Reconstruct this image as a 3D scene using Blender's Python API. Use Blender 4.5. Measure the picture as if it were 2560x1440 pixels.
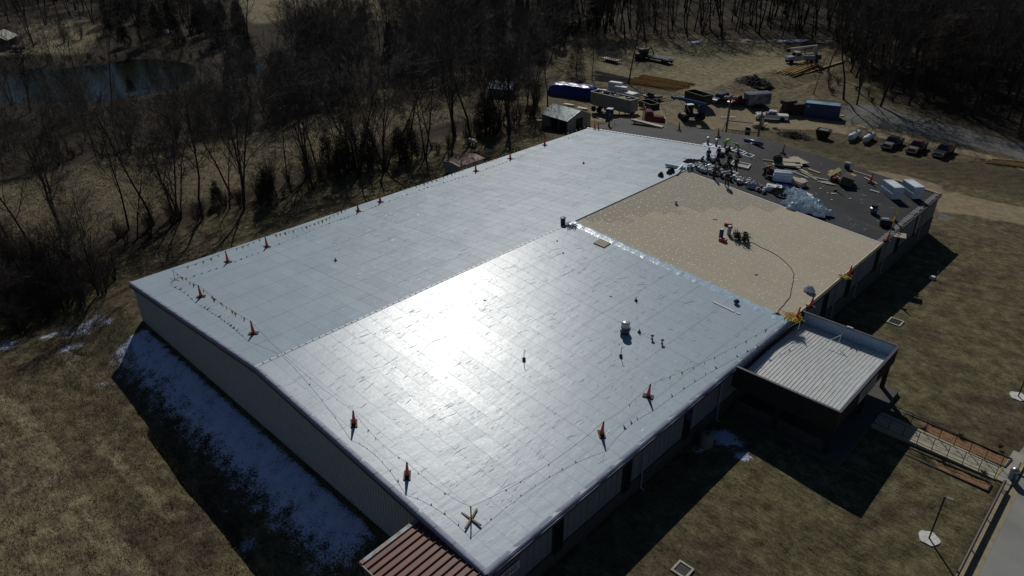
import bpy, math, random
import numpy as np
from mathutils import Vector, Matrix

# ---------------------------------------------------------------- camera, sky, sun, exposure
scene = bpy.context.scene
for o in list(bpy.data.objects): bpy.data.objects.remove(o)
col = scene.collection
R = math.radians
F_PX, PITCH, YAW = 1817.0, math.atan2(1005, 1817.0), R(43.8)
CAM = np.array([0.0, 0.0, 36.0])
cd = bpy.data.cameras.new("camera"); cam = bpy.data.objects.new("camera", cd); col.objects.link(cam)
cd.sensor_width = 36.0; cd.lens = 36.0 * F_PX / 2560.0; cd.clip_end = 2000; cd.clip_start = 0.5
cam.location = CAM; cam.rotation_euler = (math.pi / 2 - PITCH, 0, YAW)
scene.camera = cam
SUN_EL, SUN_AZ = R(39.7), R(45.5)          # azimuth counter-clockwise from +Y
world = bpy.data.worlds.new("World"); scene.world = world; world.use_nodes = True
wn = world.node_tree; bg = wn.nodes["Background"]
sky = wn.nodes.new("ShaderNodeTexSky"); sky.sky_type = 'NISHITA'; sky.sun_disc = False
sky.sun_elevation = SUN_EL; sky.sun_rotation = -SUN_AZ; sky.altitude = 300; sky.air_density = 1.0; sky.dust_density = 0.2; sky.ozone_density = 4.0
wn.links.new(sky.outputs[0], bg.inputs[0]); bg.inputs[1].default_value = 0.05
sl = bpy.data.lights.new("sun", 'SUN'); sun = bpy.data.objects.new("sun", sl); col.objects.link(sun)
sl.energy = 5.0; sl.angle = R(0.5); sl.color = (1.0, 0.965, 0.90)
SUNV = Vector((-math.sin(SUN_AZ) * math.cos(SUN_EL), math.cos(SUN_AZ) * math.cos(SUN_EL), math.sin(SUN_EL)))
sun.rotation_euler = SUNV.to_track_quat('Z', 'Y').to_euler(); sun.location = (-60, 60, 80)
scene.view_settings.view_transform = 'Standard'; scene.view_settings.look = 'None'
scene.view_settings.exposure = -1.1; scene.view_settings.gamma = 1
try: scene.cycles.max_bounces = 6
except Exception: pass

# ---------------------------------------------------------------- surveying helpers (photo pixel -> point on a real surface)
_fw = np.array([-math.sin(YAW) * math.cos(PITCH), math.cos(YAW) * math.cos(PITCH), -math.sin(PITCH)])
_rt = np.array([math.cos(YAW), math.sin(YAW), 0.0]); _up = np.cross(_rt, _fw)
def ray(u, v): return _fw + _rt * (u - 1280) / F_PX - _up * (v - 720) / F_PX
def at_z(u, v, z): r = ray(u, v); return CAM + r * ((z - 36) / r[2])
def at_x(u, v, x): r = ray(u, v); return CAM + r * (x / r[0])
def at_y(u, v, y): r = ray(u, v); return CAM + r * (y / r[1])

# building footprint
XL, XR, YN, YF = -66.05, -19.2, 18.1, 93.6
XM, EAVE, RIDGE = -42.6, 4.0, 5.92
SLOPE = (RIDGE - EAVE) / (XM - XL)
YS1, YS2, YLF = 53.4, 74.6, 85.4      # membrane / board / old roof limits
def roof_z(x): return RIDGE - SLOPE * abs(x - XM)
def roof(u, v, lift=0.12):
    z = 5.0
    for _ in range(25):
        p = at_z(u, v, z + lift); z = roof_z(p[0])
    return Vector((p[0], p[1], z + lift))

def px_of(x, y, z=0.0):
    q = np.array([x, y, z]) - CAM; c = q @ _fw; return 1280 + F_PX * (q @ _rt) / c
def ss(a, b, t):
    t = np.clip((np.asarray(t, float) - a) / (b - a), 0, 1); return t * t * (3 - 2 * t)
POND_Z = -4.9
def H(x, y):
    x = np.asarray(x, float); y = np.asarray(y, float)
    h = -1.65 * ss(17.9, 12.6, y) * ss(-17.5, -22, x)
    h = h + 0.25 * ss(9, 0, y) * ss(-20, -30, x)
    h = h - 1.9 * ss(-67.5, -84, x)
    h = h - 2.4 * ss(-105, -140, x) * ss(135, 100, y)
    h = h - 1.0 * ss(40, 95, y) * ss(-70, -60, x)
    h = h - 1.5 * ss(94.5, 106, y) * ss(-75, -66, x)
    h = h + 0.9 * ss(97, 101, y) * ss(106, 101, y) * 0
    h = h - 0.5 * ss(-17, -4, x) * ss(75, 45, y)
    away = ss(0, 14, np.maximum(np.maximum(XL - x, x - XR), np.maximum(YN - y, y - YF)))
    h = h + away * (0.16 * np.sin(x * 0.11 + 1.3) * np.cos(y * 0.13 + x * 0.03) + 0.07 * np.sin(x * 0.37 + y * 0.21))
    far = ss(180, 330, np.hypot(x, y))
    h = h + far * (1.5 * np.sin(x * 0.017) * np.cos(y * 0.013) + 1.0)
    h = h - 0.45 * ss(-1.5, -.9, x) * ss(112, 108, y) * ss(-45, -40, y)
    h = np.maximum(h, -4.6)
    return h
def G(u, v):
    z = -2.0
    for _ in range(40):
        p = at_z(u, v, z); z = 0.5 * z + 0.5 * float(H(p[0], p[1]))
    return Vector((p[0], p[1], float(H(p[0], p[1]))))
def gp(x, y, dz=0): return Vector((x, y, float(H(x, y)) + dz))

# ---------------------------------------------------------------- materials
MATS = {}
def mat(name, c, rough=0.7, metal=0.0, var=0.15, scale=1.5, bump=0.0, bscale=20.0, spec=0.5, c2=None, coat=0.0, alpha=1.0, mapscale=None):
    if name in MATS: return MATS[name]
    m = bpy.data.materials.new(name); m.use_nodes = True; nt = m.node_tree; b = nt.nodes["Principled BSDF"]
    b.inputs["Roughness"].default_value = rough; b.inputs["Metallic"].default_value = metal
    b.inputs["Specular IOR Level"].default_value = spec; b.inputs["Coat Weight"].default_value = coat; b.inputs["Alpha"].default_value = alpha
    tc = nt.nodes.new("ShaderNodeTexCoord"); src = tc.outputs["Object"]
    if mapscale:
        mp = nt.nodes.new("ShaderNodeMapping"); mp.inputs["Scale"].default_value = mapscale
        nt.links.new(src, mp.inputs["Vector"]); src = mp.outputs[0]
    n = nt.nodes.new("ShaderNodeTexNoise"); n.inputs["Scale"].default_value = scale; n.inputs["Detail"].default_value = 5
    nt.links.new(src, n.inputs["Vector"])
    r = nt.nodes.new("ShaderNodeValToRGB"); r.color_ramp.elements[0].position = 0.3; r.color_ramp.elements[1].position = 0.7
    k = c2 if c2 else tuple(min(1, q * (1 + var)) for q in c)
    lo = tuple(q * (1 - var) for q in c)
    r.color_ramp.elements[0].color = (*lo, 1); r.color_ramp.elements[1].color = (*k, 1)
    nt.links.new(n.outputs["Fac"], r.inputs["Fac"]); nt.links.new(r.outputs["Color"], b.inputs["Base Color"])
    if bump:
        n2 = nt.nodes.new("ShaderNodeTexNoise"); n2.inputs["Scale"].default_value = bscale; n2.inputs["Detail"].default_value = 4
        nt.links.new(src, n2.inputs["Vector"])
        bp = nt.nodes.new("ShaderNodeBump"); bp.inputs["Strength"].default_value = 1.0; bp.inputs["Distance"].default_value = bump
        nt.links.new(n2.outputs["Fac"], bp.inputs["Height"]); nt.links.new(bp.outputs["Normal"], b.inputs["Normal"])
    MATS[name] = m; return m

# ---------------------------------------------------------------- mesh builder
class MB:
    def __init__(s): s.v = []; s.f = []
    def add(s, vs, fs):
        o = len(s.v); s.v += [tuple(p) for p in vs]; s.f += [tuple(i + o for i in f) for f in fs]; return s
    def box(s, c, d, rz=0.0, rot=None):
        hx, hy, hz = d[0] / 2, d[1] / 2, d[2] / 2
        vs = [Vector((x, y, z)) for z in (-hz, hz) for x, y in ((-hx, -hy), (hx, -hy), (hx, hy), (-hx, hy))]
        M = rot if rot is not None else Matrix.Rotation(rz, 3, 'Z')
        c = Vector(c); vs = [M @ p + c for p in vs]
        return s.add(vs, [(3, 2, 1, 0), (4, 5, 6, 7), (0, 1, 5, 4), (1, 2, 6, 5), (2, 3, 7, 6), (3, 0, 4, 7)])
    def tube(s, pts, rad, n=6, cap=True):
        pts = [Vector(p) for p in pts]; m = len(pts)
        if not hasattr(rad, '__len__'): rad = [rad] * m
        rings = []; ref = Vector((0.13, 0.21, 0.97))
        for i, p in enumerate(pts):
            d = (pts[min(i + 1, m - 1)] - pts[max(i - 1, 0)])
            d = d.normalized() if d.length > 1e-9 else Vector((0, 0, 1))
            a = d.cross(ref)
            if a.length < 0.15: a = d.cross(Vector((1, 0, 0)))
            a.normalize(); b = d.cross(a)
            rings.append([p + (a * math.cos(t) + b * math.sin(t)) * rad[i] for t in (2 * math.pi * k / n for k in range(n))])
        vs = [q for r in rings for q in r]; fs = []
        for i in range(m - 1):
            for k in range(n):
                fs.append((i * n + k, i * n + (k + 1) % n, (i + 1) * n + (k + 1) % n, (i + 1) * n + k))
        if cap: fs.append(tuple(range(n))[::-1]); fs.append(tuple((m - 1) * n + k for k in range(n)))
        return s.add(vs, fs)
    def lathe(s, prof, n=16, c=(0, 0, 0), axis='Z'):
        c = Vector(c); vs = []; fs = []; m = len(prof)
        for r, z in prof:
            for k in range(n):
                t = 2 * math.pi * k / n
                p = (r * math.cos(t), r * math.sin(t), z)
                if axis == 'X': p = (p[2], p[0], p[1])
                if axis == 'Y': p = (p[1], p[2], p[0])
                vs.append(Vector(p) + c)
        for i in range(m - 1):
            for k in range(n): fs.append((i * n + k, i * n + (k + 1) % n, (i + 1) * n + (k + 1) % n, (i + 1) * n + k))
        fs.append(tuple(range(n))[::-1]); fs.append(tuple((m - 1) * n + k for k in range(n)))
        return s.add(vs, fs)
    def prism(s, poly, a, b, axis='Z'):
        """extrude a 2-D polygon between a and b along an axis; poly is in the other two axes"""
        n = len(poly)
        def P(q, t):
            if axis == 'Z': return (q[0], q[1], t)
            if axis == 'Y': return (q[0], t, q[1])
            return (t, q[0], q[1])
        vs = [P(q, a) for q in poly] + [P(q, b) for q in poly]
        fs = [tuple(range(n))[::-1], tuple(range(n, 2 * n))] + [(i, (i + 1) % n, n + (i + 1) % n, n + i) for i in range(n)]
        return s.add(vs, fs)
    def beam(s, a, b, w, h, roll=0):
        a = Vector(a); b = Vector(b); d = b - a; L = d.length
        M = d.to_track_quat('X', 'Z').to_matrix()
        return s.box((a + b) / 2, (L, w, h), rot=M)
    def sheet(s, quad, t):
        q = [Vector(p) for p in quad]; n = (q[1] - q[0]).cross(q[3] - q[0]).normalized() * t
        return s.add(q + [p + n for p in q], [(3, 2, 1, 0), (4, 5, 6, 7), (0, 1, 5, 4), (1, 2, 6, 5), (2, 3, 7, 6), (3, 0, 4, 7)])
    def build(s, name, m, parent=None, smooth=False, bevel=0.0, seg=2):
        me = bpy.data.meshes.new(name); me.from_pydata(s.v, [], s.f)
        import bmesh
        bm = bmesh.new(); bm.from_mesh(me); bmesh.ops.recalc_face_normals(bm, faces=bm.faces)
        if bevel: bmesh.ops.bevel(bm, geom=list(bm.edges), offset=bevel, segments=seg, affect='EDGES', clamp_overlap=True)
        bm.to_mesh(me); bm.free()
        if smooth:
            for p in me.polygons: p.use_smooth = True
        me.materials.append(m)
        return link(name, me, parent)
def link(name, me, parent=None):
    o = bpy.data.objects.new(name, me); col.objects.link(o)
    if parent is not None: o.parent = parent
    return o
def big_mesh(name, V, Q, m, parent=None, smooth=False, k=4):
    V = np.asarray(V, np.float32); Q = np.asarray(Q, np.int32)
    me = bpy.data.meshes.new(name); me.vertices.add(len(V)); me.vertices.foreach_set("co", V.ravel())
    me.loops.add(Q.size); me.loops.foreach_set("vertex_index", Q.ravel())
    me.polygons.add(len(Q)); me.polygons.foreach_set("loop_start", np.arange(0, Q.size, k, dtype=np.int32))
    if smooth: me.polygons.foreach_set("use_smooth", np.ones(len(Q), bool))
    me.update(calc_edges=True); me.validate(); me.materials.append(m)
    return link(name, me, parent)
def thing(name, label, cat, loc=(0, 0, 0), rz=0.0, group=None, tilt=None):
    o = bpy.data.objects.new(name, None); col.objects.link(o); o.location = loc
    if tilt is not None: o.rotation_euler = (Matrix.Rotation(tilt, 3, 'Y') @ Matrix.Rotation(rz, 3, 'Z')).to_euler()
    else: o.rotation_euler = (0, 0, rz)
    o.empty_display_size = 0.3
    return tag(o, label, cat, group)
def tag(o, label=None, cat=None, group=None, kind=None):
    if label: o['label'] = label
    if cat: o['category'] = cat
    if group: o['group'] = group
    if kind: o['kind'] = kind
    return o
def copy_tree(o, parent=None):
    c = o.copy(); col.objects.link(c)
    if parent is not None: c.parent = parent
    for ch in list(o.children): copy_tree(ch, c)
    return c
def tilt_at(x): return math.atan(SLOPE) * (1 if x > XM else -1)

# ---------------------------------------------------------------- shared materials
M_black = mat("black_rubber", (0.012, 0.012, 0.013), 0.6)
M_orange = mat("cone_orange", (0.75, 0.07, 0.03), 0.45, var=0.08)
M_yellow = mat("pennant_yellow", (0.62, 0.46, 0.05), 0.6, var=0.1)
M_rope = mat("rope_dark", (0.10, 0.09, 0.05), 0.8)
M_white = mat("white_paint", (0.70, 0.71, 0.72), 0.45, var=0.08)
M_foam = mat("foam_white", (0.62, 0.70, 0.78), 0.6, var=0.08)
M_steel = mat("galvanised", (0.42, 0.44, 0.46), 0.35, 0.8, var=0.2)
M_dark = mat("dark_steel", (0.025, 0.025, 0.028), 0.5, 0.2)
M_wood = mat("lumber", (0.50, 0.33, 0.14), 0.7, var=0.3, scale=0.8)
M_palewood = mat("pale_lumber", (0.55, 0.47, 0.33), 0.7, var=0.25, scale=0.8)
M_greywood = mat("weathered_wood", (0.16, 0.14, 0.12), 0.8, var=0.3, scale=0.8)
M_tan = mat("tan_board", (0.40, 0.35, 0.27), 0.85, var=0.08)
M_tyre = mat("tyre", (0.014, 0.014, 0.014), 0.85)
M_glass = mat("dark_glass", (0.01, 0.012, 0.015), 0.08, var=0.05, spec=0.8)
M_rim = mat("wheel_rim", (0.35, 0.36, 0.38), 0.3, 0.8)
M_conc = mat("concrete", (0.34, 0.32, 0.28), 0.9, var=0.12, bump=0.004)

# ================================================================ SETTING: ground, pond
def wpoly(px): return np.array([[G(u, v)[0], G(u, v)[1]] for u, v in px])
def sdist(X, Y, P):
    """signed distance to polygon, negative inside"""
    d = np.full(X.shape, 1e9); ins = np.zeros(X.shape, bool); n = len(P)
    for i in range(n):
        ax, ay = P[i]; bx, by = P[(i + 1) % n]; ex, ey = bx - ax, by - ay
        t = np.clip(((X - ax) * ex + (Y - ay) * ey) / (ex * ex + ey * ey + 1e-9), 0, 1)
        d = np.minimum(d, np.hypot(X - ax - t * ex, Y - ay - t * ey))
        c = ((ay > Y) != (by > Y)) & (X < (bx - ax) * (Y - ay) / ((by - ay) if by != ay else 1e-9) + ax)
        ins ^= c
    return np.where(ins, -d, d)
def ldist(X, Y, P):
    d = np.full(X.shape, 1e9)
    for i in range(len(P) - 1):
        ax, ay = P[i]; bx, by = P[i + 1]; ex, ey = bx - ax, by - ay
        t = np.clip(((X - ax) * ex + (Y - ay) * ey) / (ex * ex + ey * ey + 1e-9), 0, 1)
        d = np.minimum(d, np.hypot(X - ax - t * ex, Y - ay - t * ey))
    return d
def lines(lo, hi, a, b, st, grow=1.09):
    c = [a]; 
    while c[-1] < b: c.append(c[-1] + st)
    s = st
    while c[-1] < hi: s *= grow; c.append(c[-1] + min(s, 12))
    l = [a]; s = st
    while l[-1] > lo: s *= grow; l.append(l[-1] - min(s, 12))
    return np.array(sorted(set(l[1:] + c)))
xs = lines(-680, 160, -122, 8, 0.6)
ys = np.concatenate([lines(-80, 3.9, 3.2, 3.9, 0.35)[:-1], np.arange(4.2, 20, 0.33), lines(20.2, 700, 20.3, 150, 0.62)])
ys = np.array(sorted(set(np.round(ys, 3))))
GX, GY = np.meshgrid(xs, ys); GXf, GYf = GX.ravel(), GY.ravel()
Z = H(GXf, GYf)
POND = wpoly([(-90, 262), (-60, 160), (120, 160), (250, 152), (330, 140), (420, 138), (475, 154), (490, 170), (480, 190), (440, 214), (330, 240), (230, 247), (60, 250)])
pd = sdist(GXf, GYf, POND); Z = np.where(pd < 2.5, np.minimum(Z, POND_Z + 0.35 * ss(0, 2.5, pd) - 0.9 * ss(0.5, -4, pd)), Z)
DITCH = wpoly([(372, 1080), (440, 1170), (470, 1215), (520, 1260), (580, 1330), (660, 1440), (720, 1500)])
dd = ldist(GXf, GYf, DITCH); Z -= 0.6 * ss(0.62, 0.05, dd)
for (u, v, a) in ((185, 970, .3), (215, 985, .3), (262, 1032, .25), (275, 1062, .2)):
    q = G(u, v); Z -= a * ss(0.9, 0.1, np.hypot((GXf - q[0]) / 1.6, GYf - q[1]))
PND2 = wpoly([(596, 160), (612, 150), (655, 150), (668, 160), (655, 178), (610, 180)]); pd2 = sdist(GXf, GYf, PND2); Z = np.where(pd2 < 2, np.minimum(Z, POND_Z + 0.3 * ss(0, 2, pd2) - 0.9 * ss(0.5, -3, pd2)), Z)
rng = np.random.RandomState(3)
bank = sdist(GXf, GYf, wpoly([(2010, 372), (2110, 405), (2200, 420), (2420, 470), (2560, 505), (2700, 520), (2700, 400), (2480, 400), (2280, 395), (2080, 350), (1960, 330)]))
bmk = ss(1.5, -2, bank)
Z += bmk * (0.10 * np.sin(GXf * 1.9 + GYf * .7 + 2 * np.sin(GYf * .9)) * np.cos(GYf * 1.7 - GXf * .4) + 0.07 * np.sin(GXf * 3.1 - GYf * 2.3 + np.sin(GXf)) + rng.normal(0, .06, GXf.shape))
# clutter of low hummocks over the rough grass
Z += 0.05 * np.sin(GXf * 2.3 + 1.1 * np.sin(GYf * 1.7)) * np.sin(GYf * 2.9 + np.sin(GXf * 1.3)) * ss(16, 12, GYf)
def pm(px, soft=1.5): return ss(soft, -soft, sdist(GXf, GYf, wpoly(px)))
inside = (GXf > XL + .5) & (GXf < XR - .5) & (GYf > YN + .5) & (GYf < YF - .5)
snow = np.zeros_like(GXf)
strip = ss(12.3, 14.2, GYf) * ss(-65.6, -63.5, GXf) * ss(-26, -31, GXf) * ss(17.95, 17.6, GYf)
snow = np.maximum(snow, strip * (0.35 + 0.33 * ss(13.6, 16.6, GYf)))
def blob(u, v, r, a, asp=1.0, rot=0.0):
    q = G(u, v); dx, dy = GXf - q[0], GYf - q[1]
    c, s = math.cos(rot), math.sin(rot); X = dx * c + dy * s; Y = -dx * s + dy * c
    return a * ss(r, r * .2, np.hypot(X / asp, Y))
for b in ((215, 815, 2.3, .50, 1.8, 1.2), (180, 870, 1.6, .46, 1.6, 1.1), (258, 812, 1.0, .5, 2.5, 1.2), (10, 865, 2.6, .5, 1.3, 0), (140, 835, 1.8, .45, 2, 1), (300, 905, 1.0, .5, 1, 0), (255, 960, .9, .42, 1.6, 1), (560, 1270, .8, .36, 2, .5), (620, 1355, .9, .42, 2, .5),
          (1800, 1092, 2.0, .62, 1.2, .6), (1745, 1125, 1.0, .5, 1, 0), (1858, 1142, 1.1, .66, 1, 0), (1880, 1190, .8, .4, 1, 0), (1840, 1110, 1.3, .5, 1.5, 0),
          (430, 80, 3, .6, 2.2, .5), (590, 62, 2.6, .6, 2, .5), (560, 60, 2, .45, 1, .5), (480, 80, 2, .4, 1, .5), (790, 100, 3, .6, 1.3, .6), (870, 95, 2, .45, 1, .6), (185, 42, 3, .5, 2.5, .5)):
    snow = np.maximum(snow, blob(*b))
for i, u in enumerate(range(1700, 2090, 22)):
    snow = np.maximum(snow, blob(u + rng.uniform(-8, 8), 103 + 3 * math.sin(i * 1.7), 2.4, rng.uniform(.4, .72), 2.2, .8))
tan = 0.52 * pm([(-60, 640), (-60, 480), (120, 430), (260, 392), (420, 380), (640, 330), (800, 280), (900, 235), (1040, 200), (1180, 170), (1330, 190), (1340, 262), (1180, 300), (1000, 335), (860, 400), (700, 450), (520, 500), (350, 560), (150, 640)], 3)
tan = np.maximum(tan, pm([(560, -40), (1180, -60), (1130, 30), (1000, 52), (800, 45), (640, 60), (590, 30)], 5))
tan = np.maximum(tan, pm([(-40, 110), (90, 50), (240, 40), (250, 90), (200, 130), (60, 140), (-40, 140)], 4))
tan = np.maximum(tan, 0.8 * pm([(1480, 108), (1560, 104), (1700, 108), (1900, 108), (2060, 112), (2100, 150), (2090, 190), (1960, 175), (1850, 190), (1760, 230), (1640, 215), (1500, 175)], 3))
stripe = np.zeros_like(GXf)
for (P, w, a) in (([(-20, 985), (60, 1040), (110, 1110), (150, 1180), (200, 1250), (270, 1330), (340, 1420), (400, 1500)], 1.1, .95), ([(235, 1098), (290, 1150), (330, 1195), (380, 1240), (420, 1290)], .75, 1.0), ([(160, 880), (185, 905), (150, 940)], 1.0, .8), ([(60, 1110), (140, 1230), (220, 1340), (300, 1450)], 2.2, .6), ([(-40, 1100), (60, 1250), (160, 1420)], 3.0, .55), ([(-60, 1250), (50, 1400), (90, 1500)], 3.0, .5)):
    stripe = np.maximum(stripe, a * ss(w, w * .1, ldist(GXf, GYf, wpoly(P))))
tan = np.maximum(tan, stripe)
dirt = pm([(2355, 480), (2380, 480), (2560, 520), (2700, 545), (2700, 590), (2560, 562), (2440, 540), (2345, 530), (2330, 500)], 1.0)
dirt = np.maximum(dirt, 0.95 * pm([(2150, 425), (2210, 428), (2350, 462), (2370, 490), (2340, 510), (2200, 450)], .8))
dirt = np.maximum(dirt, pm([(1460, 300), (1480, 270), (1640, 255), (1790, 245), (1860, 268), (2000, 290), (2110, 305), (2290, 345), (2560, 410), (2700, 430), (2700, 470), (2560, 425), (2380, 378), (2200, 345), (2040, 325), (1930, 322), (1800, 325), (1690, 315), (1560, 300)], 1.4))
dirt = np.maximum(dirt, 0.36 * pm([(1400, 262), (1480, 245), (1700, 225), (1800, 180), (1930, 165), (2000, 190), (2060, 240), (2100, 290), (1900, 290), (1600, 290), (1440, 300)], 3))
for P, w, a in (([(1770, 225), (1830, 195), (1920, 170), (2010, 160)], 1.0, .6), ([(1790, 235), (1900, 238), (1990, 225), (2050, 200)], 1.2, .6)):
    dirt = np.maximum(dirt, a * ss(w, .1, ldist(GXf, GYf, wpoly(P))))
gravel = pm([(2105, 262), (2200, 262), (2330, 300), (2480, 340), (2600, 370), (2700, 400), (2700, 430), (2560, 400), (2400, 362), (2280, 335), (2110, 308)], 1.4)
gravel = np.maximum(gravel, 0.8 * pm([(2335, 530), (2370, 530), (2385, 548), (2350, 556)], .6))
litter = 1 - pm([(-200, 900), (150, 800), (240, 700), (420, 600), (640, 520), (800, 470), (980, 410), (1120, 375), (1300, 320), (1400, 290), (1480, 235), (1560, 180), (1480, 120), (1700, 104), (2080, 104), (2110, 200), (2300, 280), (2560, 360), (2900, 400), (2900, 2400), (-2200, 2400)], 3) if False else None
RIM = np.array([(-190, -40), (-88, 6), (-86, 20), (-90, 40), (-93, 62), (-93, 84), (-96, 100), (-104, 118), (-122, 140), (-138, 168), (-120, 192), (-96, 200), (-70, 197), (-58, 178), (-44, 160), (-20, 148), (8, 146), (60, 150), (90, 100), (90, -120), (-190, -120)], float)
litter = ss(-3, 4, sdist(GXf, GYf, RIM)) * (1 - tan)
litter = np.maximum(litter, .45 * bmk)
green = pm([(1500, 1440), (1850, 1170), (2150, 850), (2370, 560), (2560, 570), (2900, 600), (2900, 1700), (1300, 1700)], 4) * .8
green = np.maximum(green, pm([(380, 640), (640, 540), (900, 450), (1200, 380), (1340, 320), (1340, 420), (500, 760)], 3))
n_y, n_x = GX.shape; idx = np.arange(n_x * n_y).reshape(n_y, n_x)
Q = np.stack([idx[:-1, :-1], idx[:-1, 1:], idx[1:, 1:], idx[1:, :-1]], -1).reshape(-1, 4)

gm = bpy.data.materials.new("ground"); gm.use_nodes = True; nt = gm.node_tree; N = nt.nodes; L = nt.links.new; pb = N["Principled BSDF"]
pb.inputs["Roughness"].default_value = 0.95; pb.inputs["Specular IOR Level"].default_value = 0.15
tc = N.new("ShaderNodeTexCoord")
def noise(scale, detail=6, rough=.6, vec=None):
    n = N.new("ShaderNodeTexNoise"); n.inputs["Scale"].default_value = scale; n.inputs["Detail"].default_value = detail; n.inputs["Roughness"].default_value = rough
    L(vec or tc.outputs["Object"], n.inputs["Vector"]); return n.outputs["Fac"]
def ramp(fac, stops):
    r = N.new("ShaderNodeValToRGB"); e = r.color_ramp.elements
    while len(e) < len(stops): e.new(0.5)
    for q, (p, c) in zip(e, stops): q.position = p; q.color = (*c, 1)
    L(fac, r.inputs["Fac"]); return r.outputs["Color"]
def mth(op, a, b=None, c=None, clamp=False):
    n = N.new("ShaderNodeMath"); n.operation = op; n.use_clamp = clamp
    for i, q in enumerate((a, b, c)):
        if q is None: continue
        if isinstance(q, (int, float)): n.inputs[i].default_value = q
        else: L(q, n.inputs[i])
    return n.outputs[0]
def mixc(f, a, b):
    n = N.new("ShaderNodeMix"); n.data_type = 'RGBA'
    L(f, n.inputs["Factor"]); L(a, n.inputs["A"]); L(b, n.inputs["B"]); return n.outputs["Result"]
def attr(name):
    a = N.new("ShaderNodeAttribute"); a.attribute_name = name; s = N.new("ShaderNodeSeparateColor"); L(a.outputs["Color"], s.inputs[0]); return s.outputs
mp = N.new("ShaderNodeMapping"); mp.inputs["Rotation"].default_value = (0, 0, R(40)); mp.inputs["Scale"].default_value = (1, 3.2, 1); L(tc.outputs["Object"], mp.inputs[0])
nb2 = noise(0.17, 7, .65, None); nb = noise(0.12, 5); nm = noise(0.9, 6, .65); nf = noise(7.5, 6, .75); ns = noise(1.6, 7, .75, mp.outputs[0])
tex = mth('ADD', mth('MULTIPLY', nm, .35), mth('ADD', mth('MULTIPLY', nf, .35), mth('MULTIPLY', ns, .3)))
base = ramp(tex, [(.41, (.030, .026, .014)), (.47, (.092, .079, .042)), (.53, (.15, .129, .070)), (.60, (.28, .24, .14))])
red = ramp(tex, [(.41, (.032, .024, .015)), (.5, (.090, .070, .044)), (.60, (.19, .15, .10))])
base = mixc(ramp(nb, [(.46, (0, 0, 0)), (.62, (1, 1, 1))]), base, red)
A = attr("mask_a"); B = attr("mask_b")
def thr(mk, nz, k=.55, w=.12):
    """ragged-edged mask"""
    return mth('DIVIDE', mth('SUBTRACT', mth('ADD', mk, mth('MULTIPLY', mth('SUBTRACT', nz, .5), k * 2)), .5 - w), 2 * w, clamp=True)
c = mixc(mth('MULTIPLY', mth('MULTIPLY', B[2], .85), ramp(nb2, [(.42, (0, 0, 0)), (.58, (1, 1, 1))])), base, ramp(tex, [(.41, (.040, .037, .019)), (.5, (.125, .110, .056)), (.59, (.25, .22, .12))]))
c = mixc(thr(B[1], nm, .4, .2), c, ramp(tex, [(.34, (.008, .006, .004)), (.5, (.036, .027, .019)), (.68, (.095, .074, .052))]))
c = mixc(mth('MULTIPLY', thr(A[1], ns, .5, .3), .85), c, ramp(tex, [(.41, (.075, .062, .036)), (.5, (.215, .184, .112)), (.60, (.42, .36, .225))]))
c = mixc(thr(A[2], nm, .4, .25), c, ramp(tex, [(.34, (.14, .11, .065)), (.5, (.27, .22, .14)), (.62, (.40, .335, .225))]))
c = mixc(thr(mth('MULTIPLY', B[0], .72), tex, 1.1, .25), c, ramp(nf, [(.34, (.07, .07, .07)), (.5, (.17, .17, .165)), (.66, (.30, .30, .29))]))
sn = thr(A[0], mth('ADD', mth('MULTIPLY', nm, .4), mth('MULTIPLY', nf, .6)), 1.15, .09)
c = mixc(sn, c, ramp(nm, [(.3, (.48, .57, .84)), (.7, (.64, .71, .92))]))  # blue of skylit shade is put into the snow colour
L(c, pb.inputs["Base Color"])
bp = N.new("ShaderNodeBump"); bp.inputs["Strength"].default_value = 1; bp.inputs["Distance"].default_value = .20
L(tex, bp.inputs["Height"]); L(bp.outputs[0], pb.inputs["Normal"])
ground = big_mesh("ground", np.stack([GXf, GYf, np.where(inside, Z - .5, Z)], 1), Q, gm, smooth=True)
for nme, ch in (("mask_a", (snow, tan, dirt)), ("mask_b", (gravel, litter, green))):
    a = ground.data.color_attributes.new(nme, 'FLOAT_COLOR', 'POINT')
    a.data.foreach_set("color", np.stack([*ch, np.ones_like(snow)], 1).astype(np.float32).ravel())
tag(ground, kind='structure')
# pond
pm_ = mat("pond_water", (0.010, 0.013, 0.006), 0.10, var=.5, scale=.08, spec=1.0, bump=.010, bscale=2.5)
P2 = [(p[0], p[1]) for p in POND]
o = MB().prism(P2, POND_Z - 1.2, POND_Z).build("pond", pm_); tag(o, kind='structure'); o = MB().prism([(p[0], p[1]) for p in PND2], POND_Z - 1.2, POND_Z + .005).build("small_pool", pm_); tag(o, kind='structure')

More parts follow.
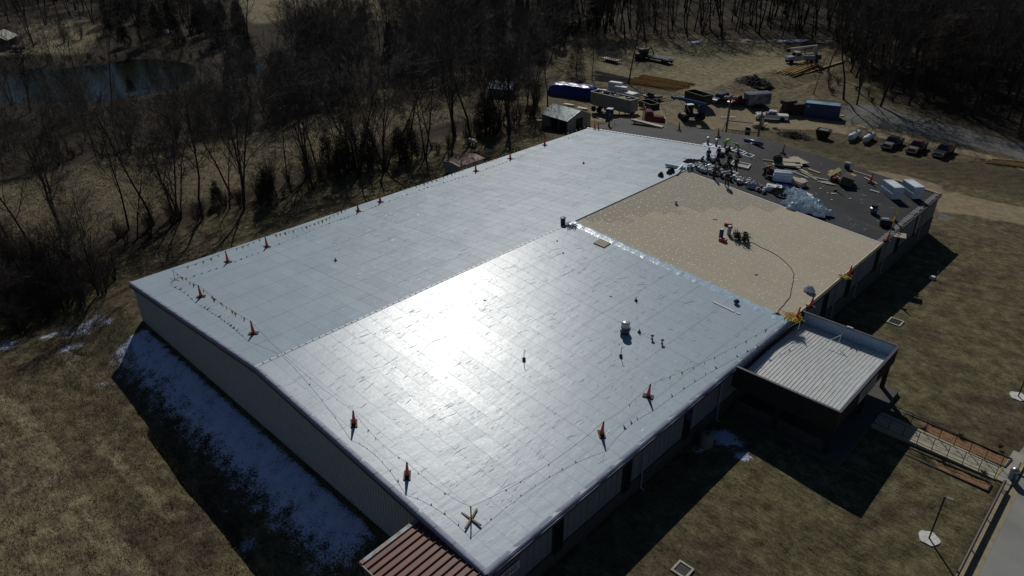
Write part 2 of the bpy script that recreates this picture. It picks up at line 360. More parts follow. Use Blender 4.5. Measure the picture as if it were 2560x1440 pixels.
# ================================================================ THE WAREHOUSE
def membrane(name, base, rlo, rhi, tilt, wr, offs=0.0, dirt=.1, spec=.5, var=.07, jd=.03, rough=1.0, laps=1.0):
    m = bpy.data.materials.new(name); m.use_nodes = True; nt = m.node_tree; N = nt.nodes; L = nt.links.new; b = N["Principled BSDF"]
    tc = N.new("ShaderNodeTexCoord"); sx = N.new("ShaderNodeSeparateXYZ"); L(tc.outputs["Object"], sx.inputs[0])
    def mt(op, a, c=None):
        n = N.new("ShaderNodeMath"); n.operation = op
        for i, q in enumerate((a, c)):
            if q is None: continue
            if isinstance(q, (int, float)): n.inputs[i].default_value = q
            else: L(q, n.inputs[i])
        return n.outputs[0]
    row = mt('FLOOR', mt('DIVIDE', sx.outputs[1], 1.22)); xo = mt('ADD', mt('DIVIDE', sx.outputs[0], 2.44), mt('MULTIPLY', mt('MODULO', row, 2.0), .5))
    cx = N.new("ShaderNodeCombineXYZ"); L(mt('FLOOR', xo), cx.inputs[0]); L(row, cx.inputs[1])
    wnz = N.new("ShaderNodeTexWhiteNoise"); wnz.noise_dimensions = '2D'; L(cx.outputs[0], wnz.inputs["Vector"])
    sh = N.new("ShaderNodeCombineXYZ"); L(mt('FLOOR', mt('DIVIDE', sx.outputs[0], 3.05)), sh.inputs[0])
    wn2 = N.new("ShaderNodeTexWhiteNoise"); wn2.noise_dimensions = '2D'; L(sh.outputs[0], wn2.inputs["Vector"])
    # board joints and the long laps of the sheet
    fy = mt('ABSOLUTE', mt('SUBTRACT', mt('FRACT', mt('DIVIDE', sx.outputs[1], 1.22)), .5)); jy = mt('GREATER_THAN', fy, .478)
    fx = mt('ABSOLUTE', mt('SUBTRACT', mt('FRACT', xo), .5)); jx = mt('GREATER_THAN', fx, .488)
    fl = mt('FRACT', mt('DIVIDE', sx.outputs[0], 3.05)); lap = mt('LESS_THAN', fl, .05); lape = mt('LESS_THAN', fl, .012)
    fl2 = mt('FRACT', mt('DIVIDE', sx.outputs[1], 12.2)); lap2 = mt('LESS_THAN', fl2, .007)
    n1 = N.new("ShaderNodeTexNoise"); n1.inputs["Scale"].default_value = .35; n1.inputs["Detail"].default_value = 6; L(tc.outputs["Object"], n1.inputs["Vector"])
    n2 = N.new("ShaderNodeTexNoise"); n2.inputs["Scale"].default_value = 5; n2.inputs["Detail"].default_value = 6; L(tc.outputs["Object"], n2.inputs["Vector"])
    mpg = N.new("ShaderNodeMapping"); mpg.inputs["Scale"].default_value = (1.6, .55, 1); L(tc.outputs["Object"], mpg.inputs[0])
    n3 = N.new("ShaderNodeTexNoise"); n3.inputs["Scale"].default_value = 1.0; n3.inputs["Detail"].default_value = 3; L(mpg.outputs[0], n3.inputs["Vector"])
    mps = N.new("ShaderNodeMapping"); mps.inputs["Scale"].default_value = (7, .9, 1); mps.inputs["Rotation"].default_value = (0, 0, R(6)); L(tc.outputs["Object"], mps.inputs[0])
    n4 = N.new("ShaderNodeTexNoise"); n4.inputs["Scale"].default_value = 1.0; n4.inputs["Detail"].default_value = 3; L(mps.outputs[0], n4.inputs["Vector"])
    wrk = mt('MULTIPLY', mt('MAXIMUM', mt('SUBTRACT', n4.outputs["Fac"], .66), 0.0), wr)
    rp = N.new("ShaderNodeValToRGB"); rp.color_ramp.elements[0].position = .3; rp.color_ramp.elements[1].position = .72
    rp.color_ramp.elements[0].color = (*[q * (1 - dirt) for q in base], 1); rp.color_ramp.elements[1].color = (*base, 1)
    L(mt('ADD', mt('MULTIPLY', n1.outputs["Fac"], .6), mt('MULTIPLY', n2.outputs["Fac"], .4)), rp.inputs["Fac"])
    val = mt('SUBTRACT', mt('SUBTRACT', mt('ADD', 1 - var / 2, mt('MULTIPLY', wnz.outputs["Value"], var)), mt('MULTIPLY', mt('MAXIMUM', jy, jx), jd)), mt('ADD', mt('MULTIPLY', lape, .22 * laps), mt('ADD', mt('MULTIPLY', lap, .08 * laps), mt('MULTIPLY', lap2, .16 * laps))))
    hs = N.new("ShaderNodeHueSaturation"); L(val, hs.inputs["Value"]); L(rp.outputs[0], hs.inputs["Color"]); L(hs.outputs[0], b.inputs["Base Color"])
    rr = mt('ADD', mt('ADD', rlo, mt('MULTIPLY', wnz.outputs["Value"], rhi - rlo)), mt('MULTIPLY', mt('SUBTRACT', n2.outputs["Fac"], .5), .12))
    L(rr, b.inputs["Roughness"]); b.inputs["Specular IOR Level"].default_value = spec
    # every board lies at its own slight tilt
    vs = N.new("ShaderNodeVectorMath"); vs.operation = 'SUBTRACT'; L(wnz.outputs["Color"], vs.inputs[0]); vs.inputs[1].default_value = (.5, .5, .5)
    vm = N.new("ShaderNodeVectorMath"); vm.operation = 'MULTIPLY'; L(vs.outputs[0], vm.inputs[0]); vm.inputs[1].default_value = (tilt, tilt, 0)
    hgt = mt('ADD', mt('ADD', mt('MULTIPLY', n3.outputs["Fac"], .013 * rough), mt('MULTIPLY', n2.outputs["Fac"], .003)), mt('ADD', mt('MULTIPLY', jy, .006), mt('ADD', wrk, mt('MULTIPLY', lap, .008 * laps))))
    bp = N.new("ShaderNodeBump"); bp.inputs["Strength"].default_value = 1; bp.inputs["Distance"].default_value = 1; L(hgt, bp.inputs["Height"])
    va = N.new("ShaderNodeVectorMath"); va.operation = 'ADD'; L(bp.outputs[0], va.inputs[0]); L(vm.outputs[0], va.inputs[1])
    vn = N.new("ShaderNodeVectorMath"); vn.operation = 'NORMALIZE'; L(va.outputs[0], vn.inputs[0]); L(vn.outputs[0], b.inputs["Normal"])
    return m
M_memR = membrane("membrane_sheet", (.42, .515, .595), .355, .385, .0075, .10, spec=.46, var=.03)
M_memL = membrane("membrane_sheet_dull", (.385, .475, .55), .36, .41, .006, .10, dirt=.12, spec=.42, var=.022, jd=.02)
M_old = mat("old_black_roof", (.015, .017, .021), .75, var=.35, scale=.35, c2=(.032, .034, .039), bump=.01, bscale=30, spec=.3)
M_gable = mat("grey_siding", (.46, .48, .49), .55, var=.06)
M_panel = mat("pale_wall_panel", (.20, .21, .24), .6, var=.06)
M_wains = mat("brown_wainscot", (.07, .06, .055), .85, var=.3, scale=3)
M_trim = mat("dark_trim", (.018, .016, .016), .6)
M_fascia = mat("fascia_shade_blue", (.07, .08, .13), .5)  # dark blue paints in the shade on fascia and gutter

wh = thing("warehouse", "huge low warehouse with a shallow gabled roof being re-covered in white sheet and tan board", "warehouse", (XM, YN, 0))
def L2(p): return Vector((p[0] - XM, p[1] - YN, p[2]))
def wbox(mb, x0, x1, y0, y1, z0, z1): return mb.box(((x0 + x1) / 2 - XM, (y0 + y1) / 2 - YN, (z0 + z1) / 2), (x1 - x0, y1 - y0, z1 - z0))
def slab(mb, x0, x1, y0, y1, lo, hi):
    """a slab lying on one roof slope, lo..hi above the deck"""
    vs = [L2((x, y, roof_z(x) + t)) for t in (lo, hi) for x, y in ((x0, y0), (x1, y0), (x1, y1), (x0, y1))]
    return mb.add(vs, [(3, 2, 1, 0), (4, 5, 6, 7), (0, 1, 5, 4), (1, 2, 6, 5), (2, 3, 7, 6), (3, 0, 4, 7)])
# walls: gable end with vertical ribs, side wall of flat panels
m = MB(); T = .12
def gable(y0, y1): return [(XL - XM + .1, -2.5), (XR - XM - .1, -2.5), (XR - XM - .1, EAVE - .02), (0, RIDGE - .02), (XL - XM + .1, EAVE - .02)]
m.prism(gable(0, 0), T, .4, 'Y')
x = XL + .25
while x < XR - .2:
    m.box((x - XM, T - .02, (roof_z(x) - 2.5) / 2 - .05), (.09, .05, roof_z(x) + 2.5 - .12)); x += .305
m.build("gable_wall", M_gable, wh)
m = MB(); m.prism(gable(0, 0), YF - YN - .4, YF - YN - T, 'Y'); m.build("far_gable_wall", M_gable, wh)
m = MB(); wbox(m, XL + .1, XL + .35, YN + .45, YF - .45, -3, EAVE - .02); m.build("west_wall", M_gable, wh)
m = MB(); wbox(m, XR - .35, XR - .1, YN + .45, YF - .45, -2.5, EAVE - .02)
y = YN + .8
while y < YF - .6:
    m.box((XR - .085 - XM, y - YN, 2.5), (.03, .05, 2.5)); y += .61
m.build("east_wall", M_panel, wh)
m = MB(); y0 = YN + .45
wbox(m, XR - .1, XR - .02, YN + .45, YF - .45, -2.5, 1.15); wbox(m, XR - .1, XR + .01, YN + .45, YF - .45, 1.15, 1.22)
m.build("wainscot", M_wains, wh)
for yy in (30.9, 38.2, 61.7, 67.2, 74.5, 80.5, 86.5, 24.0):
    m = MB(); wbox(m, XR - .1, XR + .03, yy - .45, yy + .45, .9, 3.62); w_ = m.build("window", M_trim, wh)
    m = MB(); wbox(m, XR + .03, XR + .036, yy - .34, yy + .34, 1.05, 3.5); m.build("pane", M_glass, w_)
for yy in (32.6, 42.6, 63.7, 69.2, 76.4, 88.0):
    m = MB().tube([(XR + .08 - XM, yy - YN, .1), (XR + .08 - XM, yy - YN, 3.7)], .055, 8); m.tube([(XR + .08 - XM, yy - YN, .12), (XR + .35 - XM, yy - YN, .06)], .055, 8)
    m.build("downspout", mat("downspout_white", (.3, .31, .33), .5), wh)
# roof layers
m = MB(); slab(m, XL, XM, YN, YF, -.10, 0); slab(m, XM, XR, YN, YF, -.10, 0); m.build("old_roof", M_old, wh)
rnd = random.Random(5)
def wrinkles(mb, x0, x1, y0, y1, n, hi):
    """low folds standing up in the loose sheet"""
    cl = []
    for i in range(n):
        if i % 3 == 0: cl = [(rnd.uniform(x0 + 1, x1 - 1), rnd.uniform(y0 + 1, y1 - 1))]
        cx, cy = cl[0]; cx += rnd.gauss(0, .5); cy += rnd.gauss(0, .9)
        if not (x0 + .3 < cx < x1 - .3 and y0 + 1 < cy < y1 - 1): continue
        Lh = rnd.uniform(.12, .5) * (2.2 if rnd.random() < .14 else 1); a = rnd.gauss(0, .16) + (rnd.uniform(-1.3, 1.3) if rnd.random() < .12 else 0)
        w = rnd.uniform(.018, .04); h = rnd.uniform(.010, .026); b = rnd.gauss(0, .10); z0 = roof_z(cx) + hi - .004
        sg = 5; vs = []; fs = []
        for k in range(sg + 1):
            t = k / sg * 2 - 1; px = cx + math.sin(a) * t * Lh + b * (1 - t * t) * .8; py = cy + math.cos(a) * t * Lh; e = max(0.02, 1 - t * t) ** .7
            if not x0 < px < x1: break
            zz = roof_z(px) + hi - .004
            for q, zq in ((-w * e, 0), (0, h * e), (w * e, 0)): vs.append(L2((px + q, py, zz + zq)))
        else:
            for k in range(sg):
                for j in (0, 1): fs.append((k * 3 + j, k * 3 + j + 1, k * 3 + j + 4, k * 3 + j + 3))
            mb.add(vs, fs)
m = MB(); slab(m, XM + .06, XR - .02, YN - .02, YS1, .004, .12); slab(m, XM - .1, XM + .06, YN - .02, YS1, .004, .117); wrinkles(m, XM + .3, XR - .3, YN + .5, YS1 - .8, 380, .12)
m.build("new_membrane", M_memR, wh)
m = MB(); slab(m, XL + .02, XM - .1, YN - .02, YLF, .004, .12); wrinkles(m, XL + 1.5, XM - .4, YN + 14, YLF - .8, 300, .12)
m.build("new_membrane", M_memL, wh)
m = MB()
for k in range(60):       # loose rolled edge of the sheet along ridge and far cut
    y = YN + k * (YS1 - YN) / 60; m.box(L2((XM - .1, y + .3, roof_z(XM) + .115 + .008)), (.22 + rnd.uniform(-.05, .05), .66, .016))
m.build("ridge_edge", mat("sheet_edge_white", (.50, .56, .62), .5, var=.08), wh); m = MB()
x = XL + .2
while x < XM + .5:
    m.box(L2((x, YLF - .05 + rnd.uniform(-.03, .03), roof_z(x) + .15)), (.64, .28, .07)); x += .6
m.build("sheet_edge", mat("cut_edge_white", (.80, .83, .86), .5, var=.08), wh)
# turned-down sheet along the near gable and eaves
m = MB(); n = 180
for x0_, x1_, s in ((XL, XM, 1), (XM, XR, 1)):
    for k in range(n // 2):
        a = x0_ + (x1_ - x0_) * k / (n // 2); b = x0_ + (x1_ - x0_) * (k + 1) / (n // 2)
        for yy, w, zt in ((YN - .03, .16, .155 + .012 * math.sin(k * .9) + .008 * math.sin(k * 2.1)),):
            vs = [L2((xx, y_, roof_z(xx) + zz)) for xx in (a, b) for y_, zz in ((yy - .12, -.12), (yy - .11, zt - .05), (yy - .02, zt), (yy + w, zt - .02), (yy + w + .08, .121))]
            m.add(vs, [(i, i + 1, i + 6, i + 5) for i in range(4)])
m.build("gable_edge_sheet", mat("edge_sheet", (.27, .30, .40), .6, var=.1), wh, smooth=True)
m = MB()
for x0_, x1_ in ((XL, XM), (XM, XR)):
    vs = [L2((xx, y_, roof_z(xx) + zz)) for xx in (x0_, x1_) for y_, zz in ((YN - .14, -.42), (YN - .14, -.125), (YN + .1, -.125), (YN + .1, -.42))]
    m.add(vs, [(0, 1, 5, 4), (1, 2, 6, 5), (2, 3, 7, 6), (3, 0, 4, 7), (0, 3, 2, 1), (4, 5, 6, 7)])
m.build("gable_fascia", M_fascia, wh)
m = MB()
for k in range(80):
    a = YN + (YS1 - YN) * k / 80; b = YN + (YS1 - YN) * (k + 1) / 80; q = .03 * math.sin(k * .9) + .02 * math.sin(k * 2.3); q2 = .03 * math.sin(k * .9 + .9) + .02 * math.sin(k * 2.3 + 2.3)
    vs = [L2((xx, yy, zz)) for yy, j in ((a, q), (b, q2)) for xx, zz in ((XR - .28, roof_z(XR - .28) + .121), (XR - .08 + j * .5, EAVE + .145 + j * .5), (XR + .05 + j * .5, EAVE + .09), (XR + .12, EAVE - .02))]
    m.add(vs, [(i, i + 1, i + 5, i + 4) for i in range(3)])
m.build("eave_edge_sheet", mat("edge_sheet", (.5, .52, .6)), wh, smooth=True)
m = MB(); wbox(m, XR - .05, XR + .17, YN + .02, 44.4, EAVE - .28, EAVE - .03); wbox(m, XR - .05, XR + .12, 56.3, YF, EAVE - .30, EAVE - .03)
m.build("gutter", M_fascia, wh)
m = MB(); wbox(m, XR - .03, XR + .03, YN + .03, 44.4, EAVE - .36, EAVE - .30); m.build("gutter_lip", mat("pale_lip", (.5, .48, .44), .5), wh)
m = MB(); wbox(m, XL - .12, XL + .05, YN + .02, YF, EAVE - .28, EAVE - .03); m.build("gutter", M_trim, wh)
# tan cover board, darker first boards, fastener plates
M_cb = membrane("cover_board", (.52, .46, .355), .85, .92, 0.0, 0.0, dirt=.10, spec=.2, var=.04, jd=.09, rough=.2, laps=.0)
m = MB(); slab(m, XM + .08, XR - .12, YS1 + .3, YS2, .004, .085); m.build("cover_board", M_cb, wh)
m = MB(); st = []
yb = YS1 + 3.0; rows = [(YS2 - 1.22 * (k + 1), YS2 - 1.22 * k) for k in range(16)]
ext = [12.2, 12.2, 9.8, 9.8, 8.5, 7.3, 7.3, 4.9, 6.1, 4.9, 3.7, 3.7, 2.4, 3.7, 2.4, 1.2]
for (a, b), e in zip(rows, ext): slab(m, XM + .1, XM + .1 + e, a + .004, b - .002, .088, .094)
m.build("darker_cover_board", mat("cover_board_grey", (.36, .325, .25), .85, var=.04), wh)
m = MB(); y = YS1 + .6; rr = random.Random(8)
while y < YS2 - .2:
    x = XM + .5
    while x < XR - .4:
        e = next((e for (a, b), e in zip(rows, ext) if a <= y < b), 0)
        z = roof_z(x) + (.099 if x < XM + .1 + e + .1 else .090)
        px, py = x + rr.uniform(-.27, .27), y + rr.uniform(-.27, .27)
        if rr.random() < .9:
            r_ = rr.uniform(.05, .08); vs = [L2((px + r_ * math.cos(t), py + r_ * math.sin(t), z - SLOPE * abs(px - XM) + SLOPE * abs(x - XM))) for t in (i * math.pi / 3 for i in range(6))]
            m.add(vs, [(0, 1, 2, 3, 4, 5)])
        x += .62
    y += .62
tag(m.build("fastener_plate", mat("plate_white", (.74, .73, .66), .5), wh), kind='stuff')
m = MB(); x = XM + .08
while x < XR - .3:          # metal angle along the cut edge above the old roof
    slab(m, x, min(x + 3, XR - .15), YS2, YS2 + .11, .02, .10); x += 3.0
m.build("edge_strip", mat("edge_strip_white", (.8, .78, .82), .5), wh)
m = MB(); wbox(m, XR - .12, XR + .02, YS1 + .3, YS2 + .4, EAVE + .01, EAVE + .12); m.build("eave_timber", M_palewood, wh)
m = MB(); wbox(m, XR + .02, XR + .16, 56.2, YF, EAVE - .02, EAVE + .04); m.build("eave_flashing", M_trim, wh)
# pale blue lap strip where new sheet meets the board
m = MB(); K = 70
for k in range(K):
    a = XM + (XR - XM) * k / K; b = XM + (XR - XM) * (k + 1) / K
    def row_(xx, kk): 
        j = .05 * math.sin(kk * 1.1) + .03 * math.sin(kk * 2.7)
        return [(xx, YS1 - .62 + j, roof_z(xx) + .125), (xx, YS1 - .3, roof_z(xx) + .15 + abs(j) * .5), (xx, YS1 + .05, roof_z(xx) + .165 - j * .3), (xx, YS1 + .28 + j * .6, roof_z(xx) + .20 + j * .5), (xx, YS1 + .42 + j, roof_z(xx) + .09)]
    vs = [L2(p) for p in row_(a, k) + row_(b, k + 1)]; m.add(vs, [(i, i + 1, i + 6, i + 5) for i in range(4)])
m.build("lap_strip", mat("lap_strip_blue", (.42, .56, .68), .3, var=.15, scale=3, bump=.02, bscale=6), wh, smooth=True)
# torn old flashing along the far right eave and slatted timber at the far corner
m = MB(); y = YS2 + .5
while y < YF - .3:
    m.box(L2((XR - .35 + rnd.uniform(-.06, .06), y, EAVE + .06)), (.55 + rnd.uniform(-.15, .15), .34, .05), rot=Matrix.Rotation(rnd.uniform(-.12, .12), 3, 'X')); y += .3
m.build("torn_flashing", mat("torn_grey", (.12, .125, .13), .7, var=.4, scale=4), wh)
m = MB(); x = -24.5
while x < XR - .1: m.box(L2((x, YF - .15, roof_z(x) + .06)), (.17, .5, .1)); x += .27
m.build("slatted_timber", mat("slat_wood", (.42, .35, .2), .7), wh)
# chalk marks and scuffs left on the old roof
m = MB()
def chalk(u0, v0, u1, v1, w=.05):
    a = roof(u0, v0, .006); b = roof(u1, v1, .006); d = (b - a).normalized(); s = Vector((-d.y, d.x, 0)) * w / 2
    q = [a - s, b - s, b + s, a + s]; m.add([L2((p.x, p.y, roof_z(p.x) + .006)) for p in q], [(0, 1, 2, 3)])
for c_ in ((2128, 571, 2139, 559), (2139, 559, 2150, 562), (2157, 571, 2170, 572), (2160, 576, 2166, 570), (2125, 545, 2215, 580), (2120, 540, 2128, 550), (2110, 538, 2120, 543)): chalk(*c_)
for k in range(140):
    px, py = rr.uniform(XL + 2, XR - 1), rr.uniform(YS2 + .5, YF - 1)
    if px < XM and py < YLF + .3: continue
    s = rr.uniform(.03, .13); a = rr.uniform(0, 3)
    vs = [L2((px + s * math.cos(a + t) * (1.8 if i % 2 else 1), py + s * math.sin(a + t), roof_z(px + s * math.cos(a + t) * (1.8 if i % 2 else 1)) + .009)) for i, t in enumerate((0, 1.5, 3.1, 4.6))]
    m.add(vs, [(0, 1, 2, 3)])
tag(m.build("scuff_mark", mat("chalk_grey", (.17, .18, .17), .9, var=.4), wh), kind='stuff')
# receiving sign on the side wall
def text_mesh(s, size, name, m_, parent, M, ext=.01):
    cu = bpy.data.curves.new(name, 'FONT'); cu.body = s; cu.size = size; cu.extrude = ext; cu.align_x = 'CENTER'; cu.align_y = 'CENTER'
    ob = bpy.data.objects.new(name, cu); col.objects.link(ob); dg = bpy.context.evaluated_depsgraph_get()
    me = bpy.data.meshes.new_from_object(ob.evaluated_get(dg)); bpy.data.objects.remove(ob); bpy.data.curves.remove(cu)
    me.transform(M); me.materials.clear(); me.materials.append(m_); return link(name, me, parent)
p = at_x(1286, 1408, XR); sg = MB(); yc, zc = p[1] - 1.05, p[2] - .35
sg.box((XR + .0 - XM, yc - YN, zc), (.05, 2.9, .62)); so = sg.build("sign", mat("sign_plate", (.55, .53, .55), .5), wh)
text_mesh("RECEIVING", .5, "lettering", mat("sign_black", (.02, .02, .02), .5), so, Matrix.Translation((XR + .032 - XM, yc - YN, zc)) @ Matrix.Rotation(R(90), 4, 'Z') @ Matrix.Rotation(R(90), 4, 'X') @ Matrix.Scale(1.0, 4), .006)

# ================================================================ ENTRANCE CANOPY, LOADING CANOPY, WALK, DRIVE
cx0, cx1, cy0, cy1 = -19.0, -11.2, 44.62, 56.1
cn = thing("entrance_canopy", "flat canopy with dark parapet and ribbed metal roof on the long side of the warehouse", "canopy", (cx0, cy0, 0))
def cb(mb, x0, x1, y0, y1, z0, z1): return mb.box(((x0 + x1) / 2 - cx0, (y0 + y1) / 2 - cy0, (z0 + z1) / 2), (x1 - x0, y1 - y0, z1 - z0))
M_par = mat("parapet_brown", (.030, .026, .024), .6, var=.15)
m = MB(); cb(m, cx0 - .35, cx1, cy0, cy0 + .1, 2.15, 4.0); cb(m, cx1 - .1, cx1, cy0 + .1, cy1 - .1, 2.55, 4.0); cb(m, cx0 - .25, cx1, cy1 - .1, cy1, 2.55, 4.0)
z = 0; x = cx0 + .3
while x < cx1 - .1: m.box((x - cx0, -.015, 3.05), (.04, .03, 1.75)); x += .3
y = cy0 + .3
while y < cy1 - .1: m.box((cx1 - cx0 + .015, y - cy0, 3.25), (.03, .04, 1.35)); y += .3
m.build("parapet", M_par, cn)
m = MB(); cb(m, cx0 - .4, cx1 + .06, cy0 - .06, cy0 + .14, 4.0, 4.06); cb(m, cx1 - .14, cx1 + .06, cy0 + .14, cy1 - .14, 4.0, 4.06); cb(m, cx0 - .3, cx1 + .06, cy1 - .14, cy1 + .06, 4.0, 4.06)
m.build("parapet_cap", mat("cap_plum", (.075, .065, .085), .45), cn)
m = MB(); cb(m, cx0 + .1, cx1 - .12, cy1 - .13, cy1 - .105, 2.8, 3.98); cb(m, cx1 - .125, cx1 - .105, cy0 + .1, cy1 - .14, 2.8, 3.98)
x = cx0 + .4
while x < cx1 - .2: m.box((x - cx0, cy1 - .14 - cy0, 3.40), (.05, .03, 1.14)); x += .33
m.build("parapet_lining", mat("lining_blue", (.30, .42, .55), .4, var=.08), cn)
# ribbed roof, gently crowned in the middle
def crz(y): t = (y - cy0) / (cy1 - cy0); return 2.92 + .30 * math.exp(-((t - .45) / .22) ** 2) * .55 + .10 * (1 - abs(t - .45) * 1.6)
m = MB(); x = cx0 + .05; prof = []
while x < cx1 - .35:
    prof += [(x, 0), (x + .20, 0), (x + .23, .045), (x + .26, .045)]; x += .29
prof.append((cx1 - .12, 0)); K = 22; vs = []; fs = []
for k in range(K + 1):
    y = cy0 + .1 + (cy1 - cy0 - .24) * k / K
    for px, dz in prof: vs.append((px - cx0, y - cy0, crz(y) + dz))
n = len(prof)
for k in range(K):
    for i in range(n - 1): fs.append((k * n + i, k * n + i + 1, (k + 1) * n + i + 1, (k + 1) * n + i))
m.add(vs, fs); o = m.build("metal_roof", mat("ribbed_metal", (.62, .63, .61), .30, .15, var=.1, scale=2.5, c2=(.74, .75, .73), mapscale=(3, .4, 1)), cn)
md = o.modifiers.new("t", 'SOLIDIFY'); md.thickness = .03; md.offset = -1
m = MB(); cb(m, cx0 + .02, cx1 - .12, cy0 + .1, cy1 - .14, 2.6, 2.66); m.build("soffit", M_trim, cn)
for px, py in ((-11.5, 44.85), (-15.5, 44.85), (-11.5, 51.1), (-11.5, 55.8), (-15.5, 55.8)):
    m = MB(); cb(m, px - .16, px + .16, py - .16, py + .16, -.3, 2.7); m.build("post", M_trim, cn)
# low half-walls on the near side, inside the shade
m = MB(); cb(m, cx0 + .2, -11.7, 44.8, 44.92, 0.0, 1.0); m.build("half_wall", M_wains, cn)
for (u, v), (u2, v2) in (((2097, 856), (2112, 832)), ((1995, 822), (2012, 795))):
    q = at_z(u, v, 3.42); m = MB().tube([Vector((q[0] - cx0, q[1] - cy0, 3.38)), Vector((q[0] - cx0 + .02, q[1] - cy0 + .1, 4.3))], .035, 6); m.tube([Vector((q[0] - cx0, q[1] - cy0, 4.1)), Vector((q[0] - cx0 - .8, q[1] - cy0 - .6, 3.4))], .03, 5)
    m.build("vent_pipe", M_steel, cn)
# sign on the outer face
m = MB(); m.box((cx1 - cx0 + .05, 49.9 - cy0, 3.28), (.06, 3.3, 1.15)); sg = m.build("sign", mat("canopy_sign", (.30, .31, .31), .5), cn)
m = MB()
for k, (w, z) in enumerate(((2.5, 3.5), (2.1, 3.22), (1.5, 2.98))):
    yy = 49.9 - w / 2
    while yy < 49.9 + w / 2:
        l = rnd.uniform(.08, .2); m.box((cx1 - cx0 + .084, yy + l / 2 - cy0, z), (.006, l, .12)); yy += l + .07
m.build("lettering", mat("sign_ink", (.06, .065, .07), .5), sg)
m = MB()
for zz in (2.70, 3.86): m.box((cx1 - cx0 + .055, 49.9 - cy0, zz), (.08, 3.36, .05))
m.build("sign_frame", M_par, sg)
# pale security lamp on the far parapet
m = MB().box((3.9, cy1 - cy0 - .04, 4.12), (.5, .1, .1)); m.tube([(3.7, cy1 - cy0 - .1, 4.1), (3.65, cy1 - cy0 - .3, 4.22)], .06, 6); m.tube([(4.1, cy1 - cy0 - .1, 4.1), (4.15, cy1 - cy0 - .3, 4.22)], .06, 6)
m.build("floodlight", M_white, cn)

gz = lambda x, y: float(H(x, y))
o = MB().prism([(-19.05, 44.3), (-10.3, 44.3), (-10.3, 56.3), (-19.05, 56.3)], -.8, .06).build("porch_slab", mat("porch_concrete_shade", (.085, .082, .075), .9, var=.15)); tag(o, kind='structure')  # concrete darkened to stand in for the shade under the canopy
# raised walk with beds either side
def ramp_z(x): return .06 - .42 * (x + 10.3) / 8.4
m = MB(); vs = []; P_ = [(-10.3, 50.45), (-1.9, 50.9), (-1.9, 52.6), (-10.3, 52.5)]
vs = [(x, y, -1.2) for x, y in P_] + [(x, y, ramp_z(x)) for x, y in P_]
m.add(vs, [(3, 2, 1, 0), (4, 5, 6, 7), (0, 1, 5, 4), (1, 2, 6, 5), (2, 3, 7, 6), (3, 0, 4, 7)])
tag(m.build("walk", mat("walk_concrete", (.40, .36, .27), .9, var=.12, scale=1.2, bump=.003)), kind='structure')
M_mulch = mat("orange_mulch", (.23, .125, .06), .95, var=.35, scale=6, bump=.03, bscale=14)
def bed(label, P, z, cat="flower bed"):
    c = (sum(p[0] for p in P) / len(P), sum(p[1] for p in P) / len(P)); t = thing("mulch_bed", label, cat, (c[0], c[1], z))
    loc = [(p[0] - c[0], p[1] - c[1]) for p in P]
    m = MB(); nn = 14; a, b, d, e = [Vector((*q, 0)) for q in loc]; vs = []; fs = []
    for i in range(nn + 1):
        for j in range(5):
            s = i / nn; r_ = j / 4; p = (a * (1 - s) + b * s) * (1 - r_) + (e * (1 - s) + d * s) * r_; vs.append((p.x, p.y, .03 * math.sin(i * 1.7 + j) + .04))
    for i in range(nn):
        for j in range(4): fs.append((i * 5 + j, (i + 1) * 5 + j, (i + 1) * 5 + j + 1, i * 5 + j + 1))
    m.add(vs, fs); m.build("mulch", M_mulch, t, smooth=True)
    m = MB()
    for i in range(4):
        m.beam((*loc[i], .02), (*loc[(i + 1) % 4], .02), .1, .22)
    m.build("edging", M_trim, t); return t
b1 = bed("long strip of orange mulch on the near side of the railed walk", [(-8.3, 49.15), (-2.0, 49.25), (-2.0, 50.25), (-8.3, 50.1)], -.42)
b2 = bed("long strip of orange mulch on the far side of the railed walk", [(-9.0, 52.6), (-1.75, 52.7), (-1.6, 54.0), (-9.0, 54.2)], -.42)
q1, q2, q3, q4 = [at_z(u, v, -.3) for u, v in ((2180, 1005), (2215, 1017), (2238, 988), (2203, 978))]
b3 = bed("small corner of orange mulch beside the far canopy post", [(p[0], p[1]) for p in (q1, q2, q3, q4)], -.3)
def dead_plant(x, y, z, label, s=.35, grp=None):
    t = thing("dry_plant", label, "plant", (x, y, z), 0, grp); m = MB(); m2 = MB()
    for k in range(46):
        a = rnd.uniform(0, 6.28); el = rnd.uniform(.3, 1.4); L_ = s * rnd.uniform(.6, 1.3); d = Vector((math.cos(a) * math.cos(el), math.sin(a) * math.cos(el), math.sin(el)))
        (m if k % 2 else m2).tube([(0, 0, 0), d * L_ * .5 + Vector((0, 0, .03)), d * L_], [.012, .01, .004], 3)
    m.build("stem", mat("dark_twig", (.03, .018, .012), .9), t); m2.build("leaves", mat("rust_leaf", (.10, .035, .02), .9), t)
for (u, v, lb) in ((2500, 1118, "dark red dried plant at the drive end of the far mulch strip"), (2458, 1181, "dark dried plant in the near mulch strip towards the drive"), (2358, 1153, "thin dried plant midway along the near mulch strip"), (2402, 1090, "grey dried plant midway along the far mulch strip"), (2310, 1072, "small dried plant in the far mulch strip next to the canopy shadow"), (2207, 1012, "dark dried plant in the small mulch corner by the canopy post")):
    p = at_z(u, v, -.3); dead_plant(p[0], p[1], -.4, lb, .45)
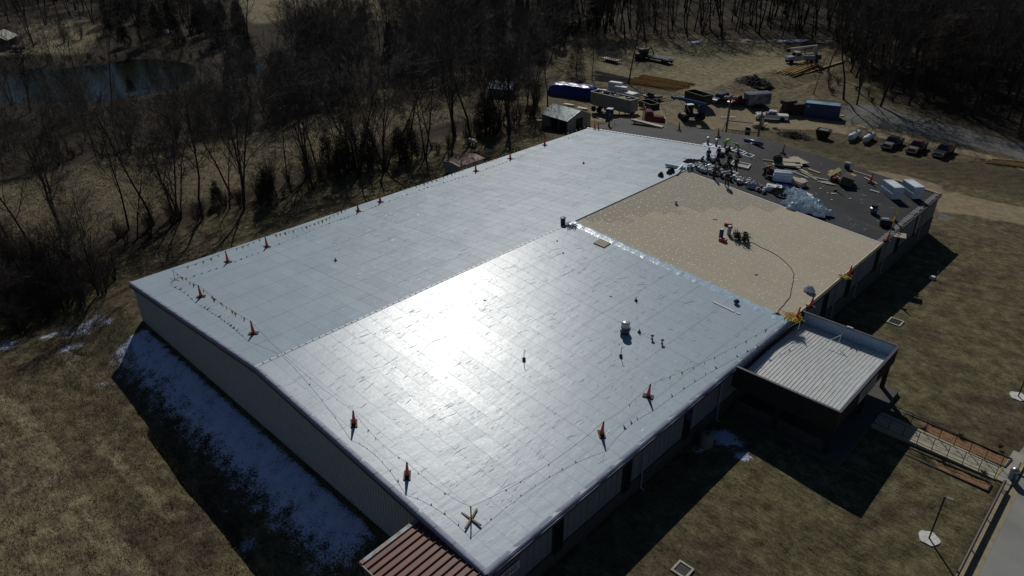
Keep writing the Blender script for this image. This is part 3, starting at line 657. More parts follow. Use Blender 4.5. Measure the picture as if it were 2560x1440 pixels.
def railing(label, x0, x1, y0, y1):
    t = thing("railing", label, "railing", (x0, y0, 0)); m = MB(); pm2 = MB(); L_ = x1 - x0; n = 8; 
    def P(s, h): x = x0 + L_ * s; return Vector((L_ * s, (y1 - y0) * s, ramp_z(x) + h))
    for i in range(n + 1):
        mm = MB(); mm.beam(P(i / n, 0), P(i / n, 1.05), .045, .045); mm.build("post", M_dark, t)
    m.tube([P(0, 1.05), P(1, 1.05)], .025, 6); m.tube([P(0, .12), P(1, .12)], .02, 6); m.build("rail", M_dark, t)
    for i in range(n):
        a, b = i / n, (i + 1) / n; w = b - a; m = MB()
        if i % 2 == 0:
            c = [(a + w * .2, .35), (b - w * .2, .35), (b - w * .2, .82), (a + w * .2, .82)]
            for k in range(4): m.tube([P(*c[k]), P(*c[(k + 1) % 4])], .012, 4)
            mid = (a + b) / 2; m.tube([P(mid, .12), P(mid, .35)], .012, 4); m.tube([P(mid, .82), P(mid, 1.05)], .012, 4); m.tube([P(a, .6), P(a + w * .2, .6)], .012, 4); m.tube([P(b, .6), P(b - w * .2, .6)], .012, 4)
        else:
            for h in (.42, .74): m.tube([P(a, h), P(b, h)], .012, 4)
        m.build("panel", M_dark, t)
    return t
railing("black patterned railing along the near edge of the concrete walk", -10.2, -2.0, 50.55, 50.98)
railing("black patterned railing along the far edge of the concrete walk", -10.2, -2.0, 52.4, 52.5)
# drive with kerb, landing pad
m = MB().prism([(-1.0, -30), (60, -30), (60, 51.2), (-1.0, 51.2)], -1.2, -.545); m.prism([(-1.9, 51.2), (60, 51.2), (60, 110), (-.2, 110), (-.9, 60)], -1.2, -.545)
drive = m.build("drive", mat("drive_concrete", (.25, .25, .235), .9, var=.12, scale=.5, bump=.006)); tag(drive, kind='structure')
m = MB().prism([(-1.28, 20), (-1.0, 20), (-1.0, 51.2), (-1.28, 51.2)], -1.2, -.40)
m.prism([(-1.0, 20), (-.45, 20), (-.45, 51.1), (-1.0, 51.1)], -1.1, -.538); tag(m.build("kerb", mat("kerb_buff", (.30, .25, .16), .9, var=.2, scale=3)), kind='structure')
m = MB().prism([(-1.9, 51.0), (-1.0, 51.0), (-.9, 55.2), (-1.75, 55.2)], -1.2, -.36); tag(m.build("landing", M_conc), kind='structure')
m = MB().prism([(-2.02, 51.05), (-1.9, 51.05), (-1.78, 52.65), (-1.9, 52.65)], -.8, -.33); m.prism([(-.98, 51.3), (-.85, 51.3), (-.75, 55.2), (-.88, 55.2)], -.8, -.35)
tag(m.build("yellow_marking", mat("worn_yellow", (.42, .34, .10), .8, var=.25, scale=4)), kind='structure')
t = thing("guard_rail", "long dark pipe rail on short posts along the edge of the concrete drive", "railing", (-1.35, 30, -.55))
m = MB().tube([(0, -8, .62), (0, 8, .62), (0, 20.6, .62)], .10, 8); m.build("rail", mat("rail_brown", (.05, .035, .028), .5), t)
for k in range(9): MB().tube([(0, -8 + k * 3.5, -.1), (0, -8 + k * 3.5, .55)], .05, 6).build("post", M_dark, t)
p = at_z(2528, 1200, -.5)
t = thing("litter_bin", "silver domed bin with a short pole at the drive end of the walk", "bin", (p[0], p[1], -.5))
MB().lathe([(.02, 0), (.24, .0), (.27, .1), (.27, .75), (.30, .8)], 18).build("drum", mat("bin_blue_grey", (.16, .2, .3), .35, .5), t, smooth=True)
MB().lathe([(.31, .8), (.30, .9), (.22, 1.03), (.1, 1.1), (.01, 1.12)], 18).build("dome", M_steel, t, smooth=True)
MB().tube([(.1, .3, 0), (.1, .3, 1.5)], .035, 6).build("pole", M_dark, t)
p = at_z(2551, 1212, -.5)
t = thing("pipe_barrier", "short dark pipe rail crossing beside the silver bin", "railing", (p[0], p[1], -.5))
MB().tube([(-.7, 0, .75), (2.2, -.3, .75)], .07, 8).build("rail", M_dark, t)
for q in (-.5, 1.5): MB().tube([(q, 0, -.1), (q, -.1, .72)], .05, 6).build("post", M_dark, t)
def lamp_post(u, v, label, hh, arm):
    p = G(u, v); t = thing("lamp_post", label, "lamp post", p, 0, "lamp posts on the lawn")
    vs = [(.62 * math.cos(a) * (1 + .08 * math.sin(3 * a)), .62 * math.sin(a) * (1 + .1 * math.sin(5 * a))) for a in (2 * math.pi * k / 22 for k in range(22))]
    MB().prism(vs, -.2, .07).build("footing", mat("white_footing", (.62, .61, .58), .8, var=.2, scale=5), t)
    MB().box((0, 0, hh / 2), (.09, .09, hh)).build("pole", M_trim, t)
    MB().box((arm[0] * .45, arm[1] * .45, hh + .04), (.34, .2, .09), rz=math.atan2(arm[1], arm[0])).build("lamp_head", M_steel, t)
    MB().beam((-arm[0] * .15, -arm[1] * .15, hh + .02), (arm[0] * .3, arm[1] * .3, hh + .02), .06, .05).build("arm", M_trim, t)
lamp_post(2322, 1347, "dark square lamp post on a round white footing in the lawn near the drive", 3.55, (.55, .15))
lamp_post(2545, 992, "dark lamp post on a round white footing, cut by the right edge of the view", 3.4, (.5, .2))
def grate(u, v, label, s=.75):
    p = G(u, v); t = thing("drain_grate", label, "drain", p + Vector((0, 0, .03)), 0, "drain boxes in the lawn")
    m = MB(); w = .13
    for a, b, c, d in ((-s, s, -s, -s + w), (-s, s, s - w, s), (-s, -s + w, -s + w, s - w), (s - w, s, -s + w, s - w)): m.box(((a + b) / 2, (c + d) / 2, 0), (b - a, d - c, .16))
    m.build("frame", mat("grate_concrete", (.42, .39, .32), .9, var=.2, scale=5), t); m = MB()
    for k in range(11): m.box((-s + w + (k + .5) * (2 * s - 2 * w) / 11, 0, .0), (.05, 2 * s - 2 * w, .05))
    m.box((0, 0, -.05), (2 * s - 2 * w, 2 * s - 2 * w, .02)); m.build("grating", M_black, t)
grate(2238, 806, "square drain with pale frame in the grass past the entrance canopy", .62)
grate(1706, 1426, "square drain with pale frame at the bottom edge of the view", .52)
p = at_z(1765, 1112, 0)
t = thing("water_tank", "grey squat cylinder standing in the shade of the side wall by leftover snow", "tank", (p[0], p[1], -.05))
MB().lathe([(.48, 0), (.5, .1), (.5, .95), (.44, 1.05), (.1, 1.1)], 20).build("body", mat("tank_grey", (.2, .2, .2), .7), t, smooth=True); MB().lathe([(.12, 1.09), (.14, 1.12), (.14, 1.2), (.02, 1.22)], 12).build("cap", M_dark, t)  # one even grey for the tank body
p = G(2330, 697); t = thing("utility_box", "small white utility box with a pipe in the grass beyond the canopy", "box", p)
MB().box((0, 0, .15), (.55, .4, .35)).build("body", M_white, t, bevel=.03); MB().tube([(.3, .1, 0), (.3, .1, .8), (.3, .4, .9)], .04, 6).build("pipe", M_dark, t)
p = G(2225, 752); t = thing("short_post", "thin dark post at the edge of the warehouse shadow", "post", p); MB().tube([(0, 0, -.1), (0, .05, 1.3)], .04, 6).build("pole", M_dark, t); MB().lathe([(.06, 1.3), (.07, 1.36), (.02, 1.4)], 8).build("cap", M_dark, t)
# loading canopy at the near gable
ly1 = 18.0; lx0 = at_z(1003, 1328, 3.95)[0]; la = at_z(893, 1399, 3.8); ly0 = la[1]
t = thing("loading_canopy", "lean-to canopy with red-brown ribbed metal roof against the near gable wall", "canopy", (lx0, ly0, 0)); W = 11.5; D = ly1 - ly0
def lz(y): return 3.80 + (y - ly0) * .055
m = MB(); prof = []; x = .22
while x < W: prof += [(x, 0), (x + .40, 0), (x + .42, .06), (x + .45, .06)]; x += .47
vs = []; fs = []; n = len(prof)
for k in range(9):
    y = D * k / 8
    for px, dz in prof: vs.append((px, y, lz(ly0 + y) + dz))
for k in range(8):
    for i in range(n - 1): fs.append((k * n + i, k * n + i + 1, (k + 1) * n + i + 1, (k + 1) * n + i))
m.add(vs, fs); o = m.build("metal_roof", mat("red_brown_metal", (.17, .065, .05), .55, .1, var=.18, scale=1.2, mapscale=(4, .6, 1)), t); md = o.modifiers.new("t", 'SOLIDIFY'); md.thickness = .03; md.offset = -1
m = MB(); x = .62 + .022
m = MB()
k = 0; x = .22
while x < W: m.beam((x + .435, 0, lz(ly0) + .075), (x + .435, D, lz(ly1) + .075), .035, .03); x += .47
m.build("seam", mat("seam_dark", (.015, .01, .01), .6), t)
m = MB(); m.beam((.10, -.03, lz(ly0) + .05), (.10, D, lz(ly1) + .05), .26, .06)
m.build("rake_trim", mat("rusty_pale_trim", (.38, .52, .56), .5, var=.1, scale=2.2, c2=(.22, .07, .03)), t)
m = MB(); m.beam((-.02, -.05, lz(ly0) - .05), (W, -.05, lz(ly0) - .05), .05, .16); m.build("gutter", mat("pale_gutter", (.26, .26, .23), .5), t)
for q in (.25, 3.9, 7.6, 11.2): MB().box((q, .15, (lz(ly0) - 2.1) / 2 - .1), (.13, .13, lz(ly0) + 2.0)).build("post", mat("post_grey", (.12, .13, .14), .5), t)
MB().box((.42, .15, 1.0), (.06, .06, 5)).build("downspout", mat("post_grey", (.12, .13, .14)), t)

# ================================================================ ON THE ROOF
def make_cone():
    t = thing("safety_cone", "x", "traffic cone", (0, 0, 0))
    m = MB(); m.prism([(-.38, -.22), (.38, -.22), (.38, .22), (-.38, .22)], 0, .07); m.box((0, 0, .085), (.5, .3, .03)); m.build("base", M_black, t, bevel=.02)
    MB().lathe([(.15, .09), (.125, .3), (.10, .55), (.075, .8), (.055, .98), (.05, 1.0)], 14).build("cone_body", M_orange, t, smooth=True)
    MB().lathe([(.052, 1.0), (.06, 1.01), (.055, 1.08), (.03, 1.12), (.008, 1.16)], 8).build("handle", M_black, t)
    return t
cone0 = make_cone(); used = [False]
def cone(u, v, label, rz=0.0, p=None, lean=None, s=1.0):
    p = p if p is not None else roof(u, v, .125)
    if used[0]: o = copy_tree(cone0)
    else: o = cone0; used[0] = True
    o.location = p; o['label'] = label; o['group'] = "orange safety cones set round the roof edge"
    tl = tilt_at(p[0]); o.rotation_euler = (Matrix.Rotation(tl, 3, 'Y') @ Matrix.Rotation(rz, 3, 'Z')).to_euler()
    if lean: o.rotation_euler = lean
    o.scale = (s, s, s); return o
def top(o): return Vector(o.location) + o.rotation_euler.to_matrix() @ Vector((0, 0, 1.12))
C1 = cone(503, 742, "orange cone nearest the wire stand at the front left roof corner", .9)
C2 = cone(570, 655, "third support along the left eave, an orange cone left of its near twin", .2)
C3 = cone(668, 617, "orange cone on the left eave just before the sagging yellow pennants", .1)
C4 = cone(896, 528, "orange cone where the left eave pennants start to hang outside, first of a close pair", -.2)
C5 = cone(951, 505, "orange cone of the close pair on the left eave with bright yellow pennants above", .1)
C6 = cone(1190, 428, "orange cone on the left eave in front of the rusty shed roof", .3)
C7 = cone(1276, 397, "orange cone on the left eave just past the rusty shed roof", .1)
C8 = cone(1362, 363, "orange cone on the left eave in front of the green-grey shed", .1)
C9 = cone(1487, 322, "left of two orange cones at the far left corner of the white sheet", 1.2, s=.9)
C10 = cone(1496, 323, "right of two orange cones at the far left corner of the white sheet", 1.1, s=.9)
C11 = cone(634, 834, "orange cone on the dull left slope near the ridge at the front gable", .8)
C12 = cone(885, 1059, "orange cone near the gable edge on the bright slope, upper of two", -.6)
C13 = cone(1018, 1189, "orange cone near the gable edge on the bright slope, lower of two", 2.4)
C14 = cone(1504, 1086, "orange cone on the white sheet with a wad of pennants round its tip", -.7)
C15 = cone(1620, 991, "orange cone on the white sheet toward the entrance canopy", .4)
C16 = cone(1992, 796, "orange cone at the eave beside the canopy parapet, with yellow tape heaped at its foot", .9)
C17 = cone(2026, 767, "leaning orange cone on the eave just beyond the canopy parapet", .6)
C18 = cone(2121, 690, "orange cone on the tan board eave wrapped in yellow tape", .5)
C19 = cone(2217, 603, "orange cone on the tan scrap where the black roof meets the eave", .3)
C20 = cone(2234, 549, "orange cone on the black roof under a bunch of hanging yellow pennants", .2)
C21 = cone(2176, 455, "orange cone on a plank beside the wrapped foam stacks", .3)
C22 = cone(1957, 381, "orange cone near the far edge of the black roof, left of the board sheets", .6)
C23 = cone(1796, 340, "orange cone at the far edge of the black roof beyond the hi-vis workers", 1.0)
C24 = cone(1698, 324, "orange cone hung with tape at the far edge of the black roof by the lumber", .4)
C25 = cone(2083, 440, "orange cone tipped over on the heap of tan foam board", 0, p=roof(2081, 447, .95), lean=(.5, .95, .3))

def stand(u, v, label, hh, m_, wood=False):
    p = roof(u, v, .125); t = thing("warning_line_stand", label, "stand", p)
    if wood:
        MB().beam((-.75, -.06, .05), (.75, .06, .05), .10, .07).build("foot", m_, t); MB().beam((.3, -.75, .09), (-.3, .75, .09), .10, .06).build("foot", m_, t)
        MB().beam((0, 0, 0), (0, 0, hh), .055, .055).build("pole", M_rope, t)
    else:
        for a in (.3, 2.0, 3.5, 5.1): MB().tube([(0, 0, .1), (.62 * math.cos(a), .62 * math.sin(a), .02)], .022, 5).build("foot", m_, t)
        MB().tube([(0, 0, .02), (0, 0, hh)], .02, 5).build("pole", m_, t)
    return p + Vector((0, 0, hh - .05))
S1 = stand(438, 700, "thin wire stand with spread feet at the front left roof corner", 1.1, mat("stand_olive", (.10, .09, .06), .7))
S2 = stand(1178, 1299, "wooden cross-footed stand holding the line at the front right corner", 1.05, mat("stand_wood", (.25, .16, .09), .7), True)
S3 = stand(1536, 312, "thin yellowish stand near the far left corner of the black roof", 1.1, mat("stand_yellow", (.3, .22, .08), .7))
PEN = None
def pennants(a, b, label, sag=.35, n=10, out=0.0, tone=None, drape=0, s=.36, start=.08, end=.92):
    global PEN
    t = thing("pennant_line", label, "pennant line", (a + b) / 2, 0, "yellow pennant lines strung between the cones"); c = (a + b) / 2; d = (b - a).normalized()
    side = Vector((-d.y, d.x, 0)); P = lambda q: a * (1 - q) + b * q - Vector((0, 0, sag * 4 * q * (1 - q))) + side * out * 4 * q * (1 - q) - c
    m = MB(); m.tube([P(i / 12) for i in range(13)], .011, 4); m.build("cord", M_rope, t)
    for k in range(n):
        q = start + (end - start) * (k + .5) / n; p = P(q); w = s * rnd.uniform(.8, 1.1); tw = rnd.gauss(0, .45); hv = Vector((math.cos(math.atan2(d.y, d.x) + tw), math.sin(math.atan2(d.y, d.x) + tw), 0))
        dn = Vector((rnd.gauss(0, .3), rnd.gauss(0, .3), -1)).normalized()
        if PEN is None:
            mm = MB(); mm.add([(-.5, -.02, 0), (.5, -.02, 0), (0, -.02, -1.35), (-.5, .02, 0), (.5, .02, 0), (0, .02, -1.35)], [(0, 1, 2), (5, 4, 3), (0, 3, 4, 1), (1, 4, 5, 2), (2, 5, 3, 0)])
            o = mm.build("pennant", M_yellow, t); PEN = o.data
        else: o = link("pennant", PEN, t)
        M = Matrix((hv, dn.cross(hv), -dn)).transposed().to_4x4(); M.translation = p; o.matrix_local = M @ Matrix.Scale(w * .8, 4)
V3 = Vector
pennants(S1, top(C2), "pennant line from the corner wire stand up to the next cone on the left eave", .2, 5, start=.2)
pennants(top(C2), top(C3), "short pennant line between the second and third supports of the left eave", .15, 5, start=.2)
pennants(top(C3), top(C4), "long sagging pennant line along the left eave over the lawn shadows", .62, 19)
pennants(top(C4), top(C5), "short bright pennant line between the close pair of left eave cones", .15, 6)
pennants(top(C5), top(C6), "pennant line on the left eave running up to the rusty shed", .6, 20)
pennants(top(C6), top(C7), "pennant line on the left eave across the rusty shed roof", .3, 9)
pennants(top(C7), top(C8), "pennant line on the left eave past the rusty shed", .35, 9)
pennants(top(C8), top(C9), "pennant line on the left eave in front of the green-grey shed", .4, 10)
pennants(top(C9), S3, "pennant line round the far left corner of the roof", .5, 6)
pennants(S1, top(C1), "pennant line from the corner wire stand along the front gable", .25, 5)
pennants(top(C1), top(C11), "pale yellow pennant line crossing the dull slope at the front gable", .25, 15)
pennants(top(C11), top(C12), "almost bare line crossing the ridge at the front gable", .55, 3, start=.55, s=.16)
pennants(top(C12), top(C13), "thin line of twisted pennants between the two bright slope cones", .5, 6, s=.18)
pennants(top(C13), S2, "thin line from the lower bright slope cone to the wooden stand", .35, 4, s=.18)
pennants(S2, top(C14), "thin twisted line along the right eave from the wooden stand", .6, 8, s=.16)
pennants(top(C14), top(C15), "line with two yellow pennants between the right eave cones", .3, 3, start=.35, end=.75, s=.36)
pennants(top(C15), top(C16), "pennant line along the right eave toward the entrance canopy", .6, 12, s=.3)
pennants(top(C18), top(C19), "nearly bare line along the tan board eave", 1.0, 4, s=.2)
pennants(top(C19), top(C20) + V3((0, 0, .3)), "line with a bunch of hanging yellow pennants on the black roof", .05, 9, start=.5, end=1.0, s=.5)
a_, b_ = roof(2253, 500, .1), roof(2262, 528, .1); pennants(a_, b_, "loose pennant line lying in a curve between the foam stacks and the eave", .0, 10, out=.9, s=.22)
pennants(top(C24), top(C23), "dark line along the far edge of the black roof", 1.0, 3, s=.15)
# heap of tape
def heap(u, v, label, mt_, n=40, r=.5, h=.3, name="tape_heap", cat="tape", lift=.125, p=None):
    p = p or roof(u, v, lift); t = thing(name, label, cat, p); m = MB()
    for k in range(n):
        a = rnd.uniform(0, 6.28); q = [Vector((rnd.gauss(0, r * .5), rnd.gauss(0, r * .5), rnd.uniform(.02, h) * math.exp(-0.5))) for _ in range(4)]
        m.tube(q, .018, 3)
    m.build("tape", mt_, t); return t
heap(1984, 796, "crumpled yellow tape heaped by the cone at the canopy corner", M_yellow, 60, .8, .35)
heap(2113, 694, "small wad of yellow tape on the tan board eave", M_yellow, 25, .5, .25)
# vents and pipes
def lath(u, v, label, prof, m_, name="roof_vent", cat="vent", lift=.125, extra=None, part="body", n=16):
    p = roof(u, v, lift); t = thing(name, label, cat, p); MB().lathe(prof, n).build(part, m_, t, smooth=True)
    if extra: extra(t)
    return t
M_vw = mat("vent_white", (.55, .56, .55), .35, .3, var=.1)
def ex1(t): MB().lathe([(.36, .28), (.37, .34), (.30, .36)], 20).build("flange", mat("vent_flange", (.13, .14, .2), .4, .4), t); MB().lathe([(.27, .36), (.28, .72), (.24, .76), (.05, .78)], 20).build("cap", M_vw, t, smooth=True); MB().lathe([(.06, .77), (.05, .8), (.01, .81)], 10).build("knob", M_steel, t)
VENT = lath(1562, 832, "round silver capped roof fan, largest vent on the bright slope", [(.30, 0), (.30, .1), (.33, .28)], mat("vent_base", (.05, .055, .09), .5), extra=ex1, part="base", n=20); VENT.scale = (1.25, 1.25, 1.35)
for (u, v, lb) in ((1598, 831, "small dark pipe boot just right of the round silver roof fan"), (1590, 752, "small dark pipe boot alone up-slope of the silver roof fan"), (839, 652, "small dark pipe boot on the dull left slope"), (1459, 409, "small dark pipe boot far up the left slope")):
    def ex(t): MB().tube([(0, 0, .1), (0, 0, .34)], .035, 8).build("pipe", M_dark, t)
    lath(u, v, lb, [(.17, 0), (.14, .04), (.07, .16), (.05, .2)], mat("boot_grey", (.09, .10, .13), .5), "pipe_boot", "pipe", extra=ex, part="boot", n=12)
for (u, v, lb) in ((1630, 848, "mushroom-capped pipe, left of the two beside the silver fan"), (1655, 859, "mushroom-capped pipe, right of the two beside the silver fan")):
    def ex(t): MB().lathe([(.13, .30), (.15, .36), (.08, .44), (.01, .45)], 14).build("cap", mat("cap_grey", (.28, .29, .30), .4), t, smooth=True)
    lath(u, v, lb, [(.1, 0), (.07, .05), (.055, .1), (.055, .32)], mat("boot_grey", (.09, .10, .13)), "mushroom_vent", "vent", extra=ex, part="pipe", n=12)
for (u, v, lb) in ((1310, 900, "thin hooked pipe on a dark ball boot, in the glare of the bright slope"), (1552, 892, "thin hooked pipe on a dark ball boot, down-slope of the silver fan")):
    def ex(t): MB().tube([(0, 0, .1), (0, 0, .78), (.03, 0, .86), (.10, 0, .88), (.14, 0, .84)], .022, 6).build("hooked_pipe", M_dark, t)
    lath(u, v, lb, [(.05, 0), (.13, .04), (.14, .12), (.09, .2), (.02, .24)], mat("ball_dark", (.04, .04, .06), .5), "hooked_pipe_vent", "pipe", extra=ex, part="boot", n=14)
def ex2(t):
    MB().lathe([(.42, .42), (.44, .5), (.34, .56)], 20).build("ring", M_steel, t); m = MB()
    for k in range(9): a = k * .7; m.box((.2 * math.cos(a), .2 * math.sin(a), .7), (.22, .1, .26), rz=a)
    m.build("motor", M_dark, t)
lath(2184, 530, "grey round roof fan with black motor on the black roof", [(.36, 0), (.36, .25), (.48, .32), (.48, .4)], mat("fan_grey", (.30, .29, .33), .4, .3), extra=ex2, part="housing", n=20)
for (u, v, lb) in ((1769, 361, "left white capped vent at the end of the white sheet"), (1790, 366, "right white capped vent at the end of the white sheet")):
    def ex(t): MB().lathe([(.26, .75), (.27, .95), (.18, 1.03), (.02, 1.05)], 14).build("cap", M_vw, t, smooth=True); MB().box((0, 0, .02), (1.1, 1.1, .04)).build("flashing", M_white, t)
    lath(u, v, lb, [(.2, 0), (.18, .08), (.18, .76)], mat("vent_tube", (.26, .30, .36), .4), extra=ex, part="tube", lift=.02, n=14)
def frame(u, v, label, s=.9):
    p = roof(u, v, .01); t = thing("curb_frame", label, "frame", p, .0, "white flashing squares on the black roof", tilt=tilt_at(p[0])); m = MB(); w = .16
    for a, b, c, d in ((-s, s, -s, -s + w), (-s, s, s - w, s), (-s, -s + w, -s + w, s - w), (s - w, s, -s + w, s - w)): m.box(((a + b) / 2, (c + d) / 2, .02), (b - a, d - c, .04))
    m.build("border", M_white, t); MB().box((0, 0, .005), (s, s, .01)).build("patch", M_old, t)
frame(1848, 378, "white outlined square under the pipe beside the second hi-vis worker", .62); frame(1871, 388, "white outlined square at the foot of the white gooseneck", .62); frame(1820, 371, "white outlined square behind the first hi-vis worker", .5)
p = roof(1870, 387, .02); t = thing("gooseneck_pipe", "tall white gooseneck pipe throwing a long shadow on the black roof", "pipe", p)
MB().tube([(0, 0, 0), (0, 0, 1.35), (.05, .05, 1.5), (.2, .15, 1.55), (.42, .3, 1.52)], .06, 8).build("pipe", M_vw, t, smooth=True); MB().lathe([(.16, 0), (.1, .15), (.07, .2)], 10).build("boot", M_white, t)
# loose things on the sheet
def board(u, v, label, L_, W_, T_, rz, m_, name="board", cat="board", lift=.125, grp=None, p=None, rx=0.0):
    p = Vector(p) if p is not None else roof(u, v, lift); o = MB().box((0, 0, T_ / 2), (L_, W_, T_)).build(name, m_, None, bevel=min(.006, T_ * .2)); o.location = p
    o.rotation_euler = (Matrix.Rotation(tilt_at(p[0]), 3, 'Y') @ Matrix.Rotation(rz, 3, 'Z') @ Matrix.Rotation(rx, 3, 'X')).to_euler(); return tag(o, label, cat, grp)
board(1505, 609, "square piece of tan board lying over the blue lap strip", 1.25, 1.2, .09, .1, M_tan)
a = roof(1783, 755); b = roof(1836, 780); board(1809, 767, "long narrow white strip lying below the blue lap strip", (b - a).length, .2, .05, math.atan2(b.y - a.y, b.x - a.x), M_white, "white_strip", "strip")
board(1846, 784, "small white square lying at the end of the long white strip", .3, .22, .05, .2, M_white, "white_offcut", "offcut")
board(1212, 751, "tiny dark scrap on the glaring part of the roof", .22, .14, .03, .3, M_dark, "scrap", "scrap"); board(1527, 741, "tiny black scrap beside the faint roof wrinkles", .2, .1, .03, 1.0, M_dark, "scrap", "scrap")
for (u, v, lb) in ((1408, 633, "lower of two small black plugs near the top of the bright slope"), (1393, 603, "upper of two small black plugs near the top of the bright slope")):
    p = roof(u, v); o = MB().lathe([(.07, 0), (.07, .06), (.03, .1)], 10).build("drain_plug", M_dark); o.location = p; tag(o, lb, "plug")
p = roof(1407, 560); t = thing("adhesive_bucket", "black bucket with dark lid at the corner of the ridge and the blue strip", "bucket", p)
MB().lathe([(.2, 0), (.24, .1), (.25, .62), (.27, .66)], 16).build("tub", mat("bucket_navy", (.03, .035, .06), .4), t, smooth=True); MB().lathe([(.28, .66), (.28, .72), (.1, .76)], 16).build("lid", M_dark, t); MB().tube([(-.26, 0, .6), (-.1, .3, .7), (.2, .25, .7), (.27, 0, .6)], .015, 4).build("handle", M_steel, t)
heap(1428, 566, "tangle of dark tools and cord at the end of the blue lap strip", mat("tool_blue_grey", (.06, .07, .1), .5), 22, .9, .15, "tool_tangle", "tools")
p = roof(1841, 757, .2); t = thing("rag_bundle", "small dark blue bundle sitting on the lap strip", "bundle", p); MB().lathe([(.1, 0), (.24, .06), (.26, .18), (.16, .3), (.02, .34)], 9).build("cloth", mat("navy_cloth", (.04, .05, .13), .8), t, smooth=True)
M_cardw = mat("tray_red", (.33, .02, .035), .5)
def tray(u, v, label, rz):
    p = roof(u, v, .09); t = thing("red_tray", label, "tray", p, rz); MB().box((0, 0, .13), (.75, .45, .26)).build("case", M_cardw, t, bevel=.02); MB().box((0, 0, .275), (.68, .4, .03)).build("lid", mat("tray_pink", (.45, .09, .12), .5), t)
tray(1820, 564, "red case lying behind the white cylinder on the tan board", .3); tray(1807, 603, "red case with a dark front at the foot of the navy cylinder", .1)
for (u, v, lb, c_, mn) in ((1802, 594, "navy blue upright cylinder beside the red case", (.02, .025, .11), "cyl_navy"), (1822, 586, "pale grey upright cylinder beside the hose machines", (.33, .38, .38), "cyl_grey")):
    p = roof(u, v, .09); t = thing("adhesive_canister", lb, "canister", p); MB().lathe([(.2, 0), (.21, .05), (.21, .85), (.17, .9)], 16).build("tank", mat(mn, c_, .4), t, smooth=True); MB().lathe([(.17, .9), (.15, .95), (.05, .97)], 14).build("rim", M_white, t)
def machine(u, v, label, rz, s=1.0):
    p = roof(u, v, .09); t = thing("adhesive_rig", label, "machine", p, rz); m = MB()
    for k in range(26): 
        q = [Vector((rnd.gauss(0, .25), rnd.gauss(0, .22), rnd.uniform(.1, .9))) * s for _ in range(3)]; m.tube(q, .02, 4)
    m.build("hoses", mat("hose_dark_green", (.015, .03, .02), .6), t)
    MB().box((0, 0, .35 * s), (.62 * s, .42 * s, .4 * s)).build("motor", mat("motor_black", (.02, .028, .022), .6), t, bevel=.03)
    m = MB()
    for sx in (-1, 1):
        m.tube([(-.4 * s, sx * .25 * s, .1), (-.4 * s, sx * .25 * s, 1.0 * s), (-.1 * s, sx * .25 * s, 1.1 * s)], .022, 5)
    m.tube([(-.4 * s, -.25 * s, 1.0 * s), (-.4 * s, .25 * s, 1.0 * s)], .022, 5); m.build("frame", M_dark, t)
    for sx in (-1, 1): MB().lathe([(.05, -.04), (.15, -.04), (.15, .04), (.05, .04)], 14, (.22 * s, sx * .3 * s, .15), 'Y').build("wheel", M_tyre, t)
    MB().lathe([(.03, 0), (.24, .02), (.24, .05), (.03, .07)], 16, (-.1 * s, 0, .85 * s), 'X').build("reel", M_dark, t)
machine(1842, 598, "left of two dark hose machines in the middle of the tan board", .4, 1.0); machine(1861, 604, "right of two dark hose machines, where the long hose starts", 1.6, 1.05)
m = MB(); pts = [roof(u, v, .11) for u, v in ((1866, 602), (1885, 608), (1903, 618), (1925, 628), (1945, 640), (1962, 654), (1976, 668), (1984, 684), (1984, 702), (1979, 722), (1974, 742), (1960, 762), (1948, 775), (1942, 785))]
fine = []
for i in range(len(pts) - 1):
    for k in range(4): t_ = k / 4; fine.append(pts[i].lerp(pts[i + 1], t_) + Vector((.03 * math.sin(i * 2 + k), .03 * math.cos(i + k), 0)))
c_ = fine[0]; tag(m.tube([q for q in fine], .03, 5).build("hose", mat("hose_dark", (.03, .033, .028), .6)), "long dark hose curving over the tan board to the eave", "hose")
heap(1942, 787, "knot of dark hose fittings at the end of the long hose", mat("hose_dark", (.03, .033, .028)), 14, .35, .25, "hose_fitting", "fitting", .09)
p = roof(1690, 509, .09); t = thing("white_bucket", "lone white bucket on the tan board near its far corner", "bucket", p); BK = MB().lathe([(.12, 0), (.155, .05), (.17, .34), (.185, .37)], 14).build("tub", M_white, t, smooth=True); BL = MB().lathe([(.19, .37), (.18, .4), (.03, .41)], 14).build("lid", mat("lid_grey", (.35, .38, .42), .4), t)
board(1679, 506, "small brown scrap beside the lone white bucket", .3, .1, .04, .1, M_wood, "scrap", "scrap", .09); board(1788, 549, "thin dark stick on the tan board", .5, .05, .04, .6, M_rope, "stick", "stick", .09); board(1891, 687, "small dark scrap lying right of centre on the tan board", .35, .08, .05, 1.2, M_dark, "scrap", "scrap", .09)
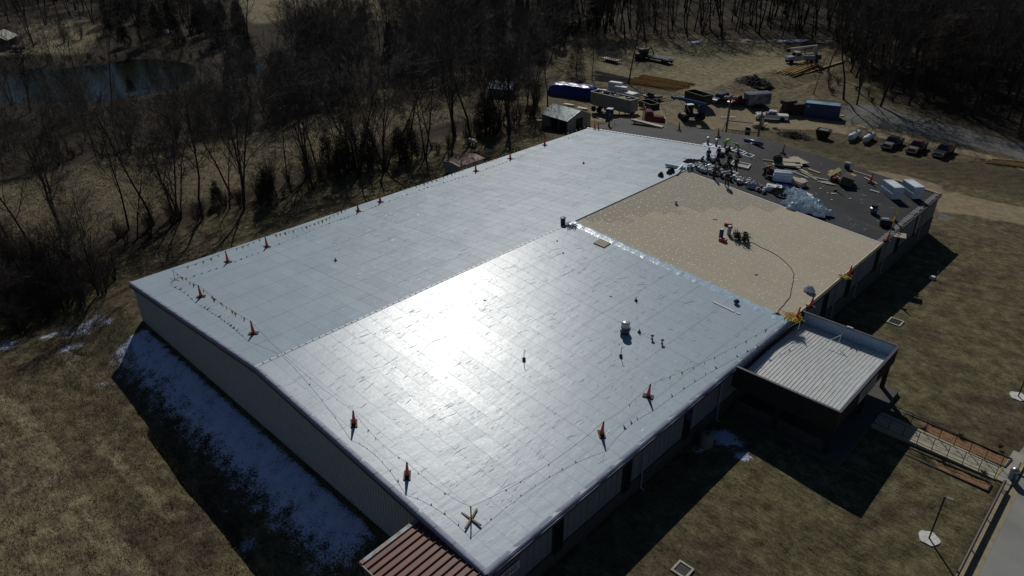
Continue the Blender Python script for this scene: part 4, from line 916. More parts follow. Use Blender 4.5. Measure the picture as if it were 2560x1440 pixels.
# crumpled plastic
def crumple(u, v, label, rx, ry, h, m_, rz=0.0, lift=.02, seed=1, name="plastic_wrap", cat="plastic wrap", part="sheet"):
    p = roof(u, v, lift); t = thing(name, label, cat, p, rz); r_ = np.random.RandomState(seed); n = 34; vs = []; fs = []
    ph = r_.uniform(0, 6, 12); fr = r_.uniform(-13, 13, (12, 2))
    for i in range(n + 1):
        for j in range(n + 1):
            a, b = i / n * 2 - 1, j / n * 2 - 1; rr_ = max(abs(a), abs(b)); q = math.hypot(a, b) or 1e-6; sc = rr_ / q; x, y = a * sc, b * sc
            w = sum(abs(math.sin(fr[k][0] * x + fr[k][1] * y + ph[k])) ** 3 for k in range(12)) / 5
            edge = 1 + .22 * math.sin(5 * math.atan2(y, x) + ph[0]) + .1 * math.sin(11 * math.atan2(y, x) + ph[1])
            vs.append((x * rx * edge, y * ry * edge, max(0.01, h * (1 - min(1, math.hypot(x, y)) ** 5) * (.12 + w * .95) + .02)))
    for i in range(n):
        for j in range(n): fs.append((i * (n + 1) + j, (i + 1) * (n + 1) + j, (i + 1) * (n + 1) + j + 1, i * (n + 1) + j + 1))
    m = MB(); m.add(vs, fs); m.build(part, m_, t); return t
M_plast = mat("clear_plastic", (.60, .70, .78), .25, var=.25, scale=6)
crumple(1988, 495, "crumpled clear plastic heap behind the black roof edge, upper lobe", 1.7, 1.0, .7, M_plast, .3, seed=2); crumple(2006, 516, "large crumpled clear plastic heap, middle lobe", 2.2, 1.2, .7, M_plast, .9, seed=5); crumple(2031, 529, "crumpled clear plastic heap, lowest lobe near the tan board edge", 1.9, 1.1, .6, M_plast, .1, seed=9)
crumple(2022, 729, "small wad of clear plastic on the tan board near the eave", .45, .32, .35, M_plast, .3, .09, 12)
crumple(1948, 486, "dark plastic and rags between the white box and the clear plastic", .9, .7, .5, mat("rag_dark", (.05, .045, .04), .8, var=.6, scale=5), .2, seed=13, name="rag_pile", cat="rags")
crumple(1955, 468, "small blue plastic sheet under the big wrapped foam bundle", 1.2, .5, .25, mat("blue_plastic", (.05, .04, .30), .3, var=.4, scale=4), .5, seed=14)
# wrapped foam bundle with two rolls
p = roof(1955, 452, .02); t = thing("wrapped_foam_bundle", "large white wrapped bundle with two rounded rolls on top", "bundle", p, .45)
MB().box((0, 0, .42), (2.2, 1.15, .84)).build("block", M_foam, t, bevel=.12, seg=3)
for s_ in (-.3, .32): MB().lathe([(.05, -1.07), (.25, -1.05), (.29, -.8), (.30, .8), (.25, 1.05), (.05, 1.07)], 16, (0, s_, .92), 'X').build("roll", M_foam, t, smooth=True)
p = roof(1934, 476, .02); t = thing("white_carton", "open white carton with torn lid at the edge of the bucket clutter", "carton", p, .5)
MB().box((0, 0, .28), (1.7, 1.0, .56)).build("box", M_foam, t, bevel=.02); MB().box((-.35, .1, .6), (.9, .7, .04), rot=Matrix.Rotation(.15, 3, 'Y')).build("lid", M_white, t); MB().box((.45, 0, .565), (.4, .4, .02)).build("hole_shade", M_dark, t)  # dark plate on top stands in for the shade inside the opening
for (u, v, l_, w_, rz, mm, lb) in ((2008, 480, 2.4, .18, -.1, M_foam, "white foam strip lying beyond the plastic heap"), (2024, 490, 1.9, .35, -.62, M_foam, "grey wedge of foam beyond the plastic heap"), (2040, 505, .8, .45, -.5, M_foam, "short foam offcut beyond the plastic heap"), (2186, 479, 1.1, .2, .1, M_foam, "short white strip left of the wrapped foam stacks"), (2008, 449, .6, .3, .2, M_white, "small white offcut behind the big wrapped bundle")):
    board(u, v, lb, l_, w_, .1, rz, mm, "foam_strip", "foam strip", .02)
# flat tan sheets
def sheets(u, v, label, n, L_, W_, rz, spread=.25, th=.04):
    p = roof(u, v, .02); t = thing("board_stack", label, "board stack", p, rz)
    for k in range(n): 
        o = MB().box((rnd.uniform(-spread, spread), rnd.uniform(-spread, spread), th * (k + .5) + .004 * k), (L_, W_, th), rz=rnd.uniform(-.2, .2)).build("sheet", M_tan, t)
sheets(1990, 459, "neat stack of tan boards right of the big wrapped bundle", 5, 2.4, 1.2, -.25, .06, .1); sheets(1972, 411, "scattered tan board sheets left of the lumber heap", 4, 2.6, 1.25, .5, .7, .08); sheets(1990, 402, "tan board sheets fanned beyond the wire reel", 3, 2.3, 1.3, -.5, .5, .06)
sheets(2247, 588, "tan board scrap on the black roof by the eave cone", 1, 1.4, 1.3, .3, 0)
# lumber scatter
for k, (u, v, l_, w_, rz, mm, lb) in enumerate(((2003, 424, 2.2, .16, -.35, M_white, "topmost white strip in the fan of strips left of the tan heap"), (2010, 430, 2.6, .16, -.3, M_palewood, "pale yellow strip second in the fan left of the tan heap"), (2000, 437, 2.4, .14, -.12, M_white, "lowest white strip in the fan left of the tan heap"), (2022, 440, 2.6, .22, -.35, mat("foam_yellow", (.48, .42, .2), .8), "yellow foam strip reaching toward the tan heap"), (2035, 428, 1.6, .3, -.05, mat("foam_yellow", (.48, .42, .2)), "short yellow foam board behind the fan of strips"), (2050, 447, 1.8, .15, .35, M_white, "curved white strip in front of the tan heap"), (2058, 455, 1.5, .22, .75, mat("foam_yellow", (.48, .42, .2)), "yellow strip pointing at the tan heap"), (2066, 458, 1.3, .16, .6, M_white, "short white strip at the foot of the tan heap"), (2076, 461, 1.1, .18, .5, M_palewood, "short pale plank at the foot of the tan heap"),
                                       (2150, 433, 2.9, .16, -.02, M_palewood, "long plank right of the tan heap"), (2176, 452, 2.0, .2, -.4, M_palewood, "plank lying under the cone by the foam stacks"), (1926, 402, 1.9, .16, .55, mat("foam_yellow", (.48, .42, .2)), "yellow strip leaning to the wire reel"))):
    board(u, v, lb, l_, w_, .07, rz, mm, "strip", "strip", .02 + .02 * (k % 3))
p = roof(2100, 452, .02); t = thing("foam_scrap_heap", "big heap of tan foam board scraps spilling from a tipped carton", "scrap heap", p)
for k in range(17):
    MB().box((rnd.uniform(-1.2, 1.0), rnd.uniform(-.7, .9), rnd.uniform(.15, .95)), (rnd.uniform(.6, 1.6), rnd.uniform(.4, .9), .07), rot=Matrix.Rotation(rnd.uniform(-.6, .6), 3, 'X') @ Matrix.Rotation(rnd.uniform(-.6, .6), 3, 'Y') @ Matrix.Rotation(rnd.uniform(0, 3), 3, 'Z')).build("scrap", (mat("foam_tan", (.40, .30, .15), .85), M_tan)[k % 2], t)
MB().box((.9, -.6, .55), (1.4, 1.2, 1.0), rot=Matrix.Rotation(.3, 3, 'Y') @ Matrix.Rotation(.5, 3, 'Z')).build("carton", mat("carton_dark", (.09, .08, .06), .8), t, bevel=.02)
# foam stacks
def foam_stack(u, v, label):
    p = roof(u, v, .02); t = thing("foam_stack", label, "foam stack", p, -.75, "wrapped foam stacks on the black roof")
    for k in (0, 1):
        MB().box((.0, .06 * k, .36 + .72 * k), (2.7, 1.22, .70)).build("bundle", M_foam, t, bevel=.03); m = MB()
        for q in (-.9, .9): m.box((q, .06 * k, .36 + .72 * k), (.05, 1.235, .715))
        tag(m.build("straps", mat("strap_blue_grey", (.35, .42, .55), .5), t))
    m = MB()
    for a, b, c_, d_ in ((-1.25, 1.25, -.52, -.45), (-1.25, 1.25, .57, .64), (-1.3, -1.2, -.45, .57), (1.2, 1.3, -.45, .57)): m.box(((a + b) / 2, (c_ + d_) / 2, 1.44), (b - a, d_ - c_, .025))
    m.build("wrap_fold", M_white, t)
foam_stack(2226, 488, "left wrapped foam stack on the black roof near the eave"); foam_stack(2276, 487, "right wrapped foam stack on the black roof near the eave")
# long things
a, b = roof(1862, 347, .3), roof(1906, 362, .3)
t = thing("membrane_roll", "long dark blue roll lying near the far edge of the black roof", "roll", (a + b) / 2, math.atan2((b - a).y, (b - a).x)); hl = (b - a).length / 2
MB().lathe([(.05, -hl), (.24, -hl), (.25, 0), (.24, hl), (.05, hl)], 14, (0, 0, 0), 'X').build("roll", mat("roll_navy", (.10, .12, .22), .35), t, smooth=True); MB().lathe([(.01, -hl - .01), (.1, -hl - .01), (.1, hl + .01), (.01, hl + .01)], 10, (0, 0, 0), 'X').build("core", M_palewood, t)
a, b = roof(1664, 415, .2), roof(1713, 421, .2)
t = thing("foam_tube", "long white boxed tube on the sheet by the ridge", "tube", (a + b) / 2, math.atan2((b - a).y, (b - a).x)); hl = (b - a).length / 2; MB().box((0, 0, .1), (2 * hl, .36, .36)).build("box", M_foam, t, bevel=.03); MB().box((0, 0, .285), (2 * hl - .2, .06, .012)).build("tape", M_white, t)
a, b = roof(1691, 428, .5), roof(1710, 408, .5); board(0, 0, "flat white board laid across the long white tube", (b - a).length, .22, .05, math.atan2((b - a).y, (b - a).x), M_white, p=(a + b) / 2 + Vector((0, 0, .03)))
board(1718, 398, "short grey bar on the white sheet beyond the crossed boards", .7, .16, .06, .02, mat("bar_grey", (.2, .25, .27), .6), "bar", "bar")
for (u, v, lb) in ((1652, 441, "lone black bag on the white sheet by the ridge"), (1679, 431, "right black bag on the white sheet by the ridge"), (1673, 434, "small black bag touching its neighbour by the ridge")):
    crumple(u, v, lb, .32, .25, .35, mat("bag_black", (.03, .03, .04), .5, var=.4), .2, .125, int(u), "black_bag", "bag", "bag")
p0, p1 = roof(1578, 307, .02), roof(1660, 320, .02)
t = thing("lumber_bundle", "long bundle of pale lumber at the far left edge of the black roof", "lumber", (p0 + p1) / 2, math.atan2((p1 - p0).y, (p1 - p0).x)); l_ = (p1 - p0).length
for k in range(14): MB().box((rnd.uniform(-.3, .3), (k % 5) * .17 - .35, .2 + .1 * (k // 5)), (l_ * rnd.uniform(.85, 1), .14, .08)).build("plank", M_palewood, t)
for q in (-l_ * .35, 0, l_ * .35): MB().box((q, 0, .07), (.15, 1.0, .14)).build("bearer", M_greywood, t)
# wire reel, generator, drums
p = roof(1943, 409, .02); t = thing("wire_reel", "dark round reel on its side in front of the fanned tan sheets", "reel", p, .6)
for s_ in (-.28, .28): MB().lathe([(.1, s_ - .02), (.55, s_ - .03), (.55, s_ + .03), (.1, s_ + .02)], 20, (0, 0, .56), 'Y').build("flange", M_dark, t)
MB().lathe([(.05, -.26), (.38, -.26), (.38, .26), (.05, .26)], 16, (0, 0, .56), 'Y').build("winding", mat("winding_grey", (.12, .13, .15), .5), t)
p = roof(1925, 440, .02); t = thing("generator", "black machine behind the worker in the orange vest", "generator", p, .3); MB().box((0, 0, .5), (.8, .6, .65)).build("motor", M_dark, t, bevel=.08); m = MB()
for sx in (-.45, .45):
    for sy in (-.35, .35): m.tube([(sx, sy, 0), (sx, sy, 1.0)], .03, 6)
for sy in (-.35, .35): m.tube([(-.45, sy, 1.0), (.45, sy, 1.0)], .03, 6)
m.build("frame", M_black, t); MB().box((.0, 0, .9), (.5, .4, .12)).build("tank", mat("tank_dk", (.04, .04, .05), .3), t, bevel=.04)
p = roof(2117, 420, .02); t = thing("metal_drum", "open grey drum at the far edge of the black roof", "drum", p)
m = MB(); m.lathe([(.36, 0), (.36, .35), (.37, .36), (.36, .7), (.34, .7), (.34, .05), (.02, .05)], 20); m.build("shell", mat("drum_grey", (.22, .24, .26), .35, .6), t, smooth=True); MB().lathe([(.35, .69), (.38, .7), (.38, .74), (.35, .74)], 20).build("rim", M_steel, t)
p = roof(2213, 563, .02); t = thing("equipment_box", "black equipment box with pale top near the right eave of the black roof", "box", p, .4); MB().box((0, 0, .35), (1.2, .8, .7)).build("box", M_dark, t, bevel=.03); MB().box((-.1, .1, .72), (.7, .4, .05), rz=.2).build("cover", mat("cover_pale", (.3, .33, .4), .4), t)
# sea of buckets, rolls and bags along the board edge
edge_pts = [(1745, 425), (1760, 428), (1780, 434), (1800, 440), (1822, 446), (1845, 455), (1868, 465), (1890, 474), (1912, 482)]
lbls = ["white bucket among the crowded buckets at the board edge", "dark bucket among the crowded buckets at the board edge", "pale bag in the crowd of buckets at the board edge"]
bk_n = 0; first = {}
def clutter(u, v, kind, lab, g):
    p = roof(u, v, .02)
    if kind in first: o = copy_tree(first[kind])
    else:
        o = thing(*{0: ("white_bucket", "x", "bucket"), 1: ("dark_bucket", "x", "bucket"), 2: ("white_bag", "x", "bag"), 3: ("red_can", "x", "can")}[kind])
        if kind == 2: MB().lathe([(.16, 0), (.26, .08), (.24, .22), (.1, .34), (.04, .36)], 8).build("sack", mat("sack_white", (.5, .54, .6), .5, var=.3, scale=6), o, smooth=True); MB().lathe([(.03, .35), (.07, .4), (.02, .46)], 6).build("knot", M_white, o)
        elif kind == 3: MB().lathe([(.13, 0), (.14, .02), (.14, .34), (.12, .36)], 12).build("can", mat("can_red", (.3, .03, .03), .4), o, smooth=True); MB().lathe([(.12, .36), (.11, .39), (.02, .4)], 12).build("lid", M_steel, o)
        else: MB().lathe([(.13, 0), (.155, .05), (.17, .36), (.185, .39)], 12).build("tub", (M_white, mat("bucket_dk", (.05, .055, .07), .4))[kind], o, smooth=True); MB().lathe([(.188, .39), (.18, .42), (.03, .43)], 12).build("lid", (mat("lid_grey", (.35, .38, .42)), M_dark)[kind], o)
        first[kind] = o
    o.location = p; o['label'] = lab; o['group'] = g; s = rnd.uniform(.85, 1.25); o.scale = (s, s, s); o.rotation_euler = (rnd.gauss(0, .08), rnd.gauss(0, .08), rnd.uniform(0, 6))
def along(P, t):
    k = min(int(t * (len(P) - 1)), len(P) - 2); f = t * (len(P) - 1) - k; return P[k][0] * (1 - f) + P[k + 1][0] * f, P[k][1] * (1 - f) + P[k + 1][1] * f
KIND_L = {0: ("white tub with lid in the crowded row of buckets along the board edge", "white tubs crowded along the board edge"), 1: ("dark tub in the crowded row of buckets along the board edge", "dark tubs crowded along the board edge"), 2: ("knotted pale sack in the crowded row along the board edge", "pale sacks crowded along the board edge"), 3: ("small red can in the crowded row along the board edge", "red cans crowded along the board edge")}
for k in range(118):
    t_ = rnd.random(); u, v = along(edge_pts, t_); w = 9 + 9 * math.sin(t_ * 3.1)
    kd = rnd.choices([0, 1, 2, 3], [9, 5, 4, 1])[0]; clutter(u + rnd.gauss(0, 3), v - 2 + rnd.uniform(-w * .8, w * .35), kd, *KIND_L[kd])
RL = {0: ("white tub in the pile strung along the ridge by the white sheet", "white tubs piled along the ridge"), 1: ("dark tub in the pile strung along the ridge by the white sheet", "dark tubs piled along the ridge"), 2: ("pale sack in the pile strung along the ridge by the white sheet", "pale sacks piled along the ridge")}
for k in range(44):
    t_ = rnd.random(); u, v = along([(1722, 424), (1745, 414), (1765, 405), (1785, 396), (1808, 386)], t_); kd = rnd.choices([0, 1, 2], [4, 9, 3])[0]; clutter(u + rnd.gauss(0, 4), v + rnd.gauss(0, 3) + 3, kd, *RL[kd])
for (u, v, rx, ry, h_, c_, lb) in ((1790, 428, 1.2, .5, .35, (.10, .10, .11), "dark crumpled sheet among the buckets below the crouching workers"), (1757, 425, .9, .4, .3, (.45, .5, .55), "pale crumpled plastic beside the ridge worker"), (1885, 470, 1.0, .5, .4, (.25, .3, .35), "grey crumpled plastic among the buckets near the white carton"), (1738, 408, 1.3, .35, .35, (.04, .04, .05), "dark crumpled sheet along the ridge pile")):
    crumple(u, v, lb, rx, ry, h_, mat("crumple_%d" % u, c_, .45, var=.5, scale=5), .5, seed=u)

# ================================================================ PEOPLE
def skin(name, verts, edges, radii, m_, parent, sub=1, root=0):
    me = bpy.data.meshes.new(name); me.from_pydata(verts, edges, []); ob = bpy.data.objects.new(name, me); col.objects.link(ob)
    md = ob.modifiers.new("s", 'SKIN'); md.use_smooth_shade = True
    for i, r_ in enumerate(radii): me.skin_vertices[0].data[i].radius = (r_, r_)
    me.skin_vertices[0].data[root].use_root = True
    sb = ob.modifiers.new("u", 'SUBSURF'); sb.levels = sub; sb.render_levels = sub
    dg = bpy.context.evaluated_depsgraph_get(); out = bpy.data.meshes.new_from_object(ob.evaluated_get(dg)); bpy.data.objects.remove(ob)
    out.materials.clear(); out.materials.append(m_)
    return link(name, out, parent)
M_skin = mat("skin", (.30, .17, .11), .6); POSES = {}
def pose(kind):
    """joint positions; x forward, y left, z up"""
    if kind == 'stand': pel, che, hd = (0, 0, .95), (.03, 0, 1.38), (.06, 0, 1.62); kn = ((.04, .11, .5), (.03, -.12, .5)); an = ((0, .13, .08), (-.03, -.15, .08)); el_ = ((.04, .27, 1.12), (.08, -.27, 1.13)); wr = ((.22, .24, .95), (.26, -.2, .98))
    elif kind == 'bend': pel, che, hd = (-.1, 0, .9), (.32, 0, 1.18), (.55, 0, 1.2); kn = ((.08, .12, .5), (.02, -.13, .48)); an = ((0, .15, .08), (-.16, -.15, .08)); el_ = ((.42, .24, .88), (.4, -.24, .88)); wr = ((.52, .16, .65), (.5, -.16, .62))
    elif kind == 'walk': pel, che, hd = (0, 0, .93), (.06, 0, 1.36), (.1, 0, 1.6); kn = ((.2, .1, .52), (-.1, -.11, .5)); an = ((.28, .11, .08), (-.36, -.12, .12)); el_ = ((-.06, .26, 1.12), (.14, -.26, 1.12)); wr = ((.1, .26, .92), (.34, -.22, 1.02))
    else: pel, che, hd = (-.12, 0, .42), (.14, 0, .82), (.26, 0, 1.02); kn = ((.3, .16, .5), (.26, -.18, .42)); an = ((.08, .16, .08), (-.1, -.18, .08)); el_ = ((.3, .26, .6), (.3, -.26, .6)); wr = ((.48, .14, .42), (.48, -.12, .4))
    return pel, che, hd, kn, an, el_, wr
def person(u, v, label, kind='stand', rz=0.0, jacket=(.03, .03, .035), trousers=(.03, .03, .04), hat=(.5, .5, .48), vest=None, p=None, lift=.02, s=1.0):
    p = p or roof(u, v, lift); t = thing("person", label, "person", p, rz); t.scale = (s, s, s)
    jn, tn, hn = ["cloth_%02d%02d%02d" % tuple(int(q * 99) for q in c) for c in (jacket, trousers, hat)]
    if kind in POSES:
        for nm, me, mm in POSES[kind]:
            o = link(nm, me, t)
            if nm in ("jacket", "trousers", "helmet"):
                o.data = me.copy(); o.data.materials.clear(); o.data.materials.append(mat(*{"jacket": (jn, jacket, .85), "trousers": (tn, trousers, .85), "helmet": (hn, hat, .4)}[nm]))
    else:
        pel, che, hd, kn, an, el_, wr = [np.array(q, float) for q in pose(kind)]; up = (che - pel) / np.linalg.norm(che - pel)
        V = [pel, (pel + che) / 2, che, che + up * .14, hd, hd + (hd - che) * .25]; Rr = [.13, .13, .14, .06, .095, .085]; E = [(0, 1), (1, 2), (2, 3), (3, 4), (4, 5)]
        f = hd + np.array([.09, 0, -.01]); V.append(f); Rr.append(.045); E.append((4, 6))
        for k in (0, 1):
            sg_ = 1 - 2 * k; sh = che + up * .06 + np.array([0, .19 * sg_, 0]); b0 = len(V)
            w_ = wr[k]; dr = (w_ - el_[k]) / np.linalg.norm(w_ - el_[k]); palm = w_ + dr * .07; V += [sh, el_[k], w_, palm]; Rr += [.065, .05, .036, .038]; E += [(2, b0), (b0, b0 + 1), (b0 + 1, b0 + 2), (b0 + 2, b0 + 3)]
            for q in range(4):
                tip = palm + dr * (.055 - .006 * abs(q - 1)) + np.array([0, (q - 1.5) * .02, -.02]); V.append(tip); Rr.append(.010); E.append((b0 + 3, len(V) - 1))
            V.append(w_ + dr * .05 + np.array([.03, -.035 * sg_, 0])); Rr.append(.011); E.append((b0 + 2, len(V) - 1))
            b1 = len(V); hp = pel + np.array([0, .1 * sg_, -.05]); V += [hp, kn[k], an[k], an[k] + np.array([.15, 0, -.04])]; Rr += [.10, .068, .048, .04]; E += [(0, b1), (b1, b1 + 1), (b1 + 1, b1 + 2), (b1 + 2, b1 + 3)]
        parts = [("body", skin("body", [tuple(q) for q in V], E, Rr, M_skin, t, 1), M_skin)]
        jv = [pel + up * .02, (pel + che) / 2, che, che + up * .1]; jr = [.165, .16, .17, .085]; je = [(0, 1), (1, 2), (2, 3)]
        for k in (0, 1): sg_ = 1 - 2 * k; b0 = len(jv); jv += [che + up * .06 + np.array([0, .2 * sg_, 0]), el_[k], el_[k] * .1 + wr[k] * .9]; jr += [.085, .07, .055]; je += [(2, b0), (b0, b0 + 1), (b0 + 1, b0 + 2)]
        parts.append(("jacket", skin("jacket", [tuple(q) for q in jv], je, jr, mat(jn, jacket, .85), t), 0))
        tv = [pel]; tr = [.155]; te = []
        for k in (0, 1): sg_ = 1 - 2 * k; b0 = len(tv); tv += [pel + np.array([0, .1 * sg_, -.08]), kn[k], an[k] + np.array([0, 0, .03])]; tr += [.135, .10, .082]; te += [(0, b0), (b0, b0 + 1), (b0 + 1, b0 + 2)]
        parts.append(("trousers", skin("trousers", [tuple(q) for q in tv], te, tr, mat(tn, trousers, .85), t), 0))
        for k in (0, 1):
            m = MB(); a_ = an[k]; m.prism([(a_[0] - .09, a_[1] - .05), (a_[0] + .14, a_[1] - .055), (a_[0] + .2, a_[1]), (a_[0] + .14, a_[1] + .055), (a_[0] - .09, a_[1] + .05)], a_[2] - .08, a_[2] + .05); parts.append(("boot", m.build("boot", mat("boot_brown", (.03, .02, .015), .7), t, bevel=.015), 0))
        hh = hd + (hd - che) * .12; m = MB().lathe([(.16, -.02), (.125, .0), (.12, .06), (.08, .12), (.01, .135)], 14, tuple(hh + np.array([0, 0, .02]))); parts.append(("helmet", m.build("helmet", mat(hn, hat, .4), t, smooth=True), 0))
        m = MB().box(tuple(hd + np.array([.105, 0, .015])), (.02, .1, .02)); parts.append(("eyes", m.build("eyes", M_dark, t), 0))
        POSES[kind] = [(n_, o_.data, 0) for n_, o_, _ in parts]
    if vest:
        pel, che, *_ = [np.array(q, float) for q in pose(kind)[:2]]; up = (che - pel) / np.linalg.norm(che - pel)
        skin("vest", [tuple(pel + up * .1), tuple((pel + che) / 2), tuple(che), tuple(che + up * .08), tuple(che + up * .05 + np.array([0, .12, 0])), tuple(che + up * .05 + np.array([0, -.12, 0]))], [(0, 1), (1, 2), (2, 3), (2, 4), (2, 5)], [.185, .185, .195, .12, .11, .11], mat("vest_%02d%02d" % (int(vest[0] * 99), int(vest[1] * 99)), vest, .6, var=.05), t)
    return t
dk = (.022, .022, .028); HV = (.28, .75, .03)
person(1812, 372, "person bending forward in a bright green hi-vis top beside the white vents", 'bend', 1.2, jacket=(.26, .68, .03), hat=(.5, .6, .1), vest=HV, trousers=(.12, .12, .13))
person(1844, 383, "person standing bent in a dark top with bright green vest and white trousers", 'bend', 3.6, jacket=(.1, .3, .03), vest=(.2, .55, .04), trousers=(.4, .42, .45), hat=(.2, .5, .1))
person(1817, 384, "person in dark clothes crouching in front of the first hi-vis worker", 'crouch', .4, dk, dk, (.15, .15, .17))
person(1769, 405, "person in dark navy walking along the ridge, leftmost of the crew", 'walk', 2.2, (.04, .045, .07), (.03, .035, .055), (.05, .05, .07))
person(1794, 401, "person in dark clothes and cap standing at the ridge pile", 'stand', 2.6, dk, (.02, .02, .03), (.02, .02, .02))
person(1820, 420, "person in dark clothes standing behind the crouching pair", 'stand', 1.5, dk, dk, (.1, .1, .1))
person(1838, 427, "person in black with arms at sides left of the framed opening", 'stand', -.6, (.015, .015, .018), (.015, .015, .018), (.03, .03, .03))
person(1784, 446, "person in brown-black standing at the board edge among pale plastic", 'stand', 1.0, (.05, .045, .03), (.02, .02, .02), (.1, .09, .07))
person(1816, 466, "person in black standing on the tan board edge with a long shadow", 'walk', 2.3, (.02, .02, .022), (.015, .015, .018), (.3, .3, .3), lift=.1)
person(1807, 427, "person crouching over the buckets, left of two", 'crouch', .3, (.03, .03, .035), dk, (.2, .2, .22)); person(1824, 430, "person crouching over the buckets, right of two", 'crouch', 2.4, (.025, .025, .03), dk, (.05, .05, .06))
person(1751, 414, "person crouching at the ridge pile beside the long white tube", 'crouch', 1.2, dk, dk, (.06, .06, .07))
person(1911, 438, "person in an orange vest leaning toward the black machine", 'bend', .2, (.30, .08, .02), (.02, .02, .025), (.35, .1, .03), vest=(.55, .12, .02))
person(1522, 315, "person in dark clothes standing alone at the far left roof corner", 'stand', .4, (.02, .015, .012), (.02, .015, .015), (.04, .03, .03))
p = roof(1851, 414, .02); t = thing("curb_opening", "white framed roof opening with tan centre behind the standing crew", "opening", p, .3, tilt=tilt_at(p[0])); m = MB()
for a, b, c_, d_ in ((-1.1, 1.1, -.8, -.68), (-1.1, 1.1, .68, .8), (-1.1, -.98, -.68, .68), (.98, 1.1, -.68, .68)): m.box(((a + b) / 2, (c_ + d_) / 2, .1), (b - a, d_ - c_, .2))
m.build("frame", M_white, t); MB().box((0, 0, .03), (1.9, 1.3, .05)).build("infill", M_tan, t)

for k in range(34):
    u_, v_ = along([(1870, 400), (1960, 425), (2060, 470), (2130, 500)], rnd.random()); kk = k % 3
    board(u_ + rnd.gauss(0, 26), v_ + rnd.gauss(0, 12), ("small pale foam offcut scattered on the black roof", "small white scrap scattered on the black roof", "small tan splinter scattered on the black roof")[kk], rnd.uniform(.12, .5), rnd.uniform(.06, .2), .04, rnd.uniform(0, 3), (mat("foam_cream2", (.5, .47, .33), .8), M_white, M_tan)[kk], ("foam_offcut", "white_scrap", "tan_splinter")[kk], "offcut", .02, ("foam offcuts strewn on the black roof", "white scraps strewn on the black roof", "tan splinters strewn on the black roof")[kk])

